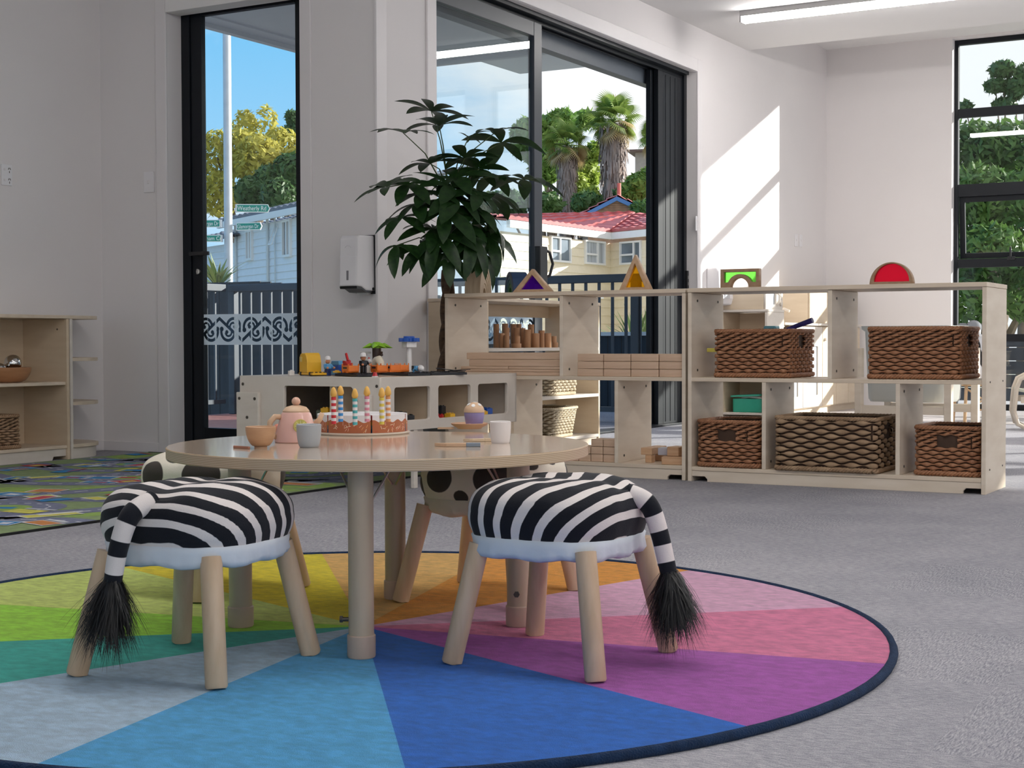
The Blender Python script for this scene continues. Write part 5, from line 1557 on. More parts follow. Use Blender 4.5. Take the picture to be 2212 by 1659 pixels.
for px, z0, z1, wd, nm in ((1115, .6092, .634, 25, 'flat bamboo disc at the front of the bamboo cylinders'), (1117, .6342, .677, 15, 'short bamboo cylinder standing on the flat bamboo disc'), (1199, .6092, .640, 15, 'low bamboo piece at the right end of the cylinder row'), (1197, .6402, .677, 13, 'bamboo piece stacked on the low one at the right end')):
    p = at(px, 740, X=-4.262 if px < 1150 else -4.27); r_ = wd / 2 * 7.7 / FPX
    tag(MB().lathe([(0, 0), (r_, 0), (r_, z1 - z0), (0, z1 - z0)], 18).build('bamboo_cylinder', bamboo, None, (p.x, p.y, z0), smooth=40), nm, 'block', 'bamboo cylinders on the upper shelf')

# ---------------------------------------------------------------- see-through blocks on the shelf tops
blk_edge = mat('frame_block_wood', (.60, .40, .25), rough=.5, col2=(.50, .32, .19), vscale=9, stretch=(5, 5, 1))
ZS = .8865


def window_block(label, px, D_Y, w, h, outer, inner, col, nm, thick=.032, rz=0, wood=blk_edge):
    p = at(px, 630, Y=D_Y)
    t_ = thing('window_block', label, 'block', (p.x, D_Y, ZS), rz)
    plate([outer] + inner, thick, 'frame', wood, t_, UPRIGHT_X, bevel=.002)
    for ol in inner:
        c = Vector((sum(a for a, b_ in ol) / len(ol), sum(b_ for a, b_ in ol) / len(ol)))
        if col: plate([[(c.x + (a - c.x) * 1.01, c.y + (b_ - c.y) * 1.01) for a, b_ in ol]], .004, 'pane', col, t_, UPRIGHT_X)
    return t_


k1 = 7.45 / FPX / .868
tri = [(-.1, 0), (.1, 0), (0, .113)]
window_block('low wide triangular wooden block with a purple window on the block shelf', 1152, 6.55, .2, .113, [(-.112, .0025), (.112, .0025), (0, .118)], [[(-.068, .017), (.068, .017), (0, .090)]], acrylic('purple_pane', (.22, .03, .62)), 'purple')
window_block('tall triangular wooden block with an amber window near the shelf join', 1374, 6.56, .17, .165, [(-.084, .0025), (.084, .0025), (0, .172)], [[(-.052, .016), (.052, .016), (0, .130)]], acrylic('amber_pane', (.95, .50, .02)), 'amber')
wb = mat('frame_block_dark', (.37, .235, .14), rough=.5, col2=(.29, .175, .10), vscale=9, stretch=(5, 5, 1))
W2, H2 = .188, .088
ar = arc(.0, .0, .076, PI * .93, PI * .07, 18)
window_block('rectangular wooden block with a green window over an arch, on the right-hand unit', 1600, 6.52, W2, H2, [(-W2 / 2, .0025), (-.043, .0025)] + arc(0, .0025, .043, PI, 0, 16)[1:-1] + [(.043, .0025), (W2 / 2, .0025), (W2 / 2, H2), (-W2 / 2, H2)], [[(-.078, .074), (.078, .074), (.078, .026)] + arc(0, .002, .062, .42, PI - .42, 14) + [(-.078, .026)]][::1], acrylic('green_pane', (.20, .78, .10)), 'green', rz=0, wood=wb)
window_block('half-round wooden block with a red window on the right-hand unit', 1927, 6.52, .19, .092, [(-.096, .0025)] + arc(0, .0025, .096, PI, 0, 24)[1:-1] + [(.096, .0025)], [[(-.078, .014)] + arc(0, .014, .078, PI, 0, 20)[1:-1] + [(.078, .014)]], acrylic('red_pane', (.85, .02, .06)), 'red', wood=wb)


def rainbow(label, px, Y, cols, rz, r0, wd, hole, sx=1.0):
    p = at(px, 632, Y=Y); t_ = thing('rainbow_stacker', label, 'toy', (p.x, p.y, ZS), rz)
    n = len(cols); st_ = (r0 - hole) / n
    for k, c in enumerate(cols):
        ro, ri = r0 - k * st_, r0 - (k + 1) * st_ + .0015
        o_ = [(a * sx, b_) for a, b_ in arc(0, 0, ro, 0, PI, 22)]; i_ = [(a * sx, b_) for a, b_ in arc(0, 0, ri, PI, 0, 22)]
        MB().prism(o_ + i_, -wd / 2 + k * .002, wd / 2 - k * .002, 'y').build('arch', c, t_, bevel=.0015)
    return t_


pale = mat('pale_arch', (.74, .58, .40), rough=.5, col2=(.60, .43, .27), vscale=7, stretch=(1, 9, 1))
rainbow('natural wood nesting rainbow arches seen edge-on, left on the block shelf', 1033, 6.62, [pale] * 5, math.radians(-80), .152, .085, .03, .55)
rainbow('dark blue nesting rainbow arches standing left of the purple triangle', 1117, 6.66, [plastic('arch_navy', (.015, .045, .12), .5), plastic('arch_blue', (.02, .09, .16), .5), plastic('arch_teal', (.02, .13, .12), .5), plastic('arch_green', (.04, .16, .05), .5)], math.radians(-44), .112, .085, .03, .75)

# ================================================================== play table with building-brick toys
PT = Vector((-3.665, 5.274)); PA = math.radians(-4)
pt = thing('play_table', 'birch play table with cut-out bins and building-brick toys on top', 'table', (PT.x, PT.y, 0), PA)
ex, ey = Vector((math.cos(PA), math.sin(PA))), Vector((-math.sin(PA), math.cos(PA)))


def on_face(px, py, right):
    """pixel -> (along, height) on the right (+x) or front (-y) face of the play table"""
    d = ray(px, py); n = ex if right else ey
    t_ = (PT.x * n.x + PT.y * n.y) / (d[0] * n.x + d[1] * n.y)
    P = np.array([0, 0, EYE]) + t_ * d; v = Vector((P[0] - PT.x, P[1] - PT.y))
    return (v.dot(ey) if right else v.dot(ex)), P[2]


TT = .493; LXn, LYn = -.82, 1.045
def cut(px0, py0, px1, py1, right):
    a0, z1 = on_face(px0, py0, right); a1, z0 = on_face(px1, py1, right)
    return a0, a1, z0, z1
cl_ = cut(613, 846, 762, 906, False)
c1_, c2_, c3_ = cut(852, 846, 930, 910, True), cut(947, 842, 1017, 907, True), cut(1033, 838, 1097, 897, True)
zb, zt = min(c1_[2], c2_[2], c3_[2]) + .005, .459
plate([[(LXn, .258), (-.004, .258), (-.004, TT), (LXn, TT)], rrect(cl_[0], cl_[1], .305, .450, .014)], .018, 'front_panel', birch_pale, pt, Matrix.Translation((0, .009, 0)) @ UPRIGHT_X, bevel=.0015)
plate([[(.004, .258), (LYn, .258), (LYn, TT), (.004, TT)]] + [rrect(c[0], c[1], .302, .447, .014) for c in (c1_, c2_, c3_)], .018, 'side_panel', birch_pale, pt, Matrix.Translation((-.009, 0, 0)) @ UPRIGHT_Y, bevel=.0015)
board(pt, 'back_panel', LXn, 0, LYn - .018, LYn, .258, TT, birch_pale); board(pt, 'side_panel', LXn, LXn + .018, .018, LYn - .018, .258, TT, birch_pale)
board(pt, 'top', LXn + .018, -.018, .018, LYn - .018, .474, .4925, birch_h); board(pt, 'bin_floor', LXn + .018, -.018, .018, LYn - .018, .275, .290, tan_panel)
for y in (c1_[1] + .02, c2_[1] + .02): board(pt, 'bin_divider', -.30, -.018, y, y + .012, .29, .462, tan_panel)
board(pt, 'bin_back', -.30, -.288, .018, LYn - .018, .29, .462, tan_panel); board(pt, 'bin_divider', LXn + .25 + .30, LXn + .25 + .312, .018, .30, .29, .462, tan_panel)
for a0, a1 in ((on_face(517, 880, False)[0], on_face(564, 880, False)[0]), (on_face(769, 880, False)[0], on_face(806, 880, False)[0])):
    l = board(pt, 'leg', a0, a1, -.020, -.001, .0005, .418, birch_pale, bevel=.003)
    for bx_, bz in ((a0 + .02, .39), (a1 - .02, .39), ((a0 + a1) / 2, .305)): bolt_at(l, bx_, -.0205, bz, 'y', .007)
board(pt, 'leg', -.065, -.002, LYn - .055, LYn - .02, .0005, .258, tan_panel); board(pt, 'leg', LXn + .02, LXn + .06, LYn - .055, LYn - .02, .0005, .258, tan_panel)
board(pt, 'leg', -.022, -.003, .235, .262, .0005, .258, birch_pale)
for bx_ in (LXn + .02, -.02): bolt_at(pt, bx_, -.0005, .455, 'y', .007)

YEL, RED, ORG, BLU, GRN, WHT, BLK, CRM, BRN = [plastic('toy_' + n_, c_) for n_, c_ in (('yellow', (.80, .45, .03)), ('red', (.55, .02, .025)), ('orange', (.80, .19, .02)), ('blue', (.015, .09, .42)), ('green', (.25, .50, .03)), ('white', (.80, .77, .75)), ('black', (.010, .010, .013)), ('cream', (.74, .66, .52)), ('brown', (.045, .022, .013)))]
LBL = plastic('toy_light_blue', (.10, .33, .58)); SKN = plastic('toy_skin', (.62, .25, .12)); GRY = plastic('toy_grey', (.32, .33, .36))
ZT0 = .4938


def tpos(px, D, z=ZT0):
    p = at(px, 800, D=D); return Vector((p.x, p.y, z))


def studs(mb, xs, ys, z, r=.0045, h=.004):
    for x in xs:
        for y in ys: mb.lathe([(r, 0), (r, h), (0, h)], 10, M=Matrix.Translation((x, y, z)))
    return mb


VR = YAW  # nothing but a handy name for the angle of the table's long toys
def toy(name, label, px, D, rz=-.55, cat='toy', z=ZT0): return thing(name, label, cat, tpos(px, D, z), rz)


# track plates
for px, D, lx, ly, lab, zz in ((770, 6.62, .13, .05, 'black studded toy plate under the orange carts', ZT0), (875, 6.80, .15, .055, 'black studded toy plate at the right of the orange carts', ZT0), (950, 6.92, .10, .09, 'black ridged toy track piece at the right end of the toys', ZT0)):
    t_ = toy('toy_plate', lab, px, D)
    mb = MB().box(-lx, lx, -ly, ly, 0, .011); studs(mb, [-lx + .012 + .02 * k for k in range(int(lx * 100))], (-ly + .012, 0, ly - .012), .011); mb.build('plate', BLK, t_, bevel=.001)
t_ = toy('toy_truck', 'yellow toy brick cab with a long base plate, left end of the play table', 670, 6.76, -.50)
mb = MB(); prof_ = [(-.042, .014), (.046, .014), (.046, .060), (.036, .092), (.022, .102), (-.018, .102), (-.034, .094), (-.042, .060)]
mb.prism(prof_, -.035, .035, 'y'); mb.build('cab', YEL, t_, bevel=.004)
mb = MB().box(-.046, .105, -.036, .036, .004, .014); studs(mb, [.055 + .017 * k for k in range(3)], (-.02, 0, .02), .014); mb.build('base', YEL, t_, bevel=.002)
MB().box(-.034, -.010, -.0365, -.035, .062, .085).build('window_panel', plastic('toy_pale_yellow', (.75, .58, .20)), t_)
for x in (-.025, .075): MB().lathe([(.009, -.037), (.009, .037)], 14, M=Matrix.Translation((x, 0, .0092)) @ Matrix.Rotation(PI / 2, 4, 'X')).build('wheel', BLK, t_)
t_ = toy('toy_cube', 'small white toy brick at the far left of the play table top', 629, 6.78, z=ZT0)
studs(MB().box(-.012, .012, -.012, .012, 0, .022), (0,), (0,), .022, .006).build('brick', WHT, t_, bevel=.002)


def figure(label, px, D, rz, body, legs, hat, brim=True, lie=False, z=ZT0):
    t_ = toy('toy_figure', label, px, D, rz, 'toy figure', z)
    R = Matrix.Identity(4)
    if lie: R = Matrix.Translation((0, 0, .016)) @ Matrix.Rotation(PI / 2, 4, 'Y')
    MB().box(-.012, .012, -.011, -.001, 0, .030, M=R).box(-.012, .012, .001, .011, 0, .030, M=R).build('legs', legs, t_, bevel=.003)
    MB().prism([(-.012, .030), (.012, .030), (.010, .054), (-.010, .054)], -.015, .015, 'y', M=R).build('torso', body, t_, bevel=.004)
    for s in (-1, 1):
        a_ = MB().tube([R @ Vector((0, s * .017, .050)), R @ Vector((.006, s * .021, .040)), R @ Vector((.020, s * .018, .036))], .005, 8).build('arm', body, t_, smooth=60)
        MB().ball(R @ Vector((.024, s * .018, .036)), .0055, 8, 6).build('hand', SKN, a_, smooth=179)
    MB().ball(R @ Vector((0, 0, .065)), (.011, .011, .012), 14, 9).build('head', SKN, t_, smooth=179)
    MB().ball(R @ Vector((-.004, 0, .066)), (.010, .0115, .012), 12, 8).build('hair', BRN if brim else hat, t_, smooth=179)
    MB().lathe([(.013, .071), (.0135, .078), (.010, .086), (.003, .089), (0, .089)], 16, M=R).lathe([(.0, .070), (.020, .0705), (.020, .073), (0, .0735)] if brim else [(0, .072), (.014, .072), (.014, .074), (0, .074)], 18, M=R @ Matrix.Diagonal((1.15, .9, 1, 1))).build('hat', hat, t_, smooth=50)
    return t_


figure('toy figure with a white cap and blue overalls standing right of the yellow cab', 708, 6.70, -.3, LBL, plastic('toy_navy', (.02, .04, .14)), WHT, False, z=ZT0)
figure('toy figure with a white brimmed hat and black clothes among the orange carts', 785, 6.60, -.4, BLK, BLK, WHT, True, z=ZT0 + .0155)
figure('toy figure lying face up at the foot of the white post', 893, 6.78, -.5, LBL, BLK, WHT, False, True, z=ZT0 + .0155)
t_ = toy('toy_trough', 'blue toy block bin with a printed light blue sloping lid', 735, 6.82, -.5)
MB().prism([(-.040, 0), (.046, 0), (.046, .046), (-.046, .046)], -.03, .03, 'y').build('bin', BLU, t_, bevel=.003)
MB().prism([(-.046, .046), (.046, .046), (.040, .066), (-.034, .066)], -.028, .028, 'y').build('lid', LBL, t_, bevel=.003); MB().box(-.044, .044, -.031, -.030, .004, .020).build('stripe', LBL, t_)
t_ = toy('toy_scoop', 'red toy scoop with two curved fins behind the first orange cart', 751, 6.72, -.5, z=ZT0 + .0155)
f_ = arc(0, 0, .052, math.radians(8), math.radians(100), 10)
MB().prism(f_ + [(.0, .02)], -.02, -.012, 'y').build('fin', RED, t_); MB().prism([(-.045, .082), (-.038, .086), (-.020, .058), (.0, .052), (.0, .044), (-.026, .046)], .008, .016, 'y').build('fin', RED, t_); MB().box(-.030, .012, -.012, .010, .040, .048).build('base', RED, t_, bevel=.002); MB().box(-.008, .012, -.02, .02, 0, .042).build('stem', RED, t_, bevel=.002)


def crate(label, px, D, w, rz=-.5, z=ZT0 + .0115):
    t_ = toy('toy_cart', label, px, D, rz, z=z); h = .040
    mb = MB()
    for y in (-.026, .022): mb.prism([(-w, .008), (w, .008), (w * 1.06, h), (w * .82, h), (w * .80, h - .009), (-w * .80, h - .009), (-w * .82, h), (-w * 1.06, h)], y, y + .004, 'y')
    mb.box(-w, w, -.022, .022, .006, .010); mb.box(-w, -w + .004, -.022, .022, .010, h - .008); mb.box(w - .004, w, -.022, .022, .010, h - .008)
    mb.build('crate', ORG, t_, bevel=.0012); MB().box(-w * .55, w * .55, -.0268, -.026, .018, .026).build('slot', BLK, t_)
    for x in (-w * .6, w * .6): MB().lathe([(.006, -.028), (.006, .028)], 10, M=Matrix.Translation((x, 0, .0062)) @ Matrix.Rotation(PI / 2, 4, 'X')).build('wheel', ORG, t_)
    return t_


crate('first orange toy cart from the left, in front of the blue bin', 757, 6.56, .034, z=ZT0 + .0155)
crate('middle orange toy cart in front of the cream animal', 819, 6.62, .033, z=ZT0 + .0155)
crate('orange toy cart at the right, left of the white post', 851, 6.68, .018, z=ZT0 + .0155); crate('last orange toy cart against the white post', 868, 6.72, .020, z=ZT0 + .0155)
t_ = toy('toy_animal', 'cream toy animal with an arched back lying behind the middle orange cart', 816, 6.74, -.5, z=ZT0 + .0155)
MB().tube([(-.045, 0, .012), (-.030, 0, .030), (-.008, 0, .052), (.012, 0, .056), (.030, 0, .040), (.036, 0, .012)], [.014, .017, .019, .019, .017, .012], 12).build('body', CRM, t_, smooth=179); MB().ball((-.05, 0, .018), (.020, .016, .017), 12, 8).build('head', CRM, t_, smooth=179)
t_ = toy('toy_horse', 'white toy horse head with a reddish mane behind the hatted figure', 797, 6.80, -.5, z=ZT0)
MB().tube([(-.01, 0, 0), (-.004, 0, .05), (.004, 0, .068), (.018, 0, .060)], [.014, .012, .010, .006], 10).build('body', WHT, t_, smooth=179); MB().tube([(-.014, 0, .05), (-.006, 0, .075), (.002, 0, .078)], .004, 6).build('mane', RED, t_)
t_ = toy('toy_stand', 'white toy stand with a flat square top behind the figures', 790, 6.98, -.5, z=ZT0)
MB().lathe([(.008, 0), (.008, .096)], 14).build('post', WHT, t_); MB().box(-.025, .025, -.016, .016, .096, .106).build('plate', WHT, t_, bevel=.001)
t_ = toy('toy_tree', 'toy tree with a dark brown trunk and bright green leaf crown', 814, 6.92, -.5, z=ZT0)
MB().lathe([(.022, 0), (.020, .06), (.021, .122)], 16).build('trunk', BRN, t_, smooth=50)
for z in (.070, .022):
    MB().tube([(.018, 0, z), (.036, 0, z + .014), (.044, 0, z + .024), (.046, 0, z + .036)], [.009, .008, .007, .008], 8).tube([(.042, 0, z + .022), (.056, 0, z + .021)], .005, 8).build('branch', BRN, t_)
mb = MB()
for k in range(7):
    a = 2 * PI * k / 7 + .2; d = Vector((math.cos(a), math.sin(a), 0)); s_ = Vector((-d.y, d.x, 0))
    mb.add([d * .008 + Vector((0, 0, .140)), d * .036 + s_ * .016 + Vector((0, 0, .134)), d * .075 + Vector((0, 0, .122)), d * .036 - s_ * .016 + Vector((0, 0, .134)), d * .036 + Vector((0, 0, .146)), d * .034 + Vector((0, 0, .122))], [(0, 3, 4), (0, 4, 1), (4, 3, 2), (1, 4, 2), (0, 1, 5), (0, 5, 3), (1, 2, 5), (2, 3, 5)])
mb.lathe([(0, .120), (.026, .122), (.028, .138), (.016, .150), (0, .151)], 14); mb.build('leaf_crown', GRN, t_)
t_ = toy('toy_post', 'tall white toy post with a block and a blue gear wheel on top', 884, 6.86, -.5, z=ZT0)
MB().lathe([(.0125, 0), (.0115, .125)], 18).build('post', WHT, t_, smooth=50); MB().box(-.027, .027, -.025, .025, .125, .150).build('block', WHT, t_, bevel=.002)
g = []
for k in range(48): a = 2 * PI * k / 48; g.append(((.048 if (k % 8) < 5 else .036) * math.cos(a), (.048 if (k % 8) < 5 else .036) * math.sin(a)))
MB().prism(g, .151, .168).lathe([(.026, .168), (.026, .176), (0, .176)], 20).build('gear', BLU, t_, bevel=.001)
t_ = toy('toy_cone', 'small red and white toy cone at the front edge of the play table', 810, 6.45, -.5, z=ZT0)
MB().lathe([(.013, 0), (.007, .020), (0, .021)], 14).build('cone', RED, t_); MB().lathe([(.0145, 0), (.0145, .004), (0, .004)], 14).build('base', WHT, t_)
t_ = toy('toy_plate', 'small yellow toy plate beside the cab on the black plate', 728, 6.62, -.5, z=ZT0 + .0155); studs(MB().box(-.022, .022, -.010, .010, 0, .007), (-.012, .0, .012), (0,), .007).build('plate', YEL, t_, bevel=.001)
rn = random.Random(9); mb = MB()
for k in range(5):
    M = Matrix.Translation((rn.uniform(-.07, .06), rn.uniform(-.03, .03), .006 + k * .0035)) @ Matrix.Rotation(rn.uniform(-.3, .3), 4, 'Z') @ Matrix.Rotation(rn.uniform(-.10, .10), 4, 'Y')
    mb.box(-.055, .055, -.012, .012, -.0015, .0015, M=M)
o = mb.build('folded_track', mat('dark_glossy', (.02, .022, .028), rough=.25, spec=.6), None, tpos(985, 7.02, ZT0 + .002), -.15)
tag(o, 'folded glossy black flexible toy track at the right end of the play table', 'toy')
# toys inside the bins
def bin_toy(name, label, a, dep, right, w, h, m, dz=0, rz=0):
    p = (PT + ey * a - ex * dep) if right else (PT + ex * a + ey * dep)
    o = MB().box(-w / 2, w / 2, -w / 2, w / 2, 0, h); studs(o, (-w / 4, w / 4), (-w / 4, w / 4), h, w * .13, .004)
    return tag(o.build(name, m, None, (p.x, p.y, .2905 + dz), PA + rz, bevel=.002), label, 'toy')


bin_toy('toy_brick', 'yellow lidded toy pot left in the front bin', on_face(684, 890, False)[0], .07, False, .042, .062, YEL); bin_toy('toy_brick', 'yellow toy pot right in the front bin', on_face(703, 890, False)[0], .07, False, .040, .058, YEL, 0, .3); bin_toy('toy_brick', 'dark patterned toy block beside the yellow pots in the front bin', on_face(672, 890, False)[0], .06, False, .026, .05, plastic('toy_olive', (.10, .12, .08)))
bin_toy('toy_brick', 'crumpled black toy piece in the left side bin', on_face(880, 890, True)[0], .08, True, .10, .045, BLK, 0, .4); bin_toy('toy_brick', 'smaller black toy piece in the left side bin', on_face(905, 890, True)[0], .06, True, .05, .03, BLK, 0, .8)
bin_toy('toy_brick', 'white toy block standing in the middle side bin', on_face(971, 890, True)[0], .09, True, .030, .060, GRY); bin_toy('toy_brick', 'black toy block beside the white one in the middle side bin', on_face(979, 890, True)[0], .07, True, .034, .060, BLK)
bin_toy('toy_brick', 'yellow toy brick at the front of the middle side bin', on_face(985, 895, True)[0], .035, True, .036, .026, YEL); bin_toy('toy_brick', 'red toy brick at the front of the middle side bin', on_face(964, 895, True)[0], .035, True, .030, .024, RED, 0, .4); bin_toy('toy_brick', 'blue toy brick at the left of the middle side bin', on_face(953, 895, True)[0], .04, True, .028, .022, BLU, 0, .2)
bin_toy('toy_brick', 'yellow toy brick in the right side bin', on_face(1054, 890, True)[0], .035, True, .042, .026, YEL); bin_toy('toy_brick', 'blue toy brick in the right side bin', on_face(1068, 888, True)[0], .05, True, .048, .038, BLU)

# ================================================================== tea things on the round table
def tp(px, py, z=TZ): return at(px, py, Z=z)
def k_at(p): return Vector((p.x, p.y, 0)).dot(Vector((-math.sin(YAW), math.cos(YAW), 0))) / FPX


p = tp(563.5, 968); k = k_at(p)
tag(MB().lathe(bowl_prof(14 * k, 33 * k, 46 * k, .003, .004), 32).build('wooden_cup', mat('cup_wood', (.56, .33, .185), rough=.45, col2=(.48, .265, .14), vscale=20, stretch=(1, 1, 4)), None, (p.x, p.y, TZ), smooth=50), 'small wooden cup without handle at the left of the round table', 'cup')
p = tp(522, 969); tag(MB().box(-.026, .026, -.003, .003, 0, .0055).build('wooden_stick', mat('stick_wood', (.42, .18, .11), rough=.5, var=.1, vscale=20), None, (p.x, p.y, TZ), YAW * -1 + .30, bevel=.001), 'short reddish wooden stick beside the wooden cup', 'stick')
p = tp(667.5, 966); k = k_at(p)
tag(MB().lathe(bowl_prof(19 * k, 27 * k, 49 * k, .003), 32).build('grey_cup', mat('grey_paint', (.40, .42, .44), rough=.4, var=.02), None, (p.x, p.y, TZ), smooth=50), 'blue grey painted wooden cup in front of the teapot', 'cup')
p = tp(1081, 957); k = k_at(p)
tag(MB().lathe(bowl_prof(18.5 * k, 23 * k, 46 * k, .003), 32).build('white_cup', mat('cup_white', (.80, .73, .70), rough=.4, var=.02), None, (p.x, p.y, TZ), smooth=50), 'white painted wooden cup at the right of the round table', 'cup')
# teapot
p = tp(640, 955); k = k_at(p)
tpt = thing('toy_teapot', 'pink wooden toy teapot with a wooden lid and a lemon slice', 'teapot', (p.x, p.y, TZ), 0)
pink = mat('teapot_pink', (.74, .43, .36), rough=.35, coat=.3, var=.02)
MB().lathe([(0, 0), (44 * k, 0), (46 * k, 2 * k), (44 * k, 20 * k), (32 * k, 62 * k), (29 * k, 65 * k), (0, 65 * k)], 40).build('body', pink, tpt, smooth=40)
lid = MB().lathe([(0, 65 * k), (29 * k, 65 * k), (29 * k, 68 * k), (22 * k, 76 * k), (8 * k, 80 * k), (0, 80 * k)], 32).build('lid', toywood, tpt, smooth=40)
MB().ball((0, 0, 88 * k), 9.5 * k, 18, 12).build('knob', mat('knob_pink', (.72, .42, .30), rough=.45), lid, smooth=179)
fr_ = Vector((math.sin(YAW), -math.cos(YAW), 0)); rt_ = Vector((math.cos(YAW), math.sin(YAW), 0))   # towards the door side and along the table edge
hd = (-rt_ * .93 + fr_ * .36).normalized()
hp_ = [hd * (34 * k) + Vector((0, 0, 55 * k)), hd * (46 * k) + Vector((0, 0, 56 * k)), hd * (57 * k) + Vector((0, 0, 44 * k)), hd * (58 * k) + Vector((0, 0, 28 * k)), hd * (52 * k) + Vector((0, 0, 14 * k)), hd * (42 * k) + Vector((0, 0, 12 * k))]
MB().tube(hp_, [6 * k, 6.5 * k, 6.5 * k, 6.5 * k, 6.5 * k, 6 * k], 12).build('handle', toywood, tpt, smooth=179)
sd = -hd
MB().tube([sd * (34 * k) + Vector((0, 0, 30 * k)), sd * (52 * k) + Vector((0, 0, 48 * k)), sd * (58 * k) + Vector((0, 0, 62 * k))], [8 * k, 6 * k, 5 * k], 12).build('spout', toywood, tpt, smooth=179)
ld = (fr_ * .93 + rt_ * .37).normalized(); lm_ = Matrix.Translation(ld * (38.5 * k) + Vector((0, 0, 36 * k))) @ Matrix.Rotation(math.atan2(ld.y, ld.x), 4, 'Z') @ Matrix.Rotation(PI / 2 - .18, 4, 'Y')
lem = MB().lathe([(15.5 * k, -2 * k), (15.5 * k, 2 * k), (14.5 * k, 2.4 * k)], 28, M=lm_).build('lemon_slice', mat('lemon_rind', (.55, .42, .12), rough=.5), tpt)
MB().lathe([(13.6 * k, 2.3 * k), (13.4 * k, 2.7 * k), (0, 2.7 * k)], 28, M=lm_).build('pulp', mat('lemon_pulp', (.50, .44, .10), rough=.5, var=.25, vscale=90), lem)
mb = MB()
for j in range(8): a = 2 * PI * j / 8; mb.box(2 * k, 12.5 * k, -.35 * k, .35 * k, 2.7 * k, 3.0 * k, M=lm_ @ Matrix.Rotation(a, 4, 'Z'))
mb.build('pith', mat('lemon_pith', (.80, .76, .48), rough=.5), lem)
p = tp(600, 936); tag(MB().ball((0, 0, .012), (.012, .010, .012), 12, 8).ball((-.012, 0, .008), (.008, .008, .008)).ball((.008, .004, .025), .007).build('toy_strawberry', plastic('toy_coral', (.62, .20, .13)), None, (p.x, p.y, TZ), smooth=179), 'small coral and white toy sweet behind the teapot handle', 'toy')
p = tp(722, 926); tag(MB().prism(rrect(-.030, .030, 0, .021, .009), -.014, .014, 'y').build('wooden_loaf', toywood, None, (p.x, p.y, TZ), YAW, bevel=.003), 'rounded wooden toy loaf lying behind the cake', 'toy')
p = tp(1014, 926); k = k_at(p)
tag(MB().lathe([(0, 0), (26 * k, 0), (28 * k, 3 * k), (38 * k, 8 * k), (40.5 * k, 12 * k), (39 * k, 12.5 * k), (28 * k, 7 * k), (0, 6 * k)], 40).build('wooden_saucer', mat('saucer_wood', (.58, .35, .22), rough=.45, col2=(.50, .29, .17), vscale=16), None, (p.x, p.y, TZ), smooth=40), 'round wooden saucer under the toy cupcake', 'saucer')
cc = thing('toy_cupcake', 'toy cupcake with a purple case and white-dotted wooden dome on a saucer', 'cupcake', (p.x, p.y, TZ + 6.2 * k)); p2 = at(1024.5, 900, D=k * FPX); cc.location = (p2.x, p2.y, TZ + 6.2 * k)
MB().lathe([(0, 0), (17 * k, 0), (18 * k, 1 * k), (22 * k, 26 * k), (22 * k, 29 * k), (0, 29 * k)], 32).build('case', mat('case_purple', (.30, .24, .46), rough=.4, var=.02), cc, smooth=40)
MB().lathe([(0, 29.5 * k), (22.5 * k, 29.5 * k)] + [(22.5 * k * math.cos(a), 29.5 * k + 22 * k * math.sin(a)) for a in [PI / 2 * j / 10 for j in range(1, 11)]], 32).build('dome', toywood, cc, smooth=60)
mb = MB()
for az, el in ((-PI / 2 + YAW - .1, .75), (-PI / 2 + YAW + .9, .85), (-PI / 2 + YAW - 1.0, .9), (1.2, .8), (2.4, .7), (0, 1.5)):
    n = Vector((math.cos(az) * math.cos(el), math.sin(az) * math.cos(el), math.sin(el)))
    M = Matrix.Translation(n * 22.3 * k + Vector((0, 0, 29.5 * k))) @ n.to_track_quat('Z', 'Y').to_matrix().to_4x4()
    mb.lathe([(4.2 * k, -.6 * k), (4 * k, .5 * k), (0, .8 * k)], 14, M=M)
mb.build('dots', WHT, cc)
p = tp(962, 927); tag(MB().prism([(-.020, -.004), (.016, -.005), (.022, 0), (.016, .005), (-.020, .004)], 0, .005).build('wooden_spoon', toywood, None, (p.x, p.y, TZ), YAW), 'tiny flat wooden spoon left of the saucer', 'spoon')
kn = tp(988, 965); k = k_at(kn)
kt = thing('toy_knife', 'wooden toy knife with a grey painted handle at the front of the round table', 'knife', (kn.x, kn.y, TZ), YAW + .02)
MB().prism([(-50 * k, 13 * k), (-28 * k, 0.2), (18 * k, 0.2), (18 * k, 13 * k)] if False else [(-50 * k, 8 * k), (-24 * k, -6 * k), (19 * k, -6 * k), (19 * k, 8 * k)], .0002, 8 * k).build('blade', toywood, kt, bevel=.001); MB().box(19 * k, 50 * k, -6 * k, 8 * k, .0002, 8.4 * k).build('handle', mat('grey_blue', (.22, .26, .31), rough=.45, var=.03), kt, bevel=.001)
kn = tp(1035, 954); kt = thing('toy_knife', 'pale wooden toy knife lying behind the grey-handled one', 'knife', (kn.x, kn.y, TZ), YAW + .25)
MB().prism([(-36 * k, 6 * k), (-16 * k, -6 * k), (12 * k, -6 * k), (12 * k, 6 * k)], .0002, 7 * k).build('blade', pale, kt, bevel=.001); MB().box(12 * k, 38 * k, -6 * k, 6 * k, .0002, 7.4 * k).build('handle', pale, kt, bevel=.001)

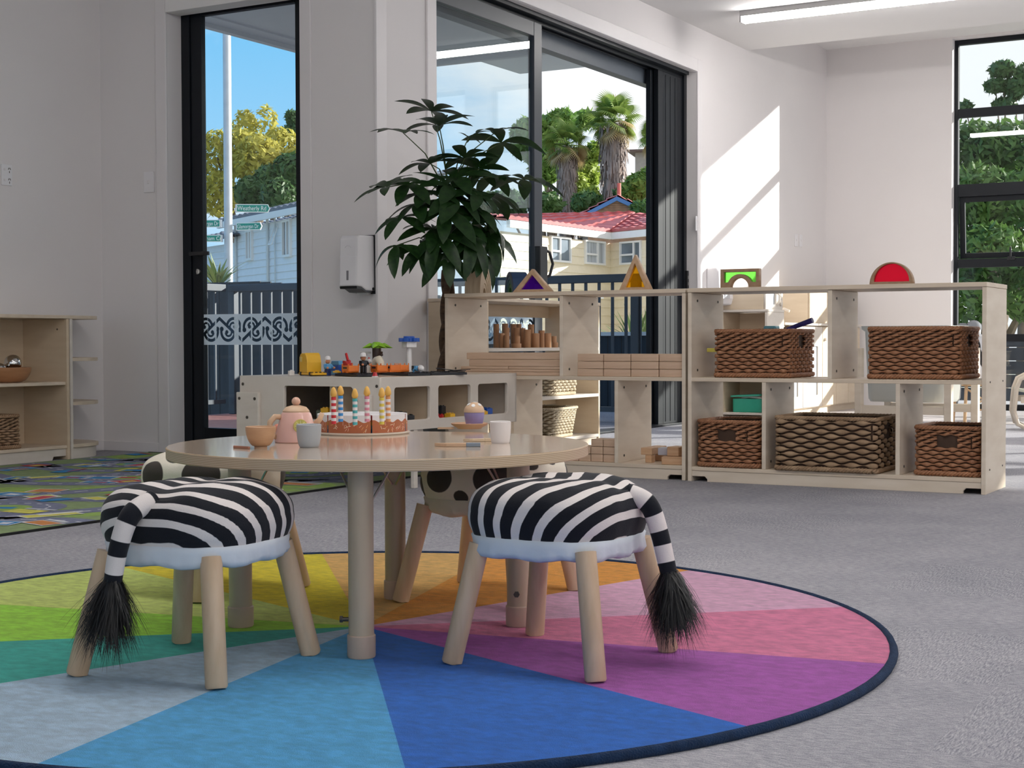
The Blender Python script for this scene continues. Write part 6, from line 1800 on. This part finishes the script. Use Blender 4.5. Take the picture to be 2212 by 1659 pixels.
# birthday cake of six wooden slices
CK = tp(783, 936); kc = k_at(CK); RCk = 97 * kc; HCk = .043; ZC = TZ + .0065
tag(MB().lathe([(0, 0), (RCk * 1.02, 0), (RCk * 1.05, .003), (RCk * 1.05, .006), (0, .006)], 56).build('cake_board', mat('cake_board', (.72, .62, .52), rough=.5, var=.04), None, (CK.x, CK.y, TZ + .0002), smooth=40), 'round pale wooden board under the toy birthday cake', 'board')
choc = stripe_mat('cake_side', 'stripe', (.42, .135, .06), (.80, .76, .76), soft=.03, rough=.4, bump=.0)
icing = mat('cake_icing', (.80, .77, .77), rough=.35, var=.01)
def layer_mat():
    m, t, b = new_mat('cake_layers'); co = t.nodes.new('ShaderNodeTexCoord'); sp = t.nodes.new('ShaderNodeSeparateXYZ'); mr = t.nodes.new('ShaderNodeMapRange'); mr.inputs['From Max'].default_value = HCk
    r = t.nodes.new('ShaderNodeValToRGB'); r.color_ramp.interpolation = 'CONSTANT'; el = r.color_ramp.elements
    el[0].color = (.05, .14, .28, 1); el[1].position = .82; el[1].color = (.40, .02, .03, 1)
    for q_, c_ in ((.2, (.20, .30, .33, 1)), (.42, (.60, .38, .10, 1)), (.62, (.55, .16, .07, 1))): e_ = el.new(q_); e_.color = c_
    t.links.new(co.outputs['Object'], sp.inputs[0]); t.links.new(sp.outputs['Z'], mr.inputs['Value']); t.links.new(mr.outputs[0], r.inputs[0]); t.links.new(r.outputs[0], b.inputs['Base Color']); b.inputs['Roughness'].default_value = .45
    return m
layers = layer_mat(); rn = random.Random(12)
spr = [plastic('sprinkle_' + n_, c_, .5) for n_, c_ in (('cream', (.82, .70, .52)), ('orange', (.72, .34, .12)), ('pink', (.78, .45, .35)), ('red', (.5, .05, .03)))]
slabs = ['slice facing the front', 'slice at the front right', 'slice at the back right', 'slice at the back', 'slice at the back left', 'slice at the front left']
for s in range(6):
    v0 = math.radians(-43 + 60 * s + 1.0); v1 = v0 + math.radians(58)
    a0 = v0 + YAW - PI / 2; a1 = v1 + YAW - PI / 2
    t_ = thing('cake_slice', 'wooden chocolate cake with white icing, ' + slabs[s] + ' of the toy birthday cake', 'cake', (CK.x, CK.y, ZC), 0, 'slices of the toy birthday cake')
    n = 60; m_ = 14; vs_, fl, fs = [], [], []
    for i in range(n + 1):
        a = a0 + (a1 - a0) * i / n
        for j in range(m_ + 1):
            z = HCk * j / m_; vs_.append((RCk * math.cos(a), RCk * math.sin(a), z))
            wv = HCk * .66 + .0032 * math.sin(2 * PI * i / n * 3.2 + s); fl.append((z - wv) * 200)
    for i in range(n):
        for j in range(m_): q_ = i * (m_ + 1) + j; fs.append((q_, q_ + m_ + 1, q_ + m_ + 2, q_ + 1))
    o = MB().add(vs_, fs).build('side', choc, t_, smooth=179); vattr(o.data, 'stripe', fl)
    MB().add([(0, 0, HCk)] + [(RCk * math.cos(a0 + (a1 - a0) * i / n), RCk * math.sin(a0 + (a1 - a0) * i / n), HCk) for i in range(n + 1)], [(0, i + 1, i + 2) for i in range(n)]).build('icing', icing, t_)
    mb = MB()
    for a in (a0, a1): mb.add([(0, 0, 0), (RCk * math.cos(a), RCk * math.sin(a), 0), (RCk * math.cos(a), RCk * math.sin(a), HCk), (0, 0, HCk)], [(0, 1, 2, 3)])
    mb.build('cut_face', layers, t_)
    mbs = [MB() for _ in spr]
    for j in range(26):
        a = rn.uniform(a0 + .06, a1 - .06); z = rn.uniform(.004, HCk * .54); c_ = Vector((math.cos(a), math.sin(a), 0)); u_ = Vector((-c_.y, c_.x, 0)); w_ = rn.uniform(0, PI)
        d_ = u_ * math.cos(w_) + Vector((0, 0, math.sin(w_))); e_ = c_.cross(d_); b0 = c_ * (RCk + .0003) + Vector((0, 0, z))
        mbs[rn.choice((0, 0, 1, 2, 3))].add([b0 - d_ * .0042 - e_ * .0006, b0 + d_ * .0042 - e_ * .0006, b0 + d_ * .0042 + e_ * .0006, b0 - d_ * .0042 + e_ * .0006], [(0, 1, 2, 3)])
    for q_, m2 in zip(mbs, spr):
        if q_.v: tag(q_.build('sprinkles', m2, t_), kind='stuff')
cands = [(721, 916, 858, (.58, .02, .03), 'red'), (736, 911, 855, (.04, .25, .60), 'blue'), (767, 918, 861, (.08, .40, .42), 'teal'), (793, 911, 856, (.72, .26, .34), 'pink'), (825, 917, 859, (.72, .55, .08), 'yellow'), (838.5, 911, 856, (.76, .32, .11), 'orange')]
wax_w = mat('candle_white', (.82, .74, .72), rough=.5, var=.01); flame_m = mat('flame_wood', (.80, .46, .10), rough=.45, col2=(.72, .38, .07), vscale=30)
for px, yb, yt, c_, nm in cands:
    p = tp(px, yb, ZC + HCk); k = k_at(p); h = (yb - yt) * k; r_ = 5.4 * k
    t_ = thing('toy_candle', nm + ' and white striped wooden candle with a yellow flame on the cake', 'candle', (p.x, p.y, ZC + HCk + .0002), 0)
    cm = plastic('candle_' + nm, c_, .5); n = 9
    mbs = [MB(), MB()]
    for j in range(n): mbs[j % 2].lathe([(r_, h * j / n), (r_, h * (j + 1) / n)], 14)
    mbs[0].build('bands', cm, t_, smooth=40); mbs[1].build('stick', wax_w, t_, smooth=40)
    fh = 22 * k; MB().lathe([(0, h), (4 * k, h), (7.2 * k, h + fh * .22), (7.0 * k, h + fh * .45), (4.8 * k, h + fh * .8), (2 * k, h + fh * .97), (0, h + fh)], 16).build('flame', flame_m, t_, smooth=60)

# ================================================================== potted money tree
money_l = leaf_mat('money_leaf', (.010, .034, .009), (.022, .062, .014), 9, .30, .38)
stem_m = mat('green_stem', (.06, .10, .03), rough=.5, var=.2); trunk_m = mat('braided_trunk', (.16, .095, .055), rough=.85, col2=(.06, .035, .022), vscale=10, stretch=(2, 2, 5), bump=.4, bscale=40)
PB = Vector((-4.245, 6.73, 0))
plant = thing('potted_money_tree', 'potted money tree with a braided trunk and drooping green leaves behind the play table', 'plant', PB)
MB().lathe([(0, .001), (.11, .001), (.14, .24), (.145, .25), (.13, .25), (.125, .22), (0, .22)], 28).build('pot', mat('pot_grey', (.25, .25, .26), rough=.6, var=.05), plant, smooth=40)
MB().lathe([(.125, .22), (0, .225)], 20).build('soil', mat('soil', (.05, .035, .025), rough=1, var=.3), plant)
TOP = at(967, 585, D=7.78); tt = TOP - PB
for s in range(3):
    pth = []; rs = []
    for i in range(40):
        f = i / 39; a = s * 2.094 + f * 10.5; rr = .030 * (1 - .45 * f) * (1 + .9 * (1 - f) ** 3); z = .22 + (tt.z - .22) * f
        pth.append((tt.x * f ** 1.5 + rr * math.cos(a), tt.y * f ** 1.5 + rr * math.sin(a), z)); rs.append((.030 * (1 - .42 * f)) * (1 + .8 * max(0, .45 - f)))
    MB().tube(pth, rs, 10).build('trunk', trunk_m, plant, smooth=179)


def leaf_mesh(L=1.0, W=.30, droop=.30, fold=.10):
    mb = MB(); n = 9
    vs_ = []
    for i in range(n + 1):
        f = i / n; w = W / 2 * max(0, math.sin(PI * f ** 1.08)) ** .72; z = -droop * f * f * L + .06 * math.sin(PI * f) * L
        vs_ += [(-w, L * f, z + fold * w * 1.6), (0, L * f, z), (w, L * f, z + fold * w * 1.6)]
    vs_[0] = (-.006, 0, 0); vs_[2] = (.006, 0, 0); vs_[-3] = (-.002, L, -droop * L); vs_[-1] = (.002, L, -droop * L)
    fs = []
    for i in range(n): b = 3 * i; fs += [(b, b + 1, b + 4, b + 3), (b + 1, b + 2, b + 5, b + 4)]
    return mb.add(vs_, fs).mesh('leaf', money_l, 179)


leaf_meshes = [leaf_mesh(1, .33, .10), leaf_mesh(1, .36, .20), leaf_mesh(1, .33, .36, .2)]
whorls = [(932, 241, 7.55, 6, .17, .2), (871, 287, 7.40, 5, .18, .3), (949, 272, 7.50, 6, .19, .4), (1071, 285, 7.75, 5, .16, .3), (1083, 308, 7.80, 5, .20, .5), (1012, 298, 7.6, 4, .06, .2), (930, 354, 7.45, 6, .17, .3),
          (1004, 342, 7.55, 6, .17, .4), (1035, 366, 7.65, 6, .16, .5), (1132, 388, 7.72, 5, .19, .7), (838, 404, 7.30, 5, .19, .4), (1062, 382, 7.72, 6, .17, .8), (978, 405, 7.40, 6, .20, .6), (880, 398, 7.35, 6, .17, .6), (985, 430, 7.35, 7, .21, .8), (1058, 420, 7.55, 6, .20, .9),
          (868, 470, 7.32, 5, .16, .9), (858, 530, 7.30, 4, .17, 1.3), (935, 495, 7.35, 6, .19, .9), (995, 485, 7.40, 6, .19, .9), (1052, 488, 7.55, 6, .19, 1.0), (950, 512, 7.30, 6, .20, 1.2), (1012, 512, 7.38, 6, .20, 1.2), (1056, 512, 7.50, 6, .19, 1.2), (905, 440, 7.36, 6, .19, .8), (925, 420, 7.38, 6, .18, .5), (1020, 450, 7.42, 6, .19, .9), (960, 455, 7.3, 6, .2, .9), (965, 545, 7.32, 5, .18, 1.6), (1035, 540, 7.45, 5, .18, 1.5), (910, 535, 7.33, 5, .18, 1.4), (985, 385, 7.45, 6, .19, .5), (1030, 420, 7.4, 6, .19, .7)]
rn = random.Random(21)
cro = at(975, 440, D=7.55) - PB
for wi, (px, py, D, n, L, droop) in enumerate(whorls):
    c = at(px, py, D=D) - PB
    out = (c - cro); out.z *= .5; out = out.normalized() if out.length > .03 else Vector((0, -1, 0))
    nrm = (Vector((rn.gauss(0, .22), rn.gauss(0, .22), 1.0)) + out * (.05 + .45 * droop)).normalized()
    node = Vector((tt.x + .02 * math.cos(wi), tt.y + .02 * math.sin(wi), tt.z + .10 + .22 * (py < 460) + rn.uniform(0, .10)))
    MB().tube([tt + Vector((0, 0, -.02)), node, node.lerp(c, .55) + Vector((0, 0, .05)), c], [.0075, .005, .003, .0025], 6).build('stem', stem_m, plant, smooth=179)
    side = nrm.orthogonal().normalized(); ph = rn.uniform(0, 6.28)
    for j in range(n):
        a = ph + 2 * PI * j / n + rn.gauss(0, .14)
        d = (Matrix.Rotation(a, 3, nrm) @ side); d = (d + Vector((0, 0, -.42 * max(0, droop - .35))) + out * .15).normalized()
        zax = (nrm - d * nrm.dot(d)).normalized(); xax = d.cross(zax)
        l_ = L * rn.uniform(.85, 1.2)
        o = bpy.data.objects.new('leaf', leaf_meshes[min(2, int(droop * 2) if rn.random() < .8 else rn.randrange(3))]); COL.objects.link(o); o.parent = plant
        Mx = Matrix((xax, d, zax)).transposed().to_4x4(); Mx.translation = c
        tip = c + d * l_
        if tip.x + PB.x < -4.55 and tip.y + PB.y > 6.5: l_ *= .6
        o.matrix_local = Mx @ Matrix.Diagonal((l_, l_, l_, 1))

# ================================================================== things on the walls
dp = thing('towel_dispenser', 'white paper towel dispenser with a black base on the pillar left of the plant', 'dispenser', (-4.686, YD, .905), 0)
MB().prism([(a, b_) for a, b_ in [(-.002, .010), (-.085, .012), (-.125, .030), (-.176, .034), (-.166, .285), (-.150, .302), (-.008, .306)]][::-1], -.056, .056, 'x').build('cover', white_pl, dp, bevel=.008)
MB().prism([(0, 0), (-.083, .003), (-.124, .020), (-.166, .020), (-.170, .033), (-.126, .031), (-.087, .014), (-.002, .012)][::-1], -.055, .055, 'x').build('base', black_pl, dp)
MB().box(-.058, .058, -.006, -.0005, -.004, .311).build('back_plate', black_pl, dp, bevel=.002)
MB().box(-.006, .006, -.1765, -.165, .065, .115).build('level_window', mat('dark_slit', (.22, .21, .23), rough=.3), dp); MB().box(-.054, .054, -.1715, -.165, .188, .190).build('seam', mat('seam_white', (.9, .9, .92), rough=.3), dp)
MB().tube([(-.020, -.1695, .235), (-.012, -.1698, .244), (.0, -.1698, .247), (.012, -.1698, .244), (.020, -.1695, .235)], .0012, 5).build('embossed_mark', mat('emboss', (.66, .64, .68), rough=.4), dp)
MB().lathe([(.009, 0), (.009, .002), (0, .002)], 14, M=Matrix.Translation((.0565, -.022, .022)) @ Matrix.Rotation(PI / 2, 4, 'Y')).build('lock', black_pl, dp)
MB().box(-.03, .035, -.05, -.015, -.008, .006).build('paper', mat('tissue', (.85, .84, .84), rough=.8), dp)
ds = thing('soap_dispenser', 'white wall dispenser beyond the far jamb of the sliding doors', 'dispenser', (XW, 11.34, .93), 0)
MB().prism([(.0, 0), (.0, .30), (.085, .30), (.105, .27), (.115, .06), (.10, .01)], -.15, .15, 'y').build('cover', white_pl, ds, bevel=.010); MB().box(.116, .120, -.05, .05, .06, .10).build('level_window', mat('dispenser_slit', (.55, .56, .60), rough=.3), ds)


def wall_plate(label, loc, axis, w, h, kind, name='light_switch', cat='light switch'):
    t_ = thing(name, label, cat, loc, 0 if axis == 'y' else PI / 2)
    MB().box(-w / 2, w / 2, -.008, 0, -h / 2, h / 2).build('plate', white_pl, t_, bevel=.003)
    if kind == 'switch': MB().box(-.008, .008, -.0125, -.008, -.010, .010).build('rocker', trim_m, t_, bevel=.002)
    else:
        for z in (-h / 4, h / 4):
            MB().box(-w * .30, -w * .12, -.011, -.008, z - .006, z + .006).build('rocker', trim_m, t_, bevel=.001)
            for x, a in ((w * .16, .5), (w * .30, -.5), (w * .23, 0)): MB().box(-.002, .002, -.0088, -.008, -.006, .006, M=Matrix.Translation((x, 0, z - (.012 if a == 0 else -.006))) @ Matrix.Rotation(a, 4, 'Y')).build('slot', bolt_m, t_)
    return t_


wall_plate('white light switch plate on the wall left of the glazed door', (-6.235, YD, 1.585), 'y', .078, .122, 'switch')
q = at(13, 378, X=XA + .0)
wall_plate('white double power socket at the left edge of the photo', (XA, q.y, q.z), 'x', .075, .118, 'socket', 'power_socket', 'socket')
q = at(1505, 483, X=XW); wall_plate('white socket plate in the sunlight right of the sliding doors', (XW, q.y, q.z), 'x', .07, .115, 'socket', 'power_socket', 'socket')
q = at(1719, 519, X=XW); wall_plate('left one of two white switch plates near the far corner', (XW, q.y, q.z), 'x', .07, .115, 'switch')
q = at(1729, 520, X=XW); wall_plate('right one of two white switch plates near the far corner', (XW, q.y, q.z), 'x', .07, .115, 'switch')

# ================================================================== far play corner
U5 = thing('shelf_unit', 'birch shelf unit against the wall past the sliding doors, green tub inside', 'shelf', (XW + .012, 11.45, 0))
board(U5, 'side_panel', 0, .019, 0, .40, 0, .88, tan_panel); board(U5, 'side_panel', .381, .40, 0, .40, 0, .88, birch_pale); board(U5, 'back_panel', .019, .381, .385, .40, .02, .88, tan_panel)
for z, n_ in ((.05, 'bottom_shelf'), (.325, 'shelf')): board(U5, n_, .019, .381, .004, .385, z, z + .018, birch_pale)
board(U5, 'top', -.002, .402, -.003, .402, .881, .90, birch_pale)
gt = thing('green_tub', 'teal green plastic tub with its lid ajar in the far shelf unit', 'tub', (XW + .215, 11.62, .0685))
MB().prism(rrect(-.13, .13, -.09, .09, .02), 0, .11).build('tub', plastic('tub_teal', (.03, .40, .27)), gt, bevel=.004); MB().prism(rrect(-.14, .12, -.10, .10, .02), .128, .143, M=Matrix.Rotation(-.05, 4, 'Y')).build('lid', plastic('tub_lid', (.06, .46, .32)), gt, bevel=.003); MB().tube([(-.06, -.05, .112), (.0, -.06, .130), (.07, -.05, .120), (.11, -.06, .112)], .012, 8).build('contents', plastic('tub_contents', (.75, .70, .68)), gt, smooth=179)
mw = thing('toy_microwave', 'pale wooden toy microwave on top of the far shelf unit', 'toy', (XW + .03, 11.47, .9005))
MB().box(0, .345, 0, .40, 0, .175).build('case', mat('maple', (.70, .58, .44), rough=.45, col2=(.64, .52, .38), vscale=4, stretch=(1, 1, 6)), mw, bevel=.003)
plate([[(0, 0), (.40, 0), (.40, .178), (0, .178)], rrect(.05, .235, .04, .145, .012)], .016, 'door', birch_pale, mw, Matrix.Translation((.354, 0, 0)) @ UPRIGHT_Y, bevel=.001)
MB().box(.347, .350, .05, .235, .04, .145).build('window', mat('pale_window', (.50, .54, .58), rough=.15), mw)
mb = MB(); [mb.lathe([(.022, 0), (.022, .016), (0, .016)], 16, M=Matrix.Translation((.362, .34, z)) @ Matrix.Rotation(PI / 2, 4, 'Y')) for z in (.055, .125)]; mb.build('knobs', birch_pale, mw)
MB().tube([(.365, .262, .04), (.385, .262, .06), (.385, .262, .12), (.365, .262, .14)], .009, 8).build('handle', birch_pale, mw)
KX = -4.25
pk = thing('play_kitchen', 'pale maple play kitchen along the wall in the far corner', 'play kitchen', (KX, 11.95, 0))
mp_ = MATS['maple']
MB().box(-.35, -.016, 0, 2.15, .06, .78).build('carcass', mp_, pk, bevel=.002); MB().box(-.36, .02, -.01, 2.16, .78, .80).build('worktop', birch_pale, pk, bevel=.002)
MB().box(-.34, -.04, 0.01, 2.14, 0.0005, .06).build('plinth', mp_, pk)
for k, (y0, y1) in enumerate(((.01, .50), (.51, 1.02), (1.03, 1.42), (1.43, 1.78), (1.79, 2.14))):
    if k in (0, 1):
        plate([[(y0, .07), (y1, .07), (y1, .77), (y0, .77)], rrect(y0 + .12, y1 - .12, .17, .60, .01)], .014, 'door', birch_pale, pk, Matrix.Translation((-.008, 0, 0)) @ UPRIGHT_Y, bevel=.001); MB().box(-.0155, -.0115, y0 + .12, y1 - .12, .17, .60).build('door_window', MATS['pale_window'], pk)
    else:
        d_ = MB().box(-.015, 0, y0, y1, .07, .77).build('door', mp_, pk, bevel=.002); MB().lathe([(.014, 0), (.014, .02), (0, .022)], 12, M=Matrix.Translation((0, y0 + .05, .66)) @ Matrix.Rotation(PI / 2, 4, 'Y')).build('knob', birch_pale, d_)
MB().box(-.36, -.06, .80, 2.14, .801, 1.10).build('upper_cupboard', mp_, pk, bevel=.002); MB().box(-.06, -.045, .81, 2.13, .805, 1.095).build('door', mp_, pk, bevel=.002)
MB().tube([(-.15, .35, .80), (-.15, .35, .90), (-.12, .35, .92), (-.07, .35, .90)], .012, 10).build('tap', birch_pale, pk, smooth=60)

# deep tray on a wooden stand
wt = thing('water_table', 'deep pale plastic tub on a light wooden stand behind the right-hand shelf unit', 'water table', tuple(at(1975, 880, D=9.3).xy) + (0,), -.10)
tubm = mat('tub_grey', (.50, .50, .46), rough=.35, var=.02)
sec = lambda s, z: [(a * s, b_ * s, z) for a, b_ in rrect(-.27, .27, -.20, .20, .06, 5)]
lv = [(.86, .27), (.90, .29), (.97, .70), (1.04, .715), (1.05, .735), (1.0, .735), (.95, .70), (.86, .31)]
vs_, fs = [], []; n = len(sec(1, 0))
for s, z in lv: vs_ += sec(s, z)
for i in range(len(lv) - 1):
    for j in range(n): l = (j + 1) % n; fs.append((i * n + j, i * n + l, (i + 1) * n + l, (i + 1) * n + j))
fs += [tuple(range(n))[::-1], tuple(range((len(lv) - 1) * n, len(lv) * n))]
MB().add(vs_, fs).build('tub', tubm, wt, smooth=50)
for x in (-.26, .30):
    for y in (-.24, .24): MB().box(x - .022, x + .022, y - .022, y + .022, .0005, .60).build('leg', birch, wt, bevel=.003)
for y in (-.24, .24): MB().box(-.28, .32, y - .018, y + .018, .20, .25).build('stretcher', birch, wt, bevel=.002)

# children's chairs with cow covers by the window
cane = mat('cane', (.66, .44, .25), rough=.45, col2=(.54, .33, .16), vscale=8, stretch=(8, 8, 1))
cowc = stripe_mat('cow_cloth', 'stripe', (.012, .013, .016), (.80, .80, .82), soft=.05)
def cow_pad(name, w, h, t, parent, M, seed):
    n = 26; vs_, fs, fl = [], [], []; rn_ = random.Random(seed); sp = [(rn_.uniform(-w / 2, w / 2), rn_.uniform(0, h), rn_.uniform(.035, .075)) for _ in range(9)]
    for sgn in (1, -1):
        for i in range(n + 1):
            for j in range(n + 1):
                u, v = i / n * 2 - 1, j / n; e = max(0, (1 - abs(u) ** 4) * (1 - abs(v * 2 - 1) ** 4)) ** .5; sh = 1 - .18 * v
                x, z = u * w / 2 * sh, v * h; vs_.append((x, sgn * t * e, z)); fl.append(min((math.hypot(x - a, (z - b_) * .75) - r_) for a, b_, r_ in sp) * 20)
    N2 = (n + 1) ** 2
    for s in (0, 1):
        for i in range(n):
            for j in range(n): q_ = s * N2 + i * (n + 1) + j; f = (q_, q_ + 1, q_ + n + 2, q_ + n + 1); fs.append(f if s else f[::-1])
    mb = MB(); mb.add(vs_, fs, M=M); o = mb.build(name, cowc, parent, smooth=179); vattr(o.data, 'stripe', fl); return o


q = at(2112, 850, D=11.7)
c1 = thing('cane_chair', 'small cane chair wearing a cow cover with a grey cow head, by the far window', 'chair', (q.x, q.y, 0), .55)
for x in (-.13, .13):
    for y in (-.12, .12):
        MB().tube([(x * 1.15, y * 1.2, .0005), (x, y, .30)] if y < 0 else [(x * 1.1, y * 1.3, .0005), (x, y, .30), (x * .95, y * 1.25, .62)], .013, 8).build('leg', cane, c1, smooth=60)
MB().prism(rrect(-.16, .16, -.15, .15, .04), .295, .32).build('seat', cane, c1, bevel=.004)
for (a, b_) in (((-.14, -.13, .10), (.14, -.13, .28)), ((.14, -.13, .10), (-.14, -.13, .28)), ((.14, -.13, .10), (.14, .13, .28)), ((.14, .13, .10), (.14, -.13, .28)), ((-.14, .13, .10), (.14, .13, .10))): MB().tube([a, b_], .008, 6).build('brace', cane, c1)
cow_pad('cow_cover', .33, .40, .045, c1, Matrix.Translation((0, .13, .30)) @ Matrix.Rotation(-.18, 4, 'X'), 3)
hd_ = MB().ball((0, .10, .745), (.062, .055, .06), 16, 10).build('cow_head', mat('cow_grey', (.20, .21, .23), rough=.8, var=.15), c1, smooth=179); MB().ball((0, .05, .715), (.04, .035, .03), 12, 8).build('muzzle', mat('cow_white', (.75, .75, .76), rough=.8), hd_, smooth=179)
for s in (-1, 1): MB().ball((s * .085, .10, .765), (.040, .012, .018), 10, 6).build('ear', MATS['cow_grey'], hd_, smooth=179)
q = at(2192, 928, Z=0)
c2 = thing('bentwood_chair', 'bentwood child armchair with a cow print cover at the right edge of the photo', 'chair', (q.x + .20, q.y + .02, 0), .25)
for y in (-.19, .19):
    pth = [(.22, .03), (-.12, .016), (-.19, .05), (-.215, .14), (-.20, .30), (-.175, .37), (-.12, .40), (.10, .395), (.22, .36), (.28, .30)]
    MB().tube([(a, y, b_) for a, b_ in pth], .016, 8).build('arm_frame', birch, c2, smooth=179)
    MB().box(-.17, .20, y - .012, y + .012, .20, .245).build('side_rail', birch, c2)
    MB().lathe([(.012, .0005), (.012, .012), (0, .012)], 10, M=Matrix.Translation((-.12, y, 0))).build('foot', black_pl, c2)
MB().prism([(-.20, .285), (.16, .225), (.16, .240), (-.20, .305)], -.18, .18, 'y').build('seat', mat('seat_canvas', (.62, .63, .52), rough=.8, var=.04), c2, bevel=.003); MB().prism([(.12, .23), (.30, .62), (.28, .63), (.10, .24)][::-1], -.18, .18, 'y').build('back_board', birch, c2)
cow_pad('cow_cover', .38, .50, .05, c2, Matrix.Translation((.02, 0, .27)) @ Matrix.Rotation(-PI / 2, 4, 'Z') @ Matrix.Rotation(-.42, 4, 'X'), 8)
